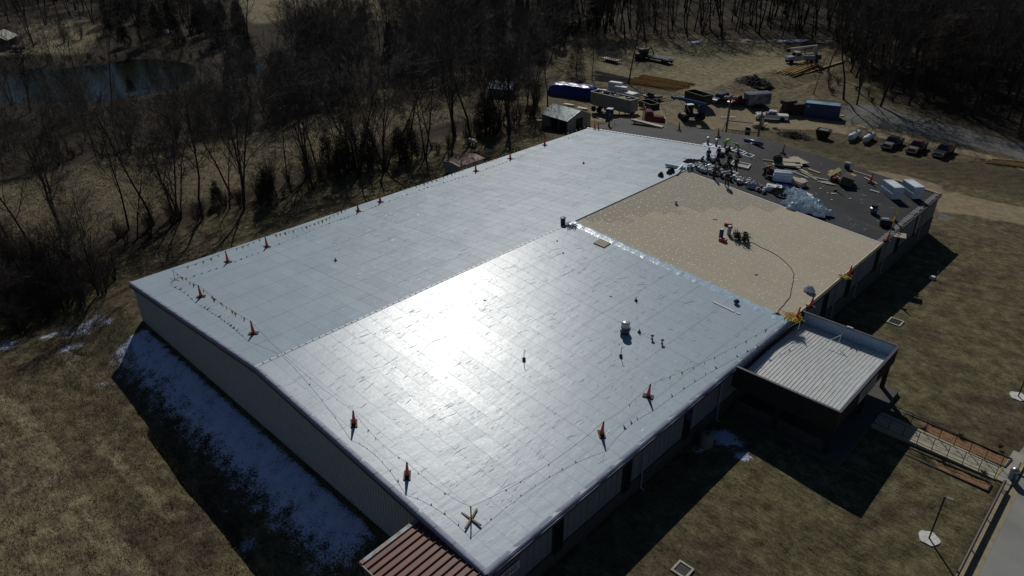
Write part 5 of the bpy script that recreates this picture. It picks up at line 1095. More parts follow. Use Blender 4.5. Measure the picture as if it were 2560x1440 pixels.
# ================================================================ YARD: vehicles, bins, sheds, piles
def place2(a, b):
    a, b = Vector(a), Vector(b); d = b - a; return (a + b) / 2, math.atan2(d.y, d.x), d.length
def wheel(t, x, y, z, r=.38, w=.24):
    sg_ = 1 if y > 0 else -1
    o = MB().lathe([(r * .55, -w / 2), (r * .94, -w / 2), (r, -w / 4), (r, w / 4), (r * .94, w / 2), (r * .55, w / 2)], 18, (x, y, z), 'Y').build("wheel", M_tyre, t)
    MB().lathe([(.03, -w * .42), (r * .56, -w * .42), (r * .56, w * .42), (.03, w * .42)], 12, (x, y, z), 'Y').build("rim", M_rim, o)
def pickup(a, b, label, paint, s=1.0, cover=None, extra=None, pname="paint", suv=False, rim=None):
    c, rz, _ = place2(a, b); c.z = float(H(c.x, c.y)); t = thing("suv" if suv else "pickup_truck", label, "car" if suv else "pickup truck", c, rz); t.scale = (s, s, s)
    P = mat(pname, paint, .35, .1, var=.05, spec=.4, coat=.15)
    lo = [(-2.85, .48), (-2.9, 1.02), (-2.8, 1.08), (1.05, 1.08), (2.5, 1.0), (2.82, .86), (2.92, .55), (2.8, .42)]
    m = MB(); m.prism(lo, -.93, .93, 'Y'); m.build("body", P, t, bevel=.07, seg=3)
    cabx = (-2.75, -2.5, .45, 1.2) if suv else (-.95, -.75, .55, 1.25)
    m = MB(); vs = []
    for (x, z, w) in ((cabx[0], 1.06, .86), (cabx[1], 1.72, .70), (cabx[2], 1.76, .70), (cabx[3], 1.06, .86)): vs += [(x, -w, z), (x, w, z)]
    m.add(vs, [(0, 2, 4, 6), (1, 7, 5, 3), (0, 1, 3, 2), (2, 3, 5, 4), (4, 5, 7, 6), (0, 6, 7, 1)]); m.build("cabin", P, t, bevel=.05)
    for sg_ in (-1, 1):
        for x0_, x1_ in (((cabx[0] + .35), (cabx[0] + cabx[3]) / 2 - .08), ((cabx[0] + cabx[3]) / 2, cabx[3] - .42)):
            m = MB(); m.add([(x0_, sg_ * .862, 1.14), (x1_ + .12, sg_ * .862, 1.14), (x1_ - .12, sg_ * .735, 1.62), (x0_ + .08, sg_ * .735, 1.62)], [(0, 1, 2, 3)] if sg_ < 0 else [(3, 2, 1, 0)]); m.build("side_window", M_glass, t)
    m = MB(); x3, x2 = cabx[3], cabx[2]; m.add([(x3 - .02, -.74, 1.13), (x3 - .02, .74, 1.13), (x2 + .09, .60, 1.71), (x2 + .09, -.60, 1.71)], [(0, 1, 2, 3)]); m.build("windscreen", M_glass, t)
    m = MB(); m.add([(cabx[0] - .02, -.7, 1.16), (cabx[0] - .02, .7, 1.16), (cabx[1] - .03, .6, 1.64), (cabx[1] - .03, -.6, 1.64)], [(3, 2, 1, 0)]); m.build("rear_window", M_glass, t)
    if not suv:
        MB().box((-1.88, 0, 1.09), (1.75, 1.6, .03)).build("bed_cover", cover or M_dark, t)
        MB().box((-2.9, 0, .85), (.05, 1.6, .4)).build("tailgate", P, t)
    MB().box((2.9, 0, .52), (.16, 1.8, .2)).build("bumper", M_steel, t, bevel=.03); MB().box((-2.95, 0, .5), (.14, 1.8, .18)).build("rear_bumper", M_steel, t, bevel=.03)
    MB().box((2.86, 0, .78), (.06, 1.05, .22)).build("grille", M_dark, t)
    for sg_ in (-1, 1):
        MB().box((2.84, sg_ * .74, .8), (.1, .3, .16)).build("headlight", mat("lamp_glass", (.5, .52, .55), .1), t, bevel=.02); MB().box((-2.9, sg_ * .84, .85), (.06, .14, .3)).build("tail_light", mat("tail_red", (.25, .01, .01), .3), t)
        MB().box((1.0, sg_ * 1.02, 1.16), (.12, .2, .16)).build("mirror", M_dark, t, bevel=.02)
    for x in (1.85, -1.85):
        for sg_ in (-1, 1):
            MB().lathe([(.02, -.02), (.47, -.02), (.47, .02), (.02, .02)], 18, (x, sg_ * .925, .42), 'Y').build("wheel_arch", M_black, t); wheel(t, x, sg_ * .86, .40)
    if extra: extra(t)
    return t
g2 = lambda u, v: G(u, v)
pickup(g2(1964, 301), g2(1893, 297), "white crew cab pickup parked side-on left of the blue container", (.62, .65, .68), cover=mat("bedcov", (.5, .5, .48), .6), pname="paint_white")
pickup(g2(2250, 354), g2(2207, 380), "black pickup with a grey bonnet, nearest to the two white tanks", (.012, .013, .016), extra=lambda t: MB().box((2.0, 0, 1.045), (1.3, 1.35, .02), rot=Matrix.Rotation(.045, 3, 'Y')).build("bonnet", mat("bonnet_grey", (.07, .08, .085), .5), t), pname="paint_black")
pickup(g2(2310, 364), g2(2268, 392), "dark red pickup with pale red cab roof between two black pickups", (.07, .008, .01), extra=lambda t: (MB().box((2.0, 0, 1.045), (1.3, 1.35, .02), rot=Matrix.Rotation(.045, 3, 'Y')).build("bonnet", mat("bonnet_red_grey", (.08, .075, .08), .5), t), MB().box((-.1, 0, 1.775), (1.1, 1.25, .02)).build("cab_roof", mat("roof_red", (.20, .02, .03), .4), t)), pname="paint_dark_red")
def rack(t):
    m = MB()
    for x in (-1.0, -2.7):
        m.tube([(x, -.8, 1.05), (x, -.75, 1.7), (x, .75, 1.7), (x, .8, 1.05)], .03, 6)
    m.build("bed_rack", M_dark, t); MB().box((-1.9, .2, 1.25), (.7, .6, .3)).build("tool_bag", mat("bag_red", (.35, .02, .04), .6), t, bevel=.05)
pickup(g2(2380, 372), g2(2332, 402), "black pickup with a bed rack and red load, rightmost of the row", (.010, .011, .016), extra=rack, pname="paint_black2")
pickup(g2(1818, 247), g2(1778, 260), "small dark blue car with a bright roof between the black bin and the red pickup", (.03, .04, .10), .86, suv=True, pname="paint_blue")
pickup(g2(1866, 255), g2(1812, 264), "red pickup hitched in front of the enclosed trailer with ladders", (.18, .01, .015), .98, pname="paint_red")
# enclosed trailer with ladders
c, rz, _ = place2(g2(1868, 268), g2(1924, 268)); t = thing("enclosed_trailer", "grey and white lettered enclosed trailer with ladders on its roof", "trailer", c, rz)
MB().box((0, .9, 1.5), (4.9, 2.1, 2.1)).build("body", mat("trailer_wrap", (.10, .11, .15), .4, var=.7, scale=.8, c2=(.32, .33, .40)), t, bevel=.04)
MB().box((0, .9, 2.57), (4.8, 2.0, .04)).build("roof", mat("trailer_roof", (.16, .18, .22), .4), t)
def ladder(t, y0_, z0_, L_=5.4, x0_=0.0, nm="ladder"):
    m = MB()
    for s_ in (-.2, .2): m.beam((x0_ - L_ / 2, y0_ + s_, z0_), (x0_ + L_ / 2, y0_ + s_, z0_), .05, .09)
    for k in range(17): m.box((x0_ - L_ / 2 + (k + .5) * L_ / 17, y0_, z0_), (.05, .4, .04))
    return m.build(nm, mat("ladder_pale", (.6, .62, .65), .35, .3), t)
ladder(t, .3, 2.75, 5.4, .3); ladder(t, 1.2, 2.75, 4.6, .1)
for x in (-.7, .3): wheel(t, x, -.2, .38); wheel(t, x, 1.95, .38)
m = MB(); m.beam((-2.4, .4, .5), (-3.4, .9, .5), .08, .1); m.beam((-2.4, 1.4, .5), (-3.4, .9, .5), .08, .1); m.build("tongue", M_dark, t)
# blue container
a, b = g2(2009, 291), g2(2093, 301); c, rz, L_ = place2(a, b); t = thing("shipping_container", "blue corrugated shipping container with a lighter blue roof at the wood edge", "container", Vector((c.x, c.y, float(H(c.x, c.y)))), rz); L_ = 6.2; m = MB()
m.box((0, 1.25, 1.33), (L_ - .1, 2.38, 2.5)); k = -L_ / 2 + .25
while k < L_ / 2 - .2: m.box((k, .04, 1.3), (.14, .05, 2.2)); m.box((k, 2.46, 1.3), (.14, .05, 2.2)); k += .28
M_cont = mat("container_blue", (.012, .045, .14), .45, var=.15); m.build("body", M_cont, t)
m = MB(); m.box((0, 1.25, 2.60), (L_ - .2, 2.3, .05)); k = -L_ / 2 + .25
while k < L_ / 2 - .2: m.box((k, 1.25, 2.64), (.14, 2.2, .03)); k += .28
m.build("roof", mat("container_top", (.14, .33, .45), .5), t); m = MB()
for x in (-L_ / 2, L_ / 2):
    for y in (.03, 2.47): m.box((x, y, 1.33), (.14, .14, 2.62))
for y in (.03, 2.47): m.box((0, y, .09), (L_, .12, .16)); m.box((0, y, 2.6), (L_, .12, .14))
for x in (-L_ / 2, L_ / 2): m.box((x, 1.25, 2.6), (.12, 2.4, .14)); m.box((x, 1.25, .09), (.12, 2.4, .16))
m.build("frame", M_cont, t)
for y in (.62, 1.88): o = MB().box((L_ / 2 + .02, y, 1.33), (.06, 1.18, 2.35)).build("door", M_cont, t); MB().tube([(L_ / 2 + .08, y, .2), (L_ / 2 + .08, y, 2.5)], .03, 6).build("locking_bar", M_steel, o)
MB().box((-L_ / 2 + .55, -.005, 2.05), (.42, .02, .3)).build("plate", mat("plate_pale", (.35, .37, .42), .5), t)
# brown bale or pallet stacks
def stack(u, v, label, w, d, h, rz, n=30, c_=(.06, .05, .035), nm="material_stack", cat="stack"):
    p = G(u, v); t = thing(nm, label, cat, p, rz); 
    for k in range(int(h / .38)):
        m = MB(); m.box((rnd.uniform(-.12, .12), rnd.uniform(-.12, .12), .2 + k * .38), (w * rnd.uniform(.86, 1.02), d * rnd.uniform(.85, 1.02), .34), rz=rnd.uniform(-.05, .05)); m.build("layer", mat("stack_%d" % int(c_[0] * 1000), c_, .9, var=.5, scale=2, bump=.05, bscale=5), t, bevel=.06)
    MB().box((0, 0, .03), (w, d, .1)).build("pallet", M_greywood, t)
stack(1968, 285, "tall dark brown material stack, left of two beside the blue container", 1.7, 2.6, 2.9, -.5); stack(1993, 288, "tall dark brown material stack touching the end of the blue container", 1.5, 2.4, 2.5, -.5)
# bulk trailer full of scrap
a, b = Vector(at_z(1477, 236, 1.3)), Vector(at_z(1576, 259, 1.3)); c, rz, L_ = place2(a, b); t = thing("dump_trailer", "long dark grey bulk trailer heaped with yellow foam scrap", "trailer", Vector((c.x, c.y, float(H(c.x, c.y)))), rz); W_ = 2.4; m = MB()
M_dt = mat("trailer_grey", (.24, .24, .23), .5, var=.2)
for (x, y, dx, dy) in ((0, 0, L_, .08), (0, W_, L_, .08), (-L_ / 2, W_ / 2, .08, W_), (L_ / 2, W_ / 2, .08, W_)): m.box((x, y, 2.5), (dx, dy, 2.3))
k = -L_ / 2 + .4
while k < L_ / 2: m.box((k, -.05, 2.5), (.09, .06, 2.2)); k += .62
m.box((0, W_ / 2, 1.4), (L_, W_, .12)); m.build("box", M_dt, t); m = MB()
for y in (0, W_): m.box((0, y, 3.68), (L_ + .1, .14, .1))
for x in (-L_ / 2, L_ / 2): m.box((x, W_ / 2, 3.68), (.14, W_, .1))
m.build("rim", mat("trailer_rim", (.34, .33, .30), .5), t); m = MB(); m.box((0, W_ / 2, 1.15), (L_, .9, .3)); m.build("chassis", M_dark, t)
for x in (-L_ / 2 + .8, -L_ / 2 + 2.1):
    for y in (.1, W_ - .1): wheel(t, x, y if y > 1 else -.0001 + .1, .52, .52, .35)
for y in (.3, W_ - .3): MB().box((L_ / 2 - 2.6, y, .6), (.14, .14, 1.1)).build("landing_leg", M_dark, t)
t2 = thing("scrap_load", "heap of yellow and white foam scrap filling the bulk trailer", "scrap heap", t.location + Vector((0, 0, 3.0)), rz); m = None
for k in range(46):
    x = rnd.uniform(-L_ / 2 + .6, L_ / 2 - 1.0); hgt_ = .7 * math.exp(-((x + 1.0) / 2.6) ** 2)
    MB().box((x, rnd.uniform(.4, 2.0), rnd.uniform(.1, .3 + hgt_)), (rnd.uniform(.6, 1.7), rnd.uniform(.3, .9), .08), rot=Matrix.Rotation(rnd.gauss(0, .5), 3, 'X') @ Matrix.Rotation(rnd.gauss(0, .5), 3, 'Y') @ Matrix.Rotation(rnd.uniform(0, 3), 3, 'Z')).build("scrap", (mat("foam_yellow2", (.45, .40, .20), .8), mat("foam_cream", (.55, .53, .42), .8), M_dark)[k % 3], t2)
# portable toilet
p = G(1523, 303); t = thing("portable_toilet", "dark blue portable toilet with pale domed roof beside the roof corner", "toilet", p, .3)
MB().box((0, 0, 1.1), (1.12, 1.12, 2.2)).build("cabin", mat("toilet_blue", (.02, .04, .10), .5), t, bevel=.05); MB().box((0, 0, 2.27), (1.2, 1.2, .14)).build("roof", mat("toilet_roof", (.4, .45, .5), .4), t, bevel=.06); MB().box((-.05, -.575, 1.05), (.8, .03, 1.9)).build("door", mat("toilet_door", (.03, .05, .12), .5), t)
# red tractor unit
a, b = g2(1596, 312), g2(1655, 322); c, rz, _ = place2(a, b); t = thing("semi_truck", "dark red semi tractor with bright bonnet and tall exhaust stack behind the roof edge", "truck", Vector((c.x, c.y, float(H(c.x, c.y)))), rz); Rd = mat("paint_semi", (.16, .006, .02), .25, .1, var=.08, coat=.5)
m = MB(); m.prism([(.3, .9), (.3, 1.95), (1.9, 1.8), (2.35, 1.6), (2.4, .7), (.3, .6)], -.75, .75, 'Y'); m.build("bonnet", Rd, t, bevel=.1, seg=3)
m = MB(); m.prism([(-1.1, .7), (-1.1, 2.7), (-.7, 2.95), (.1, 2.85), (.42, 2.0), (.4, .7)], -1.05, 1.05, 'Y'); m.build("cab", Rd, t, bevel=.1, seg=3)
MB().sheet([(.33, -.9, 2.05), (.33, .9, 2.05), (.17, .85, 2.65), (.17, -.85, 2.65)], .05).build("windscreen", M_glass, t)
for sg_ in (-1, 1):
    MB().box((-.3, sg_ * 1.07, 2.2), (.8, .03, .6)).build("side_window", M_glass, t); MB().tube([(-1.3, sg_ * .95, .8), (-1.3, sg_ * .95, 3.7)], .09, 8).build("exhaust_stack", M_steel, t)
    for x in (1.6, -2.2, -3.4): wheel(t, x, sg_ * .98, .52, .52, .34)
    MB().box((1.7, sg_ * .95, 1.12), (1.2, .35, .12)).build("fender", Rd, t, bevel=.05)
MB().box((-2.4, 0, .85), (3.4, .9, .25)).build("frame", M_dark, t); MB().box((2.43, 0, 1.15), (.08, 1.1, .85)).build("grille", M_steel, t); MB().box((2.5, 0, .55), (.15, 2.1, .3)).build("bumper", M_steel, t, bevel=.03)
# telehandler
a, b = g2(1757, 300), g2(1698, 298); c, rz, _ = place2(a, b); t = thing("telehandler", "telescopic handler with a long blue boom pointing left above its black chassis", "telehandler", Vector((c.x, c.y, float(H(c.x, c.y)))), rz); Bl = mat("boom_blue", (.02, .10, .30), .4, var=.1)
MB().box((-.2, 0, .95), (4.6, 1.3, .7)).build("chassis", M_dark, t, bevel=.06); MB().beam((-2.6, .1, 2.6), (2.9, .1, 4.1), .5, .55).build("boom", Bl, t, bevel=.03); MB().beam((2.7, .1, 4.05), (4.0, .1, 4.35), .34, .38).build("boom_tip", Bl, t)
MB().box((-1.9, .1, 1.8), (1.4, .9, 1.5)).build("counterweight", mat("boom_dark_blue", (.01, .035, .10), .4), t, bevel=.08); MB().box((.3, -.75, 1.85), (1.4, .9, 1.5)).build("cab", M_glass, t, bevel=.06); MB().box((.3, -.75, 2.65), (1.5, 1.0, .08)).build("cab_roof", M_white, t)
m = MB(); m.beam((4.1, -.6, 4.3), (4.1, .8, 4.3), .1, .5)
for y in (-.4, .6): m.beam((4.1, y, 4.05), (5.2, y, 3.95), .12, .07)
m.build("fork", M_dark, t); MB().beam((.5, .1, 1.3), (1.6, .1, 3.6), .14, .14).build("lift_cylinder", M_steel, t)
for x in (1.6, -1.6):
    for sg_ in (-1, 1): wheel(t, x, sg_ * .95, .65, .65, .45)
# open bins
def bin_(u, v, label, L_, W_, H_, rz, taper=.0, c_=(.02, .022, .018), nm="open_skip", load=None):
    p = G(u, v); t = thing(nm, label, "skip", p, rz); m = MB(); q = taper
    def wall(a, b, c_, d): m.sheet([a, b, c_, d], .07)
    B_ = [(-L_ / 2 + q, -W_ / 2 + q, .15), (L_ / 2 - q, -W_ / 2 + q, .15), (L_ / 2 - q, W_ / 2 - q, .15), (-L_ / 2 + q, W_ / 2 - q, .15)]; T_ = [(-L_ / 2, -W_ / 2, H_), (L_ / 2, -W_ / 2, H_), (L_ / 2, W_ / 2, H_), (-L_ / 2, W_ / 2, H_)]
    for k in range(4): wall(B_[k], B_[(k + 1) % 4], T_[(k + 1) % 4], T_[k])
    wall(*B_); mm = mat("skip_dark", c_, .6, var=.3); m.build("shell", mm, t); m = MB()
    for k in range(4): m.beam(T_[k], T_[(k + 1) % 4], .12, .1)
    m.build("rim", mat("skip_rim", (.05, .05, .045), .5), t); m = MB()
    for k in range(5):
        x = -L_ / 2 + (k + .5) * L_ / 5; m.beam((x * (1 - 2 * q / L_), -W_ / 2 + q - .04, .2), (x, -W_ / 2 - .04, H_), .08, .1)
    m.build("rib", mm, t)
    if load: load(t)
bin_(1744, 258, "large black open skip behind the telehandler boom", 5.0, 2.4, 2.0, -.25, load=lambda t: MB().box((.2, .2, 1.3), (1.5, .7, .05), rz=.4).build("white_scrap", M_white, t))
bin_(2056, 345, "small tapered black skip standing alone behind the black roof", 2.3, 1.7, 1.5, .1, .35, load=lambda t: MB().box((0, 0, 1.5), (1.6, 1.1, .06)).build("lid", mat("lid_blue_grey", (.10, .11, .13), .5), t))
bin_(1622, 272, "low dark skip between the foam blocks and the semi tractor", 3.6, 2.0, 1.3, -.3)
# flatbed trailer with timber and ladder racks
p = G(1632, 252); t = thing("flatbed_trailer", "black flatbed trailer loaded with pale boards behind the white blocks", "trailer", p, -.15)
MB().box((0, 0, .85), (4.6, 2.2, .18)).build("deck", M_dark, t); MB().box((.2, .1, 1.15), (3.2, 1.5, .28)).build("boards", mat("pale_boards", (.33, .31, .26), .8), t, bevel=.03)
for x in (-.6, .6): wheel(t, x, 1.15, .4); wheel(t, x, -1.15, .4)
MB().box((0, -.8, 1.5), (1.5, .4, .5)).build("crate", M_dark, t)
for (u, v, lb) in ((1597, 244, "left of two upright dark ladder frames behind the white blocks"), (1613, 240, "right of two upright dark ladder frames behind the white blocks")):
    p = G(u, v); t = thing("ladder_frame", lb, "ladder", p, .4); m = MB()
    for s_ in (-.22, .22): m.beam((s_, 0, 0), (s_, 0, 2.5), .06, .06)
    m.build("side_rail", M_dark, t); m = MB()
    for k in range(7): m.box((0, 0, .3 + k * .33), (.44, .05, .05))
    m.build("rungs", M_dark, t)
def fblock(u, v, label, L_, W_, H_, rz, z0_=0.0):
    p = G(u, v); t = thing("foam_block_stack", label, "foam stack", p + Vector((0, 0, z0_)), rz)
    n = max(1, int(H_ / .6))
    for k in range(n): MB().box((0, 0, H_ / n * (k + .5)), (L_, W_, H_ / n - .03)).build("block", M_foam, t, bevel=.05)
    MB().box((0, 0, H_ + .01), (L_ * .9, W_ * .85, .03)).build("top_wrap", M_white, t)
fblock(1472, 240, "small white foam block by the corner of the blue tarpaulin", 2.4, 1.2, .9, .35); fblock(1537, 242, "tallest white foam stack, left of three behind the bulk trailer", 2.8, 1.2, 3.0, .2); fblock(1551, 247, "middle white foam stack behind the bulk trailer", 2.6, 1.2, 2.5, .15); fblock(1573, 252, "broad low white foam stack, right of three behind the bulk trailer", 3.2, 2.0, 1.7, -.1)
# tarpaulin covered pile
p = G(1432, 238); t = thing("tarpaulin_pile", "long pile covered by a shiny dark blue tarpaulin at the wood edge", "tarpaulin", p, .32); n = 40; vs = []; fs = []
for i in range(n + 1):
    for j in range(19):
        a = i / n * 2 - 1; b = j / 18 * 2 - 1; e = max(0, 1 - abs(a) ** 8) * max(0, 1 - abs(b) ** 6); vs.append((a * 5.0, b * 1.9, 2.25 * e ** .35 * (1 + .02 * math.sin(a * 13 + b * 4) + .02 * math.sin(b * 7 + a * 5)) + .02))
for i in range(n):
    for j in range(18): fs.append((i * 19 + j, (i + 1) * 19 + j, (i + 1) * 19 + j + 1, i * 19 + j + 1))
m = MB(); m.add(vs, fs); m.build("tarpaulin", mat("tarp_blue", (.012, .02, .22), .36, var=.3, scale=1.5, bump=.04, bscale=2.2), t, smooth=True); m = MB()
for q in (-3, 0, 3): m.tube([(q, -1.95, .1), (q, -1.4, 2.25), (q, 0, 2.38), (q, 1.4, 2.25), (q, 1.95, .1)], .025, 4)
m.build("rope", M_rope, t)
# poles and lumber
def poles(A1, A2, B1, B2, n, label, mats, r_=.13, jit=.25, layers=1, nm="pole_pile"):
    """pile spanning from end line A1-A2 to end line B1-B2 (points)"""
    c = (A1 + A2 + B1 + B2) / 4; c.z = float(H(c.x, c.y)); t = thing(nm, label, "pole pile", c)
    for k in range(n):
        q = (k + .5) / n; a = A1.lerp(A2, q); b = B1.lerp(B2, q); d = (b - a).normalized(); a = a + d * rnd.uniform(-jit, jit); b = b + d * rnd.uniform(-jit, jit); L2_ = layers if isinstance(layers, int) else 1
        z = r_ + (k % L2_) * r_ * 1.7
        a = a - c; b = b - c; a.z = z; b.z = z + rnd.uniform(-.03, .05)
        MB().tube([a, a.lerp(b, .5) + Vector((rnd.gauss(0, .05), rnd.gauss(0, .05), .02)), b], [r_ * rnd.uniform(.8, 1.15)] * 3, 6).build("pole", mats[k % len(mats)], t)
M_p1, M_p2 = mat("pole_yellow", (.50, .33, .10), .7, var=.2), mat("pole_brown", (.33, .19, .07), .8, var=.3)
poles(g2(1602, 190), g2(1578, 213), g2(1738, 213), g2(1690, 228), 16, "large pile of yellow-brown poles behind the bulk trailer and skip", [M_p1, M_p2, M_p1], .16, .7, 2)
poles(g2(1502, 180), g2(1470, 200), g2(1600, 200), g2(1590, 212), 11, "scattered grey weathered poles left of the yellow pile", [M_greywood, mat("pole_grey_pale", (.22, .2, .18), .8)], .10, 2.0, 1)
poles(g2(1938, 182), g2(1985, 192), g2(2010, 158), g2(2045, 168), 11, "yellow pole pile lying in front of the bucket truck", [M_p1, M_p1, M_p2], .16, .6, 2)
poles(g2(2005, 182), g2(2012, 186), g2(2108, 152), g2(2112, 156), 3, "three long brown poles running from the yellow pile toward the wood", [M_p2], .14, .8, 1)
poles(g2(2478, 398), g2(2462, 410), g2(2600, 412), g2(2580, 426), 5, "few long poles on the grass at the right edge of the view", [M_p1, M_p2, M_palewood], .13, .8, 1)
# bucket truck
a, b = g2(2046, 160), g2(1962, 160); c, rz, _ = place2(a, b); t = thing("bucket_truck", "utility truck with pale blue bonnet and a white boom folded over it", "truck", Vector((c.x, c.y, float(H(c.x, c.y)))), rz); Wt = mat("paint_pale_blue", (.30, .34, .55), .3, var=.1, coat=.3)
MB().prism([(2.3, .9), (2.3, 1.75), (3.9, 1.55), (4.1, .8), (2.3, .6)], -.9, .9, 'Y').build("bonnet", Wt, t, bevel=.1); MB().prism([(.9, .7), (.9, 2.6), (2.1, 2.6), (2.5, 1.75), (2.5, .7)], -1.05, 1.05, 'Y').build("cab", mat("cab_white", (.45, .47, .5), .3), t, bevel=.08)
for sg_ in (-1, 1):
    MB().box((1.6, sg_ * 1.07, 2.05), (.9, .03, .55)).build("side_window", M_glass, t)
    for x in (3.2, -1.8, -3.0): wheel(t, x, sg_ * 1.0, .5, .5, .34)
    MB().box((-1.0, sg_ * .95, 1.4), (3.0, .5, 1.0)).build("tool_locker", mat("cab_white", (.45, .47, .5)), t, bevel=.03)
MB().sheet([(2.46, -.9, 1.8), (2.46, .9, 1.8), (2.16, .85, 2.5), (2.16, -.85, 2.5)], .04).build("windscreen", M_glass, t); MB().box((-1.6, 0, .95), (5.4, 1.0, .3)).build("chassis", M_dark, t)
MB().box((-3.2, 0, 1.5), (2.0, 1.8, .9)).build("rear_body", M_dark, t); MB().lathe([(.5, 1.8), (.4, 2.9), (.3, 3.6)], 12, (-2.9, 0, 0)).build("turret", M_steel, t); MB().beam((-3.1, 0, 3.9), (3.4, 0, 3.3), .35, .4).build("boom", mat("boom_white", (.6, .62, .62), .4), t, bevel=.03); MB().box((3.9, 0, 3.0), (.7, .7, .8)).build("bucket", M_dark, t)
# distant trailers
p = G(1640, 153); t = thing("steel_trailer", "dark trailer stacked with silver steel beams, far side of the clearing", "trailer", p, -.12); MB().box((0, 0, .8), (9, 2.3, .2)).build("deck", M_dark, t); m = None
for k in range(10): MB().box((.6 + rnd.uniform(-.6, 1.8), -1.0 + k * .24, 1.05 + .12 * (k % 2)), (6.6, .14, .16)).build("beam", mat("beam_silver", (.38, .43, .46), .35, .5), t)
for x in (-3.4, 2.9, 3.9): wheel(t, x, -1.1, .45, .45); wheel(t, x, 1.1, .45, .45)
MB().box((-4.2, 0, 1.6), (1.6, 2.0, 1.6)).build("headboard", M_dark, t, bevel=.05)
p = G(1600, 150); t = thing("excavator", "small dark excavator with pale cab roof left of the steel trailer", "excavator", p, 1.0); MB().box((0, 0, .4), (2.6, 1.9, .6)).build("track", M_black, t, bevel=.15); MB().box((-.3, 0, 1.2), (1.8, 1.6, .9)).build("body", M_dark, t, bevel=.08); MB().box((.4, .4, 1.9), (1.0, .9, 1.3)).build("cab", M_glass, t, bevel=.05); MB().box((.4, .4, 2.58), (1.05, .95, .08)).build("cab_roof", mat("cream_roof", (.5, .45, .35), .5), t)
MB().beam((.8, -.3, 1.3), (2.6, -.3, 3.0), .25, .3).build("boom", M_dark, t); MB().beam((2.6, -.3, 3.0), (3.6, -.3, 1.0), .2, .22).build("arm", M_dark, t)
p = G(1528, 155); t = thing("black_trailer", "low black stake trailer at the far left of the clearing", "trailer", p, -.1); MB().box((0, 0, .7), (5.2, 2.1, .2)).build("deck", M_dark, t)
m = MB()
for k in range(8): m.box((-2.5 + k * .7, -1.0, 1.2), (.07, .07, .9)); m.box((-2.5 + k * .7, 1.0, 1.2), (.07, .07, .9))
for y in (-1, 1): m.box((0, y, 1.6), (5.2, .05, .1))
m.build("stakes", M_dark, t)
for x in (-.5, .5): wheel(t, x, -1.05, .38); wheel(t, x, 1.05, .38)
# sheds
def shed(label, cpt, rz, L_, W_, He, Hr, roofm, wallm, door=True, nm="shed", over=.35, open_side=False):
    t = thing(nm, label, "shed", cpt, rz); m = MB()
    if open_side:
        for x in (-L_ / 2, -L_ / 6, L_ / 6, L_ / 2): m.box((x, -W_ / 2, He / 2), (.15, .15, He))
        m.build("post", M_greywood, t); m = MB(); m.box((0, W_ / 2 - .05, He / 2), (L_, .1, He)); m.box((0, -W_ / 6, He / 2), (L_ - .3, .08, He)); wallm0, wallm = wallm, mat("shed_wall_shade", (.03, .028, .026), .9)  # side walls coloured near black in place of shade under the roof
    else: m.box((0, W_ / 2 - .05, He / 2), (L_, .1, He)); m.box((0, -W_ / 2 + .05, He / 2), (L_, .1, He))
    m.build("side_wall", wallm, t)
    if open_side: wallm = wallm0
    for x in (-L_ / 2 + .05, L_ / 2 - .05):
        MB().prism([(-W_ / 2 + .1, 0), (W_ / 2 - .1, 0), (W_ / 2 - .1, He), (0, Hr - .06), (-W_ / 2 + .1, He)], x - .05, x + .05, 'X').build("end_wall", wallm, t)
    for s_ in (-1, 1):
        m = MB(); e = W_ / 2 + over; ze = He - (Hr - He) * over / (W_ / 2); m.sheet([(-L_ / 2 - over, 0, Hr), (L_ / 2 + over, 0, Hr), (L_ / 2 + over, s_ * e, ze), (-L_ / 2 - over, s_ * e, ze)], .05 * -s_)
        k = -L_ / 2
        while k < L_ / 2: m.beam((k, 0, Hr + .06), (k, s_ * e, ze + .06), .04, .03); k += .45
        m.build("roof", roofm, t)
    if door: o = MB().box((L_ / 2 + .02, .1, 1.15), (.06, 1.7, 2.3)).build("door", mat("door_black", (.012, .012, .012), .6), t); MB().box((L_ / 2 + .07, .8, 1.1), (.04, .05, .2)).build("handle", M_steel, o)
    return t
zr, ze_ = 2.0, .85
P1, P2_ = Vector(at_z(1384, 258, zr)), Vector(at_z(1452, 277, zr)); P3, P4 = Vector(at_z(1354, 285, ze_)), Vector(at_z(1417, 300, ze_))
c = (P1 + P2_) / 2; rz = math.atan2((P2_ - P1).y, (P2_ - P1).x); L_ = (P2_ - P1).length - .6; half = abs(((P3 + P4) / 2 - c).cross(Vector((math.cos(rz), math.sin(rz), 0))).z)
gzs = float(H(c.x, c.y)); print("shed", c, L_, half, gzs)
shed("open-sided shed with a green-grey metal roof beyond the left eave", (c.x, c.y, gzs), rz, L_, 2 * (half - .3), ze_ - gzs, zr - gzs, mat("roof_green_grey", (.16, .22, .24), .45, .2, var=.12), mat("shed_grey_wall", (.36, .36, .34), .7), over=.3, open_side=True)
zr, ze_ = -.1 + .5, -.5 + .2
P1, P2_ = Vector(at_z(1126, 406, .5)), Vector(at_z(1190, 385, .5)); c = (P1 + P2_) / 2; rz = math.atan2((P2_ - P1).y, (P2_ - P1).x); gzs = float(H(c.x, c.y)); print("shed2", c, gzs, (P2_ - P1).length)
shed("small white shed with a rusty metal roof just outside the left eave", (c.x, c.y, gzs), rz + math.pi, (P2_ - P1).length - .5, 3.4, 1.7, .5 - gzs, mat("roof_rust", (.16, .055, .035), .6, .2, var=.35, scale=1.5, c2=(.24, .14, .11), mapscale=(6, .5, 1)), mat("shed_white_wall", (.34, .35, .36), .7), door=False, over=.25)
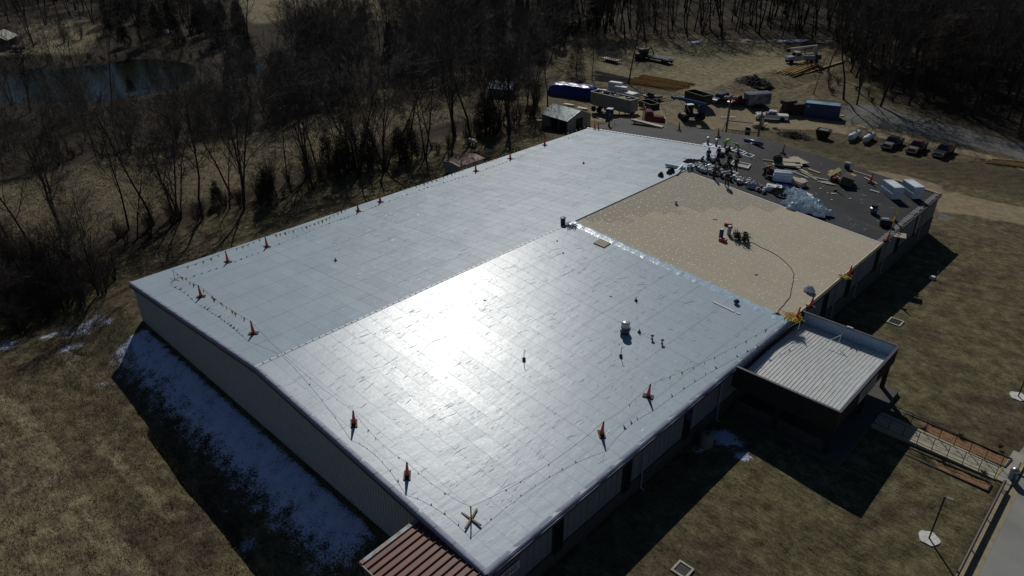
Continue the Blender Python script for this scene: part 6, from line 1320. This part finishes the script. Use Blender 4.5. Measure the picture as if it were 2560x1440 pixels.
p = G(1256, 238); shed("small white-roofed hut half hidden behind trunks beyond the meadow", p, .5, 4.6, 3.4, 1.9, 2.9, mat("roof_white_blue", (.5, .56, .68), .4), mat("hut_grey", (.12, .12, .15), .7), nm="hut")
p = G(8, 118); shed("dark barn with grey roof cut off by the left edge of the view", p, -.6, 7.5, 5.5, 2.6, 4.2, mat("roof_barn", (.07, .075, .085), .5), mat("barn_dark", (.02, .018, .018), .8), nm="barn")
p = G(45, 128); t = thing("parked_trailer", "dark low trailer beside the barn at the left edge", "trailer", p, .5); MB().box((0, 0, .8), (3.8, 1.8, .7)).build("box", M_dark, t, bevel=.05); wheel(t, 0, -.95, .35); wheel(t, 0, .95, .35); MB().box((-.8, 0, 1.2), (.9, .7, .25)).build("load", mat("load_pale", (.3, .32, .36), .6), t)
p = G(1180, 364); t = thing("picnic_table", "small table with white boxes in the shade beyond the rusty shed", "table", p, .3); MB().box((0, 0, .74), (1.8, .8, .05)).build("tabletop", M_greywood, t)
for x in (-.7, .7): MB().box((x, 0, .36), (.08, .6, .72)).build("leg", M_greywood, t)
for k, (x, y) in enumerate(((-.6, 0), (.1, .1), (.6, -.1))): 
    q = p + Vector((x, y, .77)); t = thing("white_box", ("left", "middle", "right")[k] + " white box on the small table beyond the rusty shed", "box", q, k); MB().box((0, 0, .17), (.4, .35, .34)).build("carton", M_white, t, bevel=.02); MB().box((0, 0, .35), (.42, .37, .03)).build("lid", M_white, t)
for (u, v, l_, w_, rz_, mm, lb) in ((1422, 262, 2.6, .8, -.1, M_palewood, "pale sheet on the ground behind the green-grey shed"), (1455, 271, 2.8, .9, -.12, M_palewood, "pale sheet on the ground beside the bulk trailer"), (1487, 291, 2.6, .25, -.1, mat("foam_yellow", (.48, .42, .2)), "yellow plank on the ground left of the portable toilet"), (1498, 297, 2.0, .3, -.3, M_palewood, "pale plank on the ground below the yellow one"), (1352, 302, 1.8, .7, .5, M_palewood, "pale board on the grass left of the green-grey shed"), (1590, 300, 3.0, .2, -.35, M_greywood, "grey beam on the ground between trailer and semi tractor"), (1502, 225, 3, .9, -.1, M_white, "white sheet on the ground behind the small foam block"), (2105, 290, .8, .5, .1, M_palewood, "small pale box on the gravel at the end of the container"), (1712, 244, .9, .3, .1, M_white, "small white piece by the black skip")):
    p = G(u, v); board(0, 0, lb, l_, w_, .08, rz_, mm, "ground_board", "board", p=p + Vector((0, 0, .06)))
# pole-mounted power rack behind the roof
q0, q1 = G(1812, 350), G(1893, 356); c = (q0 + q1) / 2; t = thing("power_pole_frame", "pair of wooden poles with crossarms, rails and pale insulators behind the black roof", "power poles", c); a, b = q0 - c, q1 - c
for q, h_, nm_ in ((a, 7.6, 0), (b, 5.2, 1)):
    MB().tube([q, q + Vector((0, 0, h_))], [.2, .16], 8).build("pole", M_greywood, t)
    for hh in ((h_ - .4, h_ - 3.9) if nm_ == 0 else (h_ - .3, h_ - 2.2)):
        o = MB().beam(q + Vector((-.9, -.9, hh)), q + Vector((.9, .9, hh)), .12, .1).build("crossarm", M_greywood, t)
        for s_ in (-.7, -.35, .35, .7): MB().beam(q + Vector((s_ - .12, s_ - .12, hh + .25)), q + Vector((s_ + .22, s_ + .22, hh + .35)), .1, .1).build("insulator", M_white, o)
for hh in (3.4, 1.9): MB().beam(a + Vector((0, 0, hh)), b + Vector((0, 0, hh - .2)), .12, .14).build("rail", M_greywood, t)
MB().lathe([(.25, 0), (.3, .1), (.3, .9), (.2, 1.05)], 12, tuple(b + Vector((.2, .2, 3.1)))).build("transformer", M_steel, t, smooth=True); MB().beam(a + Vector((-.9, -.6, 0)), a + Vector((0, 0, 3.6)), .12, .12).build("brace", M_greywood, t)
m = MB()
for hh in (3.0, 2.7, 2.4): m.tube([a.lerp(b, k / 8) + Vector((0, 0, hh - .5 * 4 * (k / 8) * (1 - k / 8) * .5)) for k in range(9)], .02, 4)
m.build("cable", M_dark, t)
q0 = G(1845, 352); t = thing("wire_fence", "wire mesh fence panel between the two wooden poles", "fence", q0, .15); m = MB()
for k in range(9): m.box((-2.4 + k * .6, 0, .9), (.05, .05, 1.8))
m.build("post", M_greywood, t); m = MB()
for k in range(8): m.box((0, 0, .2 + k * .2), (4.8, .02, .02))
m.build("mesh", M_dark, t)
p = G(1868, 338); t = thing("control_cabinet", "dark cabinet with pale sloped top by the wire fence", "cabinet", p, .5); MB().box((0, 0, .7), (.9, .6, 1.4)).build("box", M_dark, t, bevel=.03); MB().box((0, 0, 1.45), (1.0, .7, .05), rot=Matrix.Rotation(.2, 3, 'Y')).build("lid", mat("cover_pale", (.3, .33, .4)), t)
# propane tanks
for (u0, v0, u1, v1, lb) in ((2112, 362, 2156, 336, "left white gas tank lying beside its twin"), (2150, 368, 2190, 341, "right white gas tank, next to the black pickup")):
    c, rz, L_ = place2(G(u0, v0), G(u1, v1)); t = thing("gas_tank", lb, "gas tank", c, rz); hl = 2.3
    MB().lathe([(.02, -hl), (.28, -hl + .07), (.46, -hl + .25), (.53, -hl + .5), (.53, hl - .5), (.46, hl - .25), (.28, hl - .07), (.02, hl)], 20, (0, 0, .85), 'X').build("tank", mat("tank_white", (.55, .60, .66), .45, var=.12), t, smooth=True)
    MB().lathe([(.2, 1.35), (.2, 1.5), (.16, 1.55), (.02, 1.56)], 14, (.3, 0, 0)).build("valve_dome", M_dark, t)
    for q in (-1.3, 1.3): MB().box((q, 0, .2), (.25, .9, .4)).build("cradle", M_greywood, t)
# brush heaps and stones
def brush(u, v, label, rx, ry, h, n, m_, m2_=None, nm="brush_pile"):
    p = G(u, v); t = thing(nm, label, "brush pile", p); a_ = MB(); b_ = MB()
    for k in range(n):
        an = rnd.uniform(0, 6.28); r_ = rnd.random() ** .6; x, y = rx * r_ * math.cos(an), ry * r_ * math.sin(an); z = h * (1 - r_ * .8) * rnd.uniform(.1, 1); d = Vector((rnd.gauss(0, 1), rnd.gauss(0, 1), rnd.gauss(0, .35))).normalized() * rnd.uniform(.4, 1.6)
        (a_ if k % 5 else b_).tube([Vector((x, y, z)) - d * .5, Vector((x, y, z + .05)), Vector((x, y, z)) + d * .5], [.05, .04, .015], 3)
    a_.build("branches", m_, t); b_.build("pale_branches", m2_ or M_greywood, t)
    vs = []; fs = []
    for i in range(13):
        for j in range(13):
            a, b = i / 6 - 1, j / 6 - 1; q = min(1, math.hypot(a, b)); vs.append((a * rx * .9, b * ry * .9, h * .75 * (1 - q * q) * (1 + .3 * math.sin(a * 9 + b * 7)) - .05))
    for i in range(12):
        for j in range(12): fs.append((i * 13 + j, (i + 1) * 13 + j, (i + 1) * 13 + j + 1, i * 13 + j + 1))
    m = MB(); m.add(vs, fs); m.build("core", m_, t)
M_br = mat("brush_black", (.015, .012, .010), .9, var=.5, scale=3)
brush(1882, 208, "dark heap of cut brush in the middle of the clearing", 4.2, 3.0, 1.9, 260, M_br, mat("brush_pale", (.16, .17, .2), .8))
brush(1985, 342, "low dark debris heap between the power poles and the small skip", 3.2, 1.6, 1.0, 160, M_br); brush(1862, 352, "dark heap of branches at the foot of the wire fence", 3.0, .9, .8, 130, M_br, mat("brush_pink", (.2, .15, .16), .8)); brush(1900, 322, "low dark grey heap between the poles and the white pickup", 1.5, .9, .8, 50, M_br)
for k, (u, v, s_, lb) in enumerate(((1938, 322, .7, "pale rock on the ground below the white pickup"), (1946, 325, .4, "smaller pale rock beside the pale rock below the white pickup"))):
    p = G(u, v); t = thing("rock", lb, "rock", p); MB().lathe([(.1, 0), (.6, .1), (.65, .3), (.4, .5), (.05, .55)], 7).build("stone", mat("rock_buff", (.20, .18, .14), .9), t); t.scale = (s_ * 1.4, s_, s_)

# ================================================================ TREES
M_bark = mat("bark", (.040, .034, .029), .9, var=.3, scale=3)
M_twig = mat("twigs", (.058, .050, .046), .9, var=.35, scale=.6)
M_twig2 = mat("twigs_brown", (.050, .037, .030), .9, var=.35, scale=.6)
M_needle = mat("cedar_foliage", (.018, .022, .012), .9, var=.5, scale=1.2)
class TB:
    def __init__(s): s.V = []; s.Q = []; s.n = 0
    def tube(s, pts, rad, n):
        k = len(pts); P = np.array(pts); D = np.empty_like(P); D[:-1] = P[1:] - P[:-1]; D[-1] = D[-2]; D /= np.linalg.norm(D, axis=1)[:, None] + 1e-9
        ref = np.array([.31, .27, .91]); A_ = np.cross(D, ref); A_ /= np.linalg.norm(A_, axis=1)[:, None] + 1e-9; B_ = np.cross(D, A_)
        th = np.arange(n) * 2 * math.pi / n; ring = P[:, None, :] + (A_[:, None, :] * np.cos(th)[None, :, None] + B_[:, None, :] * np.sin(th)[None, :, None]) * np.array(rad)[:, None, None]
        s.V.append(ring.reshape(-1, 3)); i = np.arange(k - 1)[:, None] * n; j = np.arange(n)[None, :]; j2 = (j + 1) % n
        s.Q.append(np.stack([i + j, i + j2, i + n + j2, i + n + j], -1).reshape(-1, 4) + s.n); s.n += k * n
    def arr(s): return np.concatenate(s.V), np.concatenate(s.Q)
def grow(seed, h, spread=.55, trunks=1, kids=(9, 5, 5, 6), tw=.016, low=.3, depth=4):
    r = random.Random(seed); T_, C_ = TB(), TB()
    def br(p, d, L_, rad, lev):
        n = 5 if lev == 0 else (4 if lev == 1 else 3); pts = [p]; q = p.copy(); dd = d.copy()
        for i in range(n):
            dd = dd + np.array([r.gauss(0, 1), r.gauss(0, 1), r.gauss(0, 1)]) * (.07 if lev == 0 else .16) + np.array([0, 0, .07 if lev else .02]); dd /= np.linalg.norm(dd); q = q + dd * L_ / n; pts.append(q)
        end = rad * (.35 if lev < 2 else .5); rads = [rad + (end - rad) * i / n for i in range(n + 1)]
        if lev == 0: rads[0] *= 1.25
        (T_ if lev < 2 else C_).tube(pts, [max(tw, x) for x in rads], 7 if lev == 0 else (5 if lev == 1 else 3))
        if lev >= depth: return
        k = kids[lev]; k = max(2, int(k + r.gauss(0, .7)))
        for i in range(k):
            f = (low + (1 - low) * (i + r.random()) / k) if lev == 0 else (.25 + .75 * (i + r.random()) / k); f = min(f, .99); j = min(int(f * n), n - 1); g = f * n - j
            b = pts[j] * (1 - g) + pts[j + 1] * g; ax = pts[j + 1] - pts[j]; ax /= np.linalg.norm(ax)
            rv = np.array([r.gauss(0, 1), r.gauss(0, 1), r.gauss(0, 1)]); rv -= ax * (rv @ ax); rv /= np.linalg.norm(rv) + 1e-9
            an = (spread + .25 * r.random()) * (1.0 if lev == 0 else 1.05); nd = ax * math.cos(an) + rv * math.sin(an)
            if nd[2] < -.1: nd[2] = abs(nd[2]) * .4
            ll = L_ * ((.62 - .30 * f) if lev == 0 else .56) * r.uniform(.75, 1.2); rr_ = rads[j] * (.50 if lev == 0 else .55)
            br(b, nd / np.linalg.norm(nd), ll, max(tw, rr_), lev + 1)
    for k in range(trunks):
        a = r.uniform(0, 6.28); l = (.06 if trunks == 1 else r.uniform(.12, .34)); hh = h * (1 if k == 0 else r.uniform(.7, .95))
        d = np.array([math.cos(a) * l, math.sin(a) * l, 1.0]); br(np.array([.18 * math.cos(a) * (trunks > 1), .18 * math.sin(a) * (trunks > 1), -.3]), d / np.linalg.norm(d), hh, .0085 * h + .03, 0)
    return T_.arr(), C_.arr()
def cedar(seed, h, w):
    r = np.random.RandomState(seed); T_ = TB(); T_.tube([np.array([0, 0, -.3]), np.array([.1, 0, h * .5]), np.array([0, .05, h])], [.16, .1, .02], 6)
    n = 5200; cl = 170; cz = r.beta(1.1, 1.6, cl) * h * .95 + h * .05; ca = r.uniform(0, 6.28, cl); cr = w * (1 - (cz / h)) ** .75 * r.uniform(.45, 1.05, cl) + .1
    k = r.randint(0, cl, n); P = np.stack([cr[k] * np.cos(ca[k]), cr[k] * np.sin(ca[k]), cz[k]], 1) + r.normal(0, 1, (n, 3)) * np.array([.27, .27, .33]) * (w / 2.0)
    P[:, 2] = np.clip(P[:, 2], .05, h * 1.02); a = r.normal(0, 1, (n, 3)); a[:, 2] = np.abs(a[:, 2]); a /= np.linalg.norm(a, axis=1)[:, None]; b = np.cross(a, r.normal(0, 1, (n, 3))); b /= np.linalg.norm(b, axis=1)[:, None]
    s_ = r.uniform(.09, .22, n)[:, None]; V = np.stack([P - b * s_ * .5, P + a * s_ * .4, P + b * s_ * .5, P + a * s_ * 1.5], 1).reshape(-1, 3); return T_.arr(), (V, np.arange(n * 4).reshape(-1, 4))
TREE_V = [grow(11, 17, .5), grow(12, 19, .45, kids=(10, 5, 5, 6)), grow(13, 15, .6, 2, kids=(8, 5, 5, 6)), grow(14, 18, .42, 3, kids=(7, 5, 5, 5)), grow(15, 21, .4, kids=(10, 5, 5, 5), low=.42), grow(16, 13, .7, kids=(9, 5, 5, 6), low=.2), grow(17, 16, .55, 4, kids=(6, 5, 5, 5))]
BUSH_V = [grow(31, 3.4, .6, 7, kids=(6, 5, 3, 2), tw=.008, low=.1, depth=3), grow(32, 5.5, .6, 6, kids=(7, 5, 3, 2), tw=.009, low=.12, depth=3), grow(33, 2.4, .8, 9, kids=(6, 5, 3, 2), tw=.007, low=.05, depth=3)]
CEDAR_V = [cedar(41, 8.5, 2.1), cedar(42, 6.5, 1.9), cedar(43, 11, 2.6)]
def mk(name, arr, m_, smooth=False):
    o = big_mesh(name, arr[0], arr[1], m_, None, smooth); me = o.data; bpy.data.objects.remove(o); return me
DATA = {}
for kind_, L_ in (("bare_tree", TREE_V), ("bush", BUSH_V), ("cedar_tree", CEDAR_V)):
    for i, (T_, C_) in enumerate(L_):
        DATA[(kind_, i)] = (mk("trunk", T_, M_bark, True), mk({"bare_tree": "crown", "bush": "twigs", "cedar_tree": "crown"}[kind_], C_, M_needle if kind_ == "cedar_tree" else (M_twig2 if (kind_ == "bush" or i % 3 == 2) else M_twig)))
def plant(kind_, i, x, y, label, cat, group, s=1.0, rz=None, lean=0.0):
    t = thing(kind_, label, cat, (x, y, float(H(x, y))), rnd.uniform(0, 6.28) if rz is None else rz, group); a, b = DATA[(kind_, i)]
    link("stem" if kind_ == "bush" else "trunk", a, t); link("twigs" if kind_ == "bush" else "crown", b, t); t.scale = (s, s, s * rnd.uniform(.94, 1.06)); 
    if lean: t.rotation_euler = (rnd.gauss(0, lean), rnd.gauss(0, lean), t.rotation_euler[2])
    return t
# --- the row between lawn and meadow, each seen singly
ROW = [(19, 592, 0, .9, "bare tree at the left edge beside the thicket"), (88, 632, 1, .85, "leaning bare tree rising out of the thicket by the left edge"), (158, 586, 3, .95, "many-stemmed bare tree right of the leaning one near the left edge"), (212, 590, 5, .6, "thin young bare tree between two larger ones left of the lawn shadows"), (322, 574, 1, .82, "slim bare tree standing clear before the meadow"),
       (386, 562, 4, .9, "tall straight bare tree casting the first long lawn shadow"), (437, 541, 2, 1.1, "forked bare tree second from the straight one"), (507, 547, 4, .95, "tall bare tree at the lawn edge with double trunk shadow"), (582, 494, 0, 1.0, "bare tree slightly back in the row behind the lawn"), (607, 524, 3, 1.05, "big many-stemmed bare tree with fan of shadows on the lawn"),
       (775, 440, 3, .9, "bare tree cluster left of the dark cedars"), (897, 436, 6, 1.1, "broad bare tree spreading a fan shadow toward the roof"), (962, 425, 6, 1.0, "second broad bare tree spreading a fan shadow toward the roof"), (1062, 395, 2, 1.0, "bare tree behind the bright pennants of the left eave"), (1136, 345, 3, 1.05, "slender many-stemmed bare tree left of the small table"),
       (1178, 352, 4, 1.1, "tall bare tree behind the small table"), (1273, 336, 3, .92, "largest dark many-stemmed tree with a fan shadow between the two sheds"), (1318, 262, 2, .8, "bare tree right of the white-roofed hut"), (1369, 262, 4, .7, "bare tree whose shadow crosses the green-grey shed roof"), (1332, 292, 5, .45, "young bare tree at the lawn edge by the green-grey shed")]
for (u, v, i, s_, lb) in ROW:
    p = G(u, v); plant("bare_tree", i, p.x, p.y, lb, "tree", "bare trees along the lawn edge", s_ * (.80 if u < 700 else .92), lean=.03)
for (u, v, i, s_, lb) in ((672, 512, 1, .9, "small dark cedar on the lawn edge casting a short shadow"), (545, 512, 1, .6, "low dark cedar left of the big many-stemmed tree"), (825, 432, 0, 1.0, "left of the dark cedars behind the lawn"), (860, 440, 1, 1.1, "low dark cedar in front of its taller neighbours"), (885, 425, 2, .9, "tallest cedar of the dark clump by the fan-shadow tree"), (925, 420, 0, 1.1, "cedar between the two fan-shadow trees"), (1000, 408, 1, 1.1, "cedar right of the fan-shadow trees"), (1030, 400, 0, .9, "slim cedar at the right end of the dark clump"), (1225, 335, 1, 1.0, "cedar left of the largest dark tree"), (1205, 325, 0, .8, "cedar behind the small table"),
                         (190, 290, 2, .9, "dark cedar between pond and meadow, left one"), (590, 235, 2, 1.0, "dark cedar at the right end of the pond"), (700, 290, 2, 1.1, "large dark cedar at the left end of the middle belt"), (720, 250, 0, 1.2, "dark cedar behind the large one of the middle belt"), (330, 232, 1, .6, "small cedar on the near pond bank"), (1440, 190, 2, .9, "dark cedar above the blue tarpaulin")):
    p = G(u, v); plant("cedar_tree", i, p.x, p.y, lb, "cedar", "dark cedars beside the bare trees", s_ * (.82 if v > 360 else 1))
# right-hand wood, front trunks one can point at
for (u, v, i, s_, lb) in ((2033, 236, 5, .62, "thin sapling standing in front of the blue container"), (2069, 180, 4, .8, "lone straight trunk at the right end of the pole pile"), (2109, 249, 4, 1.0, "first big trunk right of the blue container"), (2142, 262, 1, .8, "slim trunk second from the blue container"), (2148, 233, 1, .95, "trunk just behind the slim second one"), (2198, 266, 3, 1.1, "big leaning trunk throwing its shadow over the gravel"), (2271, 262, 2, .9, "forked trunk behind the gravel"), (2333, 248, 4, .85, "straight trunk further back right of the forked one"), (2376, 269, 2, 1.0, "double trunk above the right-hand pickups"), (2395, 275, 5, .8, "young tree beside the double trunk"), (2432, 293, 4, 1.1, "thick dark trunk above the rightmost pickup"), (2478, 273, 0, 1.0, "trunk right of the thick dark one"), (2520, 300, 1, 1.0, "trunk near the right edge at the gravel"), (2552, 318, 4, 1.0, "rightmost trunk at the gravel"),
                         (1571, 210, 4, .8, "lone tall tree rising among the grey poles"), (1480, 200, 5, .7, "small bare tree left of the grey poles")):
    p = G(u, v); plant("bare_tree", i, p.x, p.y, lb, "tree", "bare trees on the near edge of the right-hand wood", s_, lean=.02)
# pond edge
for k, (u, v, i, s_) in enumerate(((30, 262, 2, .7), (75, 280, 3, .75), (135, 275, 2, .7), (215, 275, 0, .85), (280, 262, 1, .75), (445, 225, 2, .8), (560, 222, 4, .75), (575, 178, 1, .75), (130, 150, 5, .85), (85, 118, 3, .8), (405, 235, 5, .3), (350, 240, 5, .35), (620, 200, 0, .8), (480, 240, 5, .5))):
    p = G(u, v); plant("bare_tree", i, p.x, p.y, ["forked tree against the pond at the left edge", "second tree against the pond from the left", "bare tree with wide low boughs before the pond", "dark branching tree in the middle of the pond view", "slim tree just right of the pond's middle", "tree standing at the right part of the pond", "tree between the pond and its small bright end", "tree right behind the pond's bright end", "leaning tree on the grass above the pond", "round-crowned tree beside the barn", "dead stub tree in the pond reeds", "small snag in the pond reeds", "tree just right of the small bright end of the pond", "small tree at the near right bank of the pond"][k], "tree", "bare trees round the pond", s_, lean=.05)
for (u, v, lb) in ((160, 108, "round bare bush on the grass beyond the pond"), (203, 98, "larger bare bush right of the round one beyond the pond")):
    p = G(u, v); plant("bush", 1, p.x, p.y, lb, "bush", "bushes beyond the pond", .9)
# --- belts filled at random
def inside_poly(x, y, P):
    c = False; n = len(P)
    for i in range(n):
        ax, ay = P[i]; bx, by = P[(i + 1) % n]
        if (ay > y) != (by > y) and x < (bx - ax) * (y - ay) / (by - ay) + ax: c = not c
    return c
taken = []
def scatter(P, n, mind, seed):
    r = random.Random(seed); x0, x1 = min(p[0] for p in P), max(p[0] for p in P); y0, y1 = min(p[1] for p in P), max(p[1] for p in P); out = []; tries = 0
    while len(out) < n and tries < n * 60:
        tries += 1; x, y = r.uniform(x0, x1), r.uniform(y0, y1)
        if not inside_poly(x, y, P): continue
        if any((x - a) ** 2 + (y - b) ** 2 < mind * mind for a, b in out): continue
        out.append((x, y))
    return out
REST = []
def split(L_, n):
    L_ = sorted(L_, key=lambda q: q[0] ** 2 + q[1] ** 2); REST.extend(L_[n:]); return L_[:n]
def px(L_): return [tuple(q) for q in wpoly(L_)]
MID = px([(-40, 470), (-40, 360), (120, 350), (330, 345), (560, 300), (640, 270), (720, 200), (900, 170), (1050, 130), (1300, 150), (1330, 195), (1180, 190), (1000, 225), (880, 262), (760, 300), (600, 350), (420, 395), (200, 410)])
FARM = px([(720, 175), (700, 90), (800, 60), (1000, 60), (1160, 20), (1400, 10), (1500, 90), (1480, 120), (1380, 160), (1200, 140), (1000, 130), (820, 175)])
FARL = px([(230, 90), (330, 30), (560, 40), (640, 90), (620, 140), (430, 118), (300, 125)])
RW = px([(1480, 108), (1500, 60), (2300, 60), (2640, 130), (2700, 330), (2500, 262), (2420, 250), (2300, 235), (2200, 225), (2130, 190), (2110, 130), (2080, 98), (1900, 90), (1700, 94)])
def zone(x, y, cuts, stems, tail):
    u = px_of(x, y); k = sum(u > c for c in cuts); return stems[k] + " " + tail, stems[k] + " " + tail + " (group)"
for k, (x, y) in enumerate(scatter(MID, 82, 4.0, 1)):
    u = px_of(x, y); j = sum(u > c for c in (200, 430, 640, 860, 1080)); w = ("left of the pond view", "below the pond's middle", "below the pond's right end", "left of the meadow's upper edge", "above the dark cedar clump", "beside the white-roofed hut")[j]
    plant("bare_tree", k % 7, x, y, "bare tree in the dense belt between meadow and pond, " + w, "tree", "belt trees " + w, rnd.uniform(.38, .52) if u < 760 else rnd.uniform(.55, .85), lean=.03)
for k, (x, y) in enumerate(split(scatter(FARM, 60, 4, 2), 30)): plant("bare_tree", (k * 3) % 7, x, y, "bare tree in the dark belt below the far field", "tree", "bare trees below the far field", rnd.uniform(.7, 1.0))
for k, (x, y) in enumerate(scatter(FARM, 26, 6, 21)): plant("cedar_tree", k % 3, x, y, "dark cedar in the belt below the far field", "cedar", "cedars below the far field", rnd.uniform(.9, 1.3))
for k, (x, y) in enumerate(scatter(FARL, 24, 5, 3)): plant("cedar_tree", (k + 2) % 3, x, y, "dark cedar in the group beyond the pond", "cedar", "cedars beyond the pond", rnd.uniform(.9, 1.35))
for k, (x, y) in enumerate(scatter(FARL, 12, 6, 31)): plant("bare_tree", k % 7, x, y, "bare tree among the cedars beyond the pond", "tree", "bare trees beyond the pond", rnd.uniform(.7, 1.0))
for k, (x, y) in enumerate(split(scatter(RW, 180, 4.3, 4), 88)):
    u = px_of(x, y); j = sum(u > c for c in (1700, 1950, 2130, 2350)); w = ("behind the steel trailer", "behind the open clearing", "behind the bucket truck", "behind the blue container", "above the parked pickups")[j]
    plant("bare_tree", (k * 5) % 7, x, y, "bare tree within the dense wood " + w, "tree", "wood trees " + w, rnd.uniform(.8, 1.1))
MIDB = scatter(MID, 70, 2.6, 71)
for k, (x, y) in enumerate(MIDB): plant("bush", k % 3, x, y, "bare bush in the undergrowth of the belt between meadow and pond", "bush", "undergrowth of the belt between meadow and pond", rnd.uniform(.6, 1.1))
THK = px([(-60, 900), (-60, 640), (60, 640), (200, 660), (300, 690), (262, 740), (215, 770), (120, 800), (40, 850)])
for k, (x, y) in enumerate(scatter(THK, 60, 1.5, 5)): plant("bush", k % 3, x, y, "bare bush in the dark thicket at the left edge", "bush", "bushes of the thicket at the left edge", rnd.uniform(.7, 1.2))
for k, (x, y) in enumerate(scatter(THK, 6, 5, 51)): plant("bare_tree", (2, 5, 3)[k % 3], x, y, "bare tree growing out of the thicket at the left edge", "tree", "bare trees in the left thicket", rnd.uniform(.45, .65))
HED = px([(300, 620), (290, 585), (420, 548), (560, 520), (700, 455), (850, 415), (1000, 390), (1120, 350), (1260, 305), (1340, 262), (1350, 285), (1280, 332), (1130, 372), (1000, 412), (880, 445), (700, 500), (600, 530), (480, 560)])
for k, (x, y) in enumerate(scatter(HED, 74, 2.2, 6)):
    u = px_of(x, y); w = ("left of the lawn shadows", "below the first cedars", "by the dark cedar clump", "behind the rusty shed", "near the green-grey shed")[sum(u > c for c in (500, 760, 1040, 1200))]
    plant("bush", k % 3, x, y, "bare bush in the undergrowth of the tree row " + w, "bush", "undergrowth " + w, rnd.uniform(.5, .95))
for k, (x, y) in enumerate(scatter(HED, 22, 4, 61)): plant("bare_tree", k % 7, x, y, "slender bare tree filling the lawn-edge row", "tree", "slender trees filling the lawn-edge row", rnd.uniform(.5, .8), lean=.04)
RCK = px([(2040, 215), (2130, 200), (2300, 240), (2560, 300), (2560, 345), (2380, 295), (2240, 262), (2110, 255)])
for k, (x, y) in enumerate(scatter(RCK, 18, 4, 7)): plant("bush", k % 3, x, y, "small bare bush in front of the right-hand wood", "bush", "bushes before the right-hand wood", rnd.uniform(.4, .8))
REED = px([(60, 150), (420, 128), (700, 140), (700, 165), (420, 140), (120, 165)])
for k, (x, y) in enumerate(scatter(REED, 26, 2.5, 8)): plant("bush", (0, 2)[k % 2], x, y, "low bush on the far pond bank", "bush", "bushes on the far pond bank", rnd.uniform(.4, .7))
# --- the wood beyond, too dense to tell apart: one object
lite = [grow(70 + i, 17 + i, .5, 1 + i % 3, kids=(8, 5, 5, 2), tw=.035, low=.35, depth=3) for i in range(4)]
FAR = [(p, n_, d_) for p, n_, d_ in ((px([(1300, 60), (1300, 8), (1700, -60), (2300, -90), (2760, -60), (2760, 60), (2700, 300), (2600, 100), (2300, 55), (1500, 58)]), 470, 4.3), (px([(-120, 100), (-120, -40), (200, -60), (500, -30), (560, 30), (330, 28), (230, 80), (60, 60)]), 110, 5), (px([(1000, 55), (1160, 10), (1180, -70), (1500, -120), (1500, 60)]), 110, 5.5), (px([(450, -90), (1180, -110), (1180, -75), (480, -55)]), 90, 6))]
FAR.append((REST, 0, 0)); Vs, Qs, off = [], [], 0; r9 = np.random.RandomState(9)
for P, n_, d_ in FAR:
    for (x, y) in (P if n_ == 0 else scatter(P, n_, d_, int(n_))):
        (TV, TQ), (CV, CQ) = lite[r9.randint(4)]; a = r9.uniform(0, 6.28); s_ = r9.uniform(.8, 1.15); c_, sn_ = math.cos(a) * s_, math.sin(a) * s_; z = float(H(x, y))
        for V, Q_ in ((TV, TQ), (CV, CQ)):
            W = np.stack([V[:, 0] * c_ - V[:, 1] * sn_ + x, V[:, 0] * sn_ + V[:, 1] * c_ + y, V[:, 2] * s_ + z], 1); Vs.append(W.astype(np.float32)); Qs.append(Q_ + off); off += len(V)
tag(big_mesh("distant_wood", np.concatenate(Vs), np.concatenate(Qs), M_twig), "dense dark bare wood filling the background beyond the clearing and fields", "wood", kind='stuff')
# dry grass and weeds: too many to count
def tufts(name, P, n, hmin, hmax, m_, label, seed, ww=(.015, .035)):
    r = np.random.RandomState(seed); x0, x1 = min(p[0] for p in P), max(p[0] for p in P); y0, y1 = min(p[1] for p in P), max(p[1] for p in P)
    X = r.uniform(x0, x1, n * 3); Y = r.uniform(y0, y1, n * 3); k = sdist(X, Y, np.array(P)) < 0; X, Y = X[k][:n], Y[k][:n]; m = len(X); Z_ = H(X, Y); a = r.uniform(0, 6.28, m); w = r.uniform(*ww, m); h = r.uniform(hmin, hmax, m); lx, ly = r.normal(0, .35, m) * h, r.normal(0, .35, m) * h
    dx, dy = np.cos(a) * w, np.sin(a) * w; V = np.stack([np.stack([X - dx, Y - dy, Z_ - .03], 1), np.stack([X + dx, Y + dy, Z_ - .03], 1), np.stack([X + lx + dx * .2, Y + ly + dy * .2, Z_ + h], 1), np.stack([X + lx - dx * .2, Y + ly - dy * .2, Z_ + h], 1)], 1).reshape(-1, 3)
    tag(big_mesh(name, V, np.arange(m * 4).reshape(-1, 4), m_), label, "grass", kind='stuff')
tufts("dry_grass", px([(-60, 900), (300, 760), (340, 900), (520, 1260), (700, 1500), (-60, 1500)]), 36000, .03, .09, mat("straw", (.22, .185, .11), .9, var=.3, scale=.5), "short dry grass on the field below the gable end", 1)
tufts("meadow_grass", px([(-40, 640), (-40, 480), (260, 392), (640, 330), (900, 235), (1180, 175), (1330, 200), (1180, 300), (860, 400), (520, 500), (150, 640)]), 60000, .08, .26, mat("straw_brown", (.10, .08, .052), .9, var=.35, scale=.3), "long dry grass of the meadow behind the lawn-edge trees", 2)
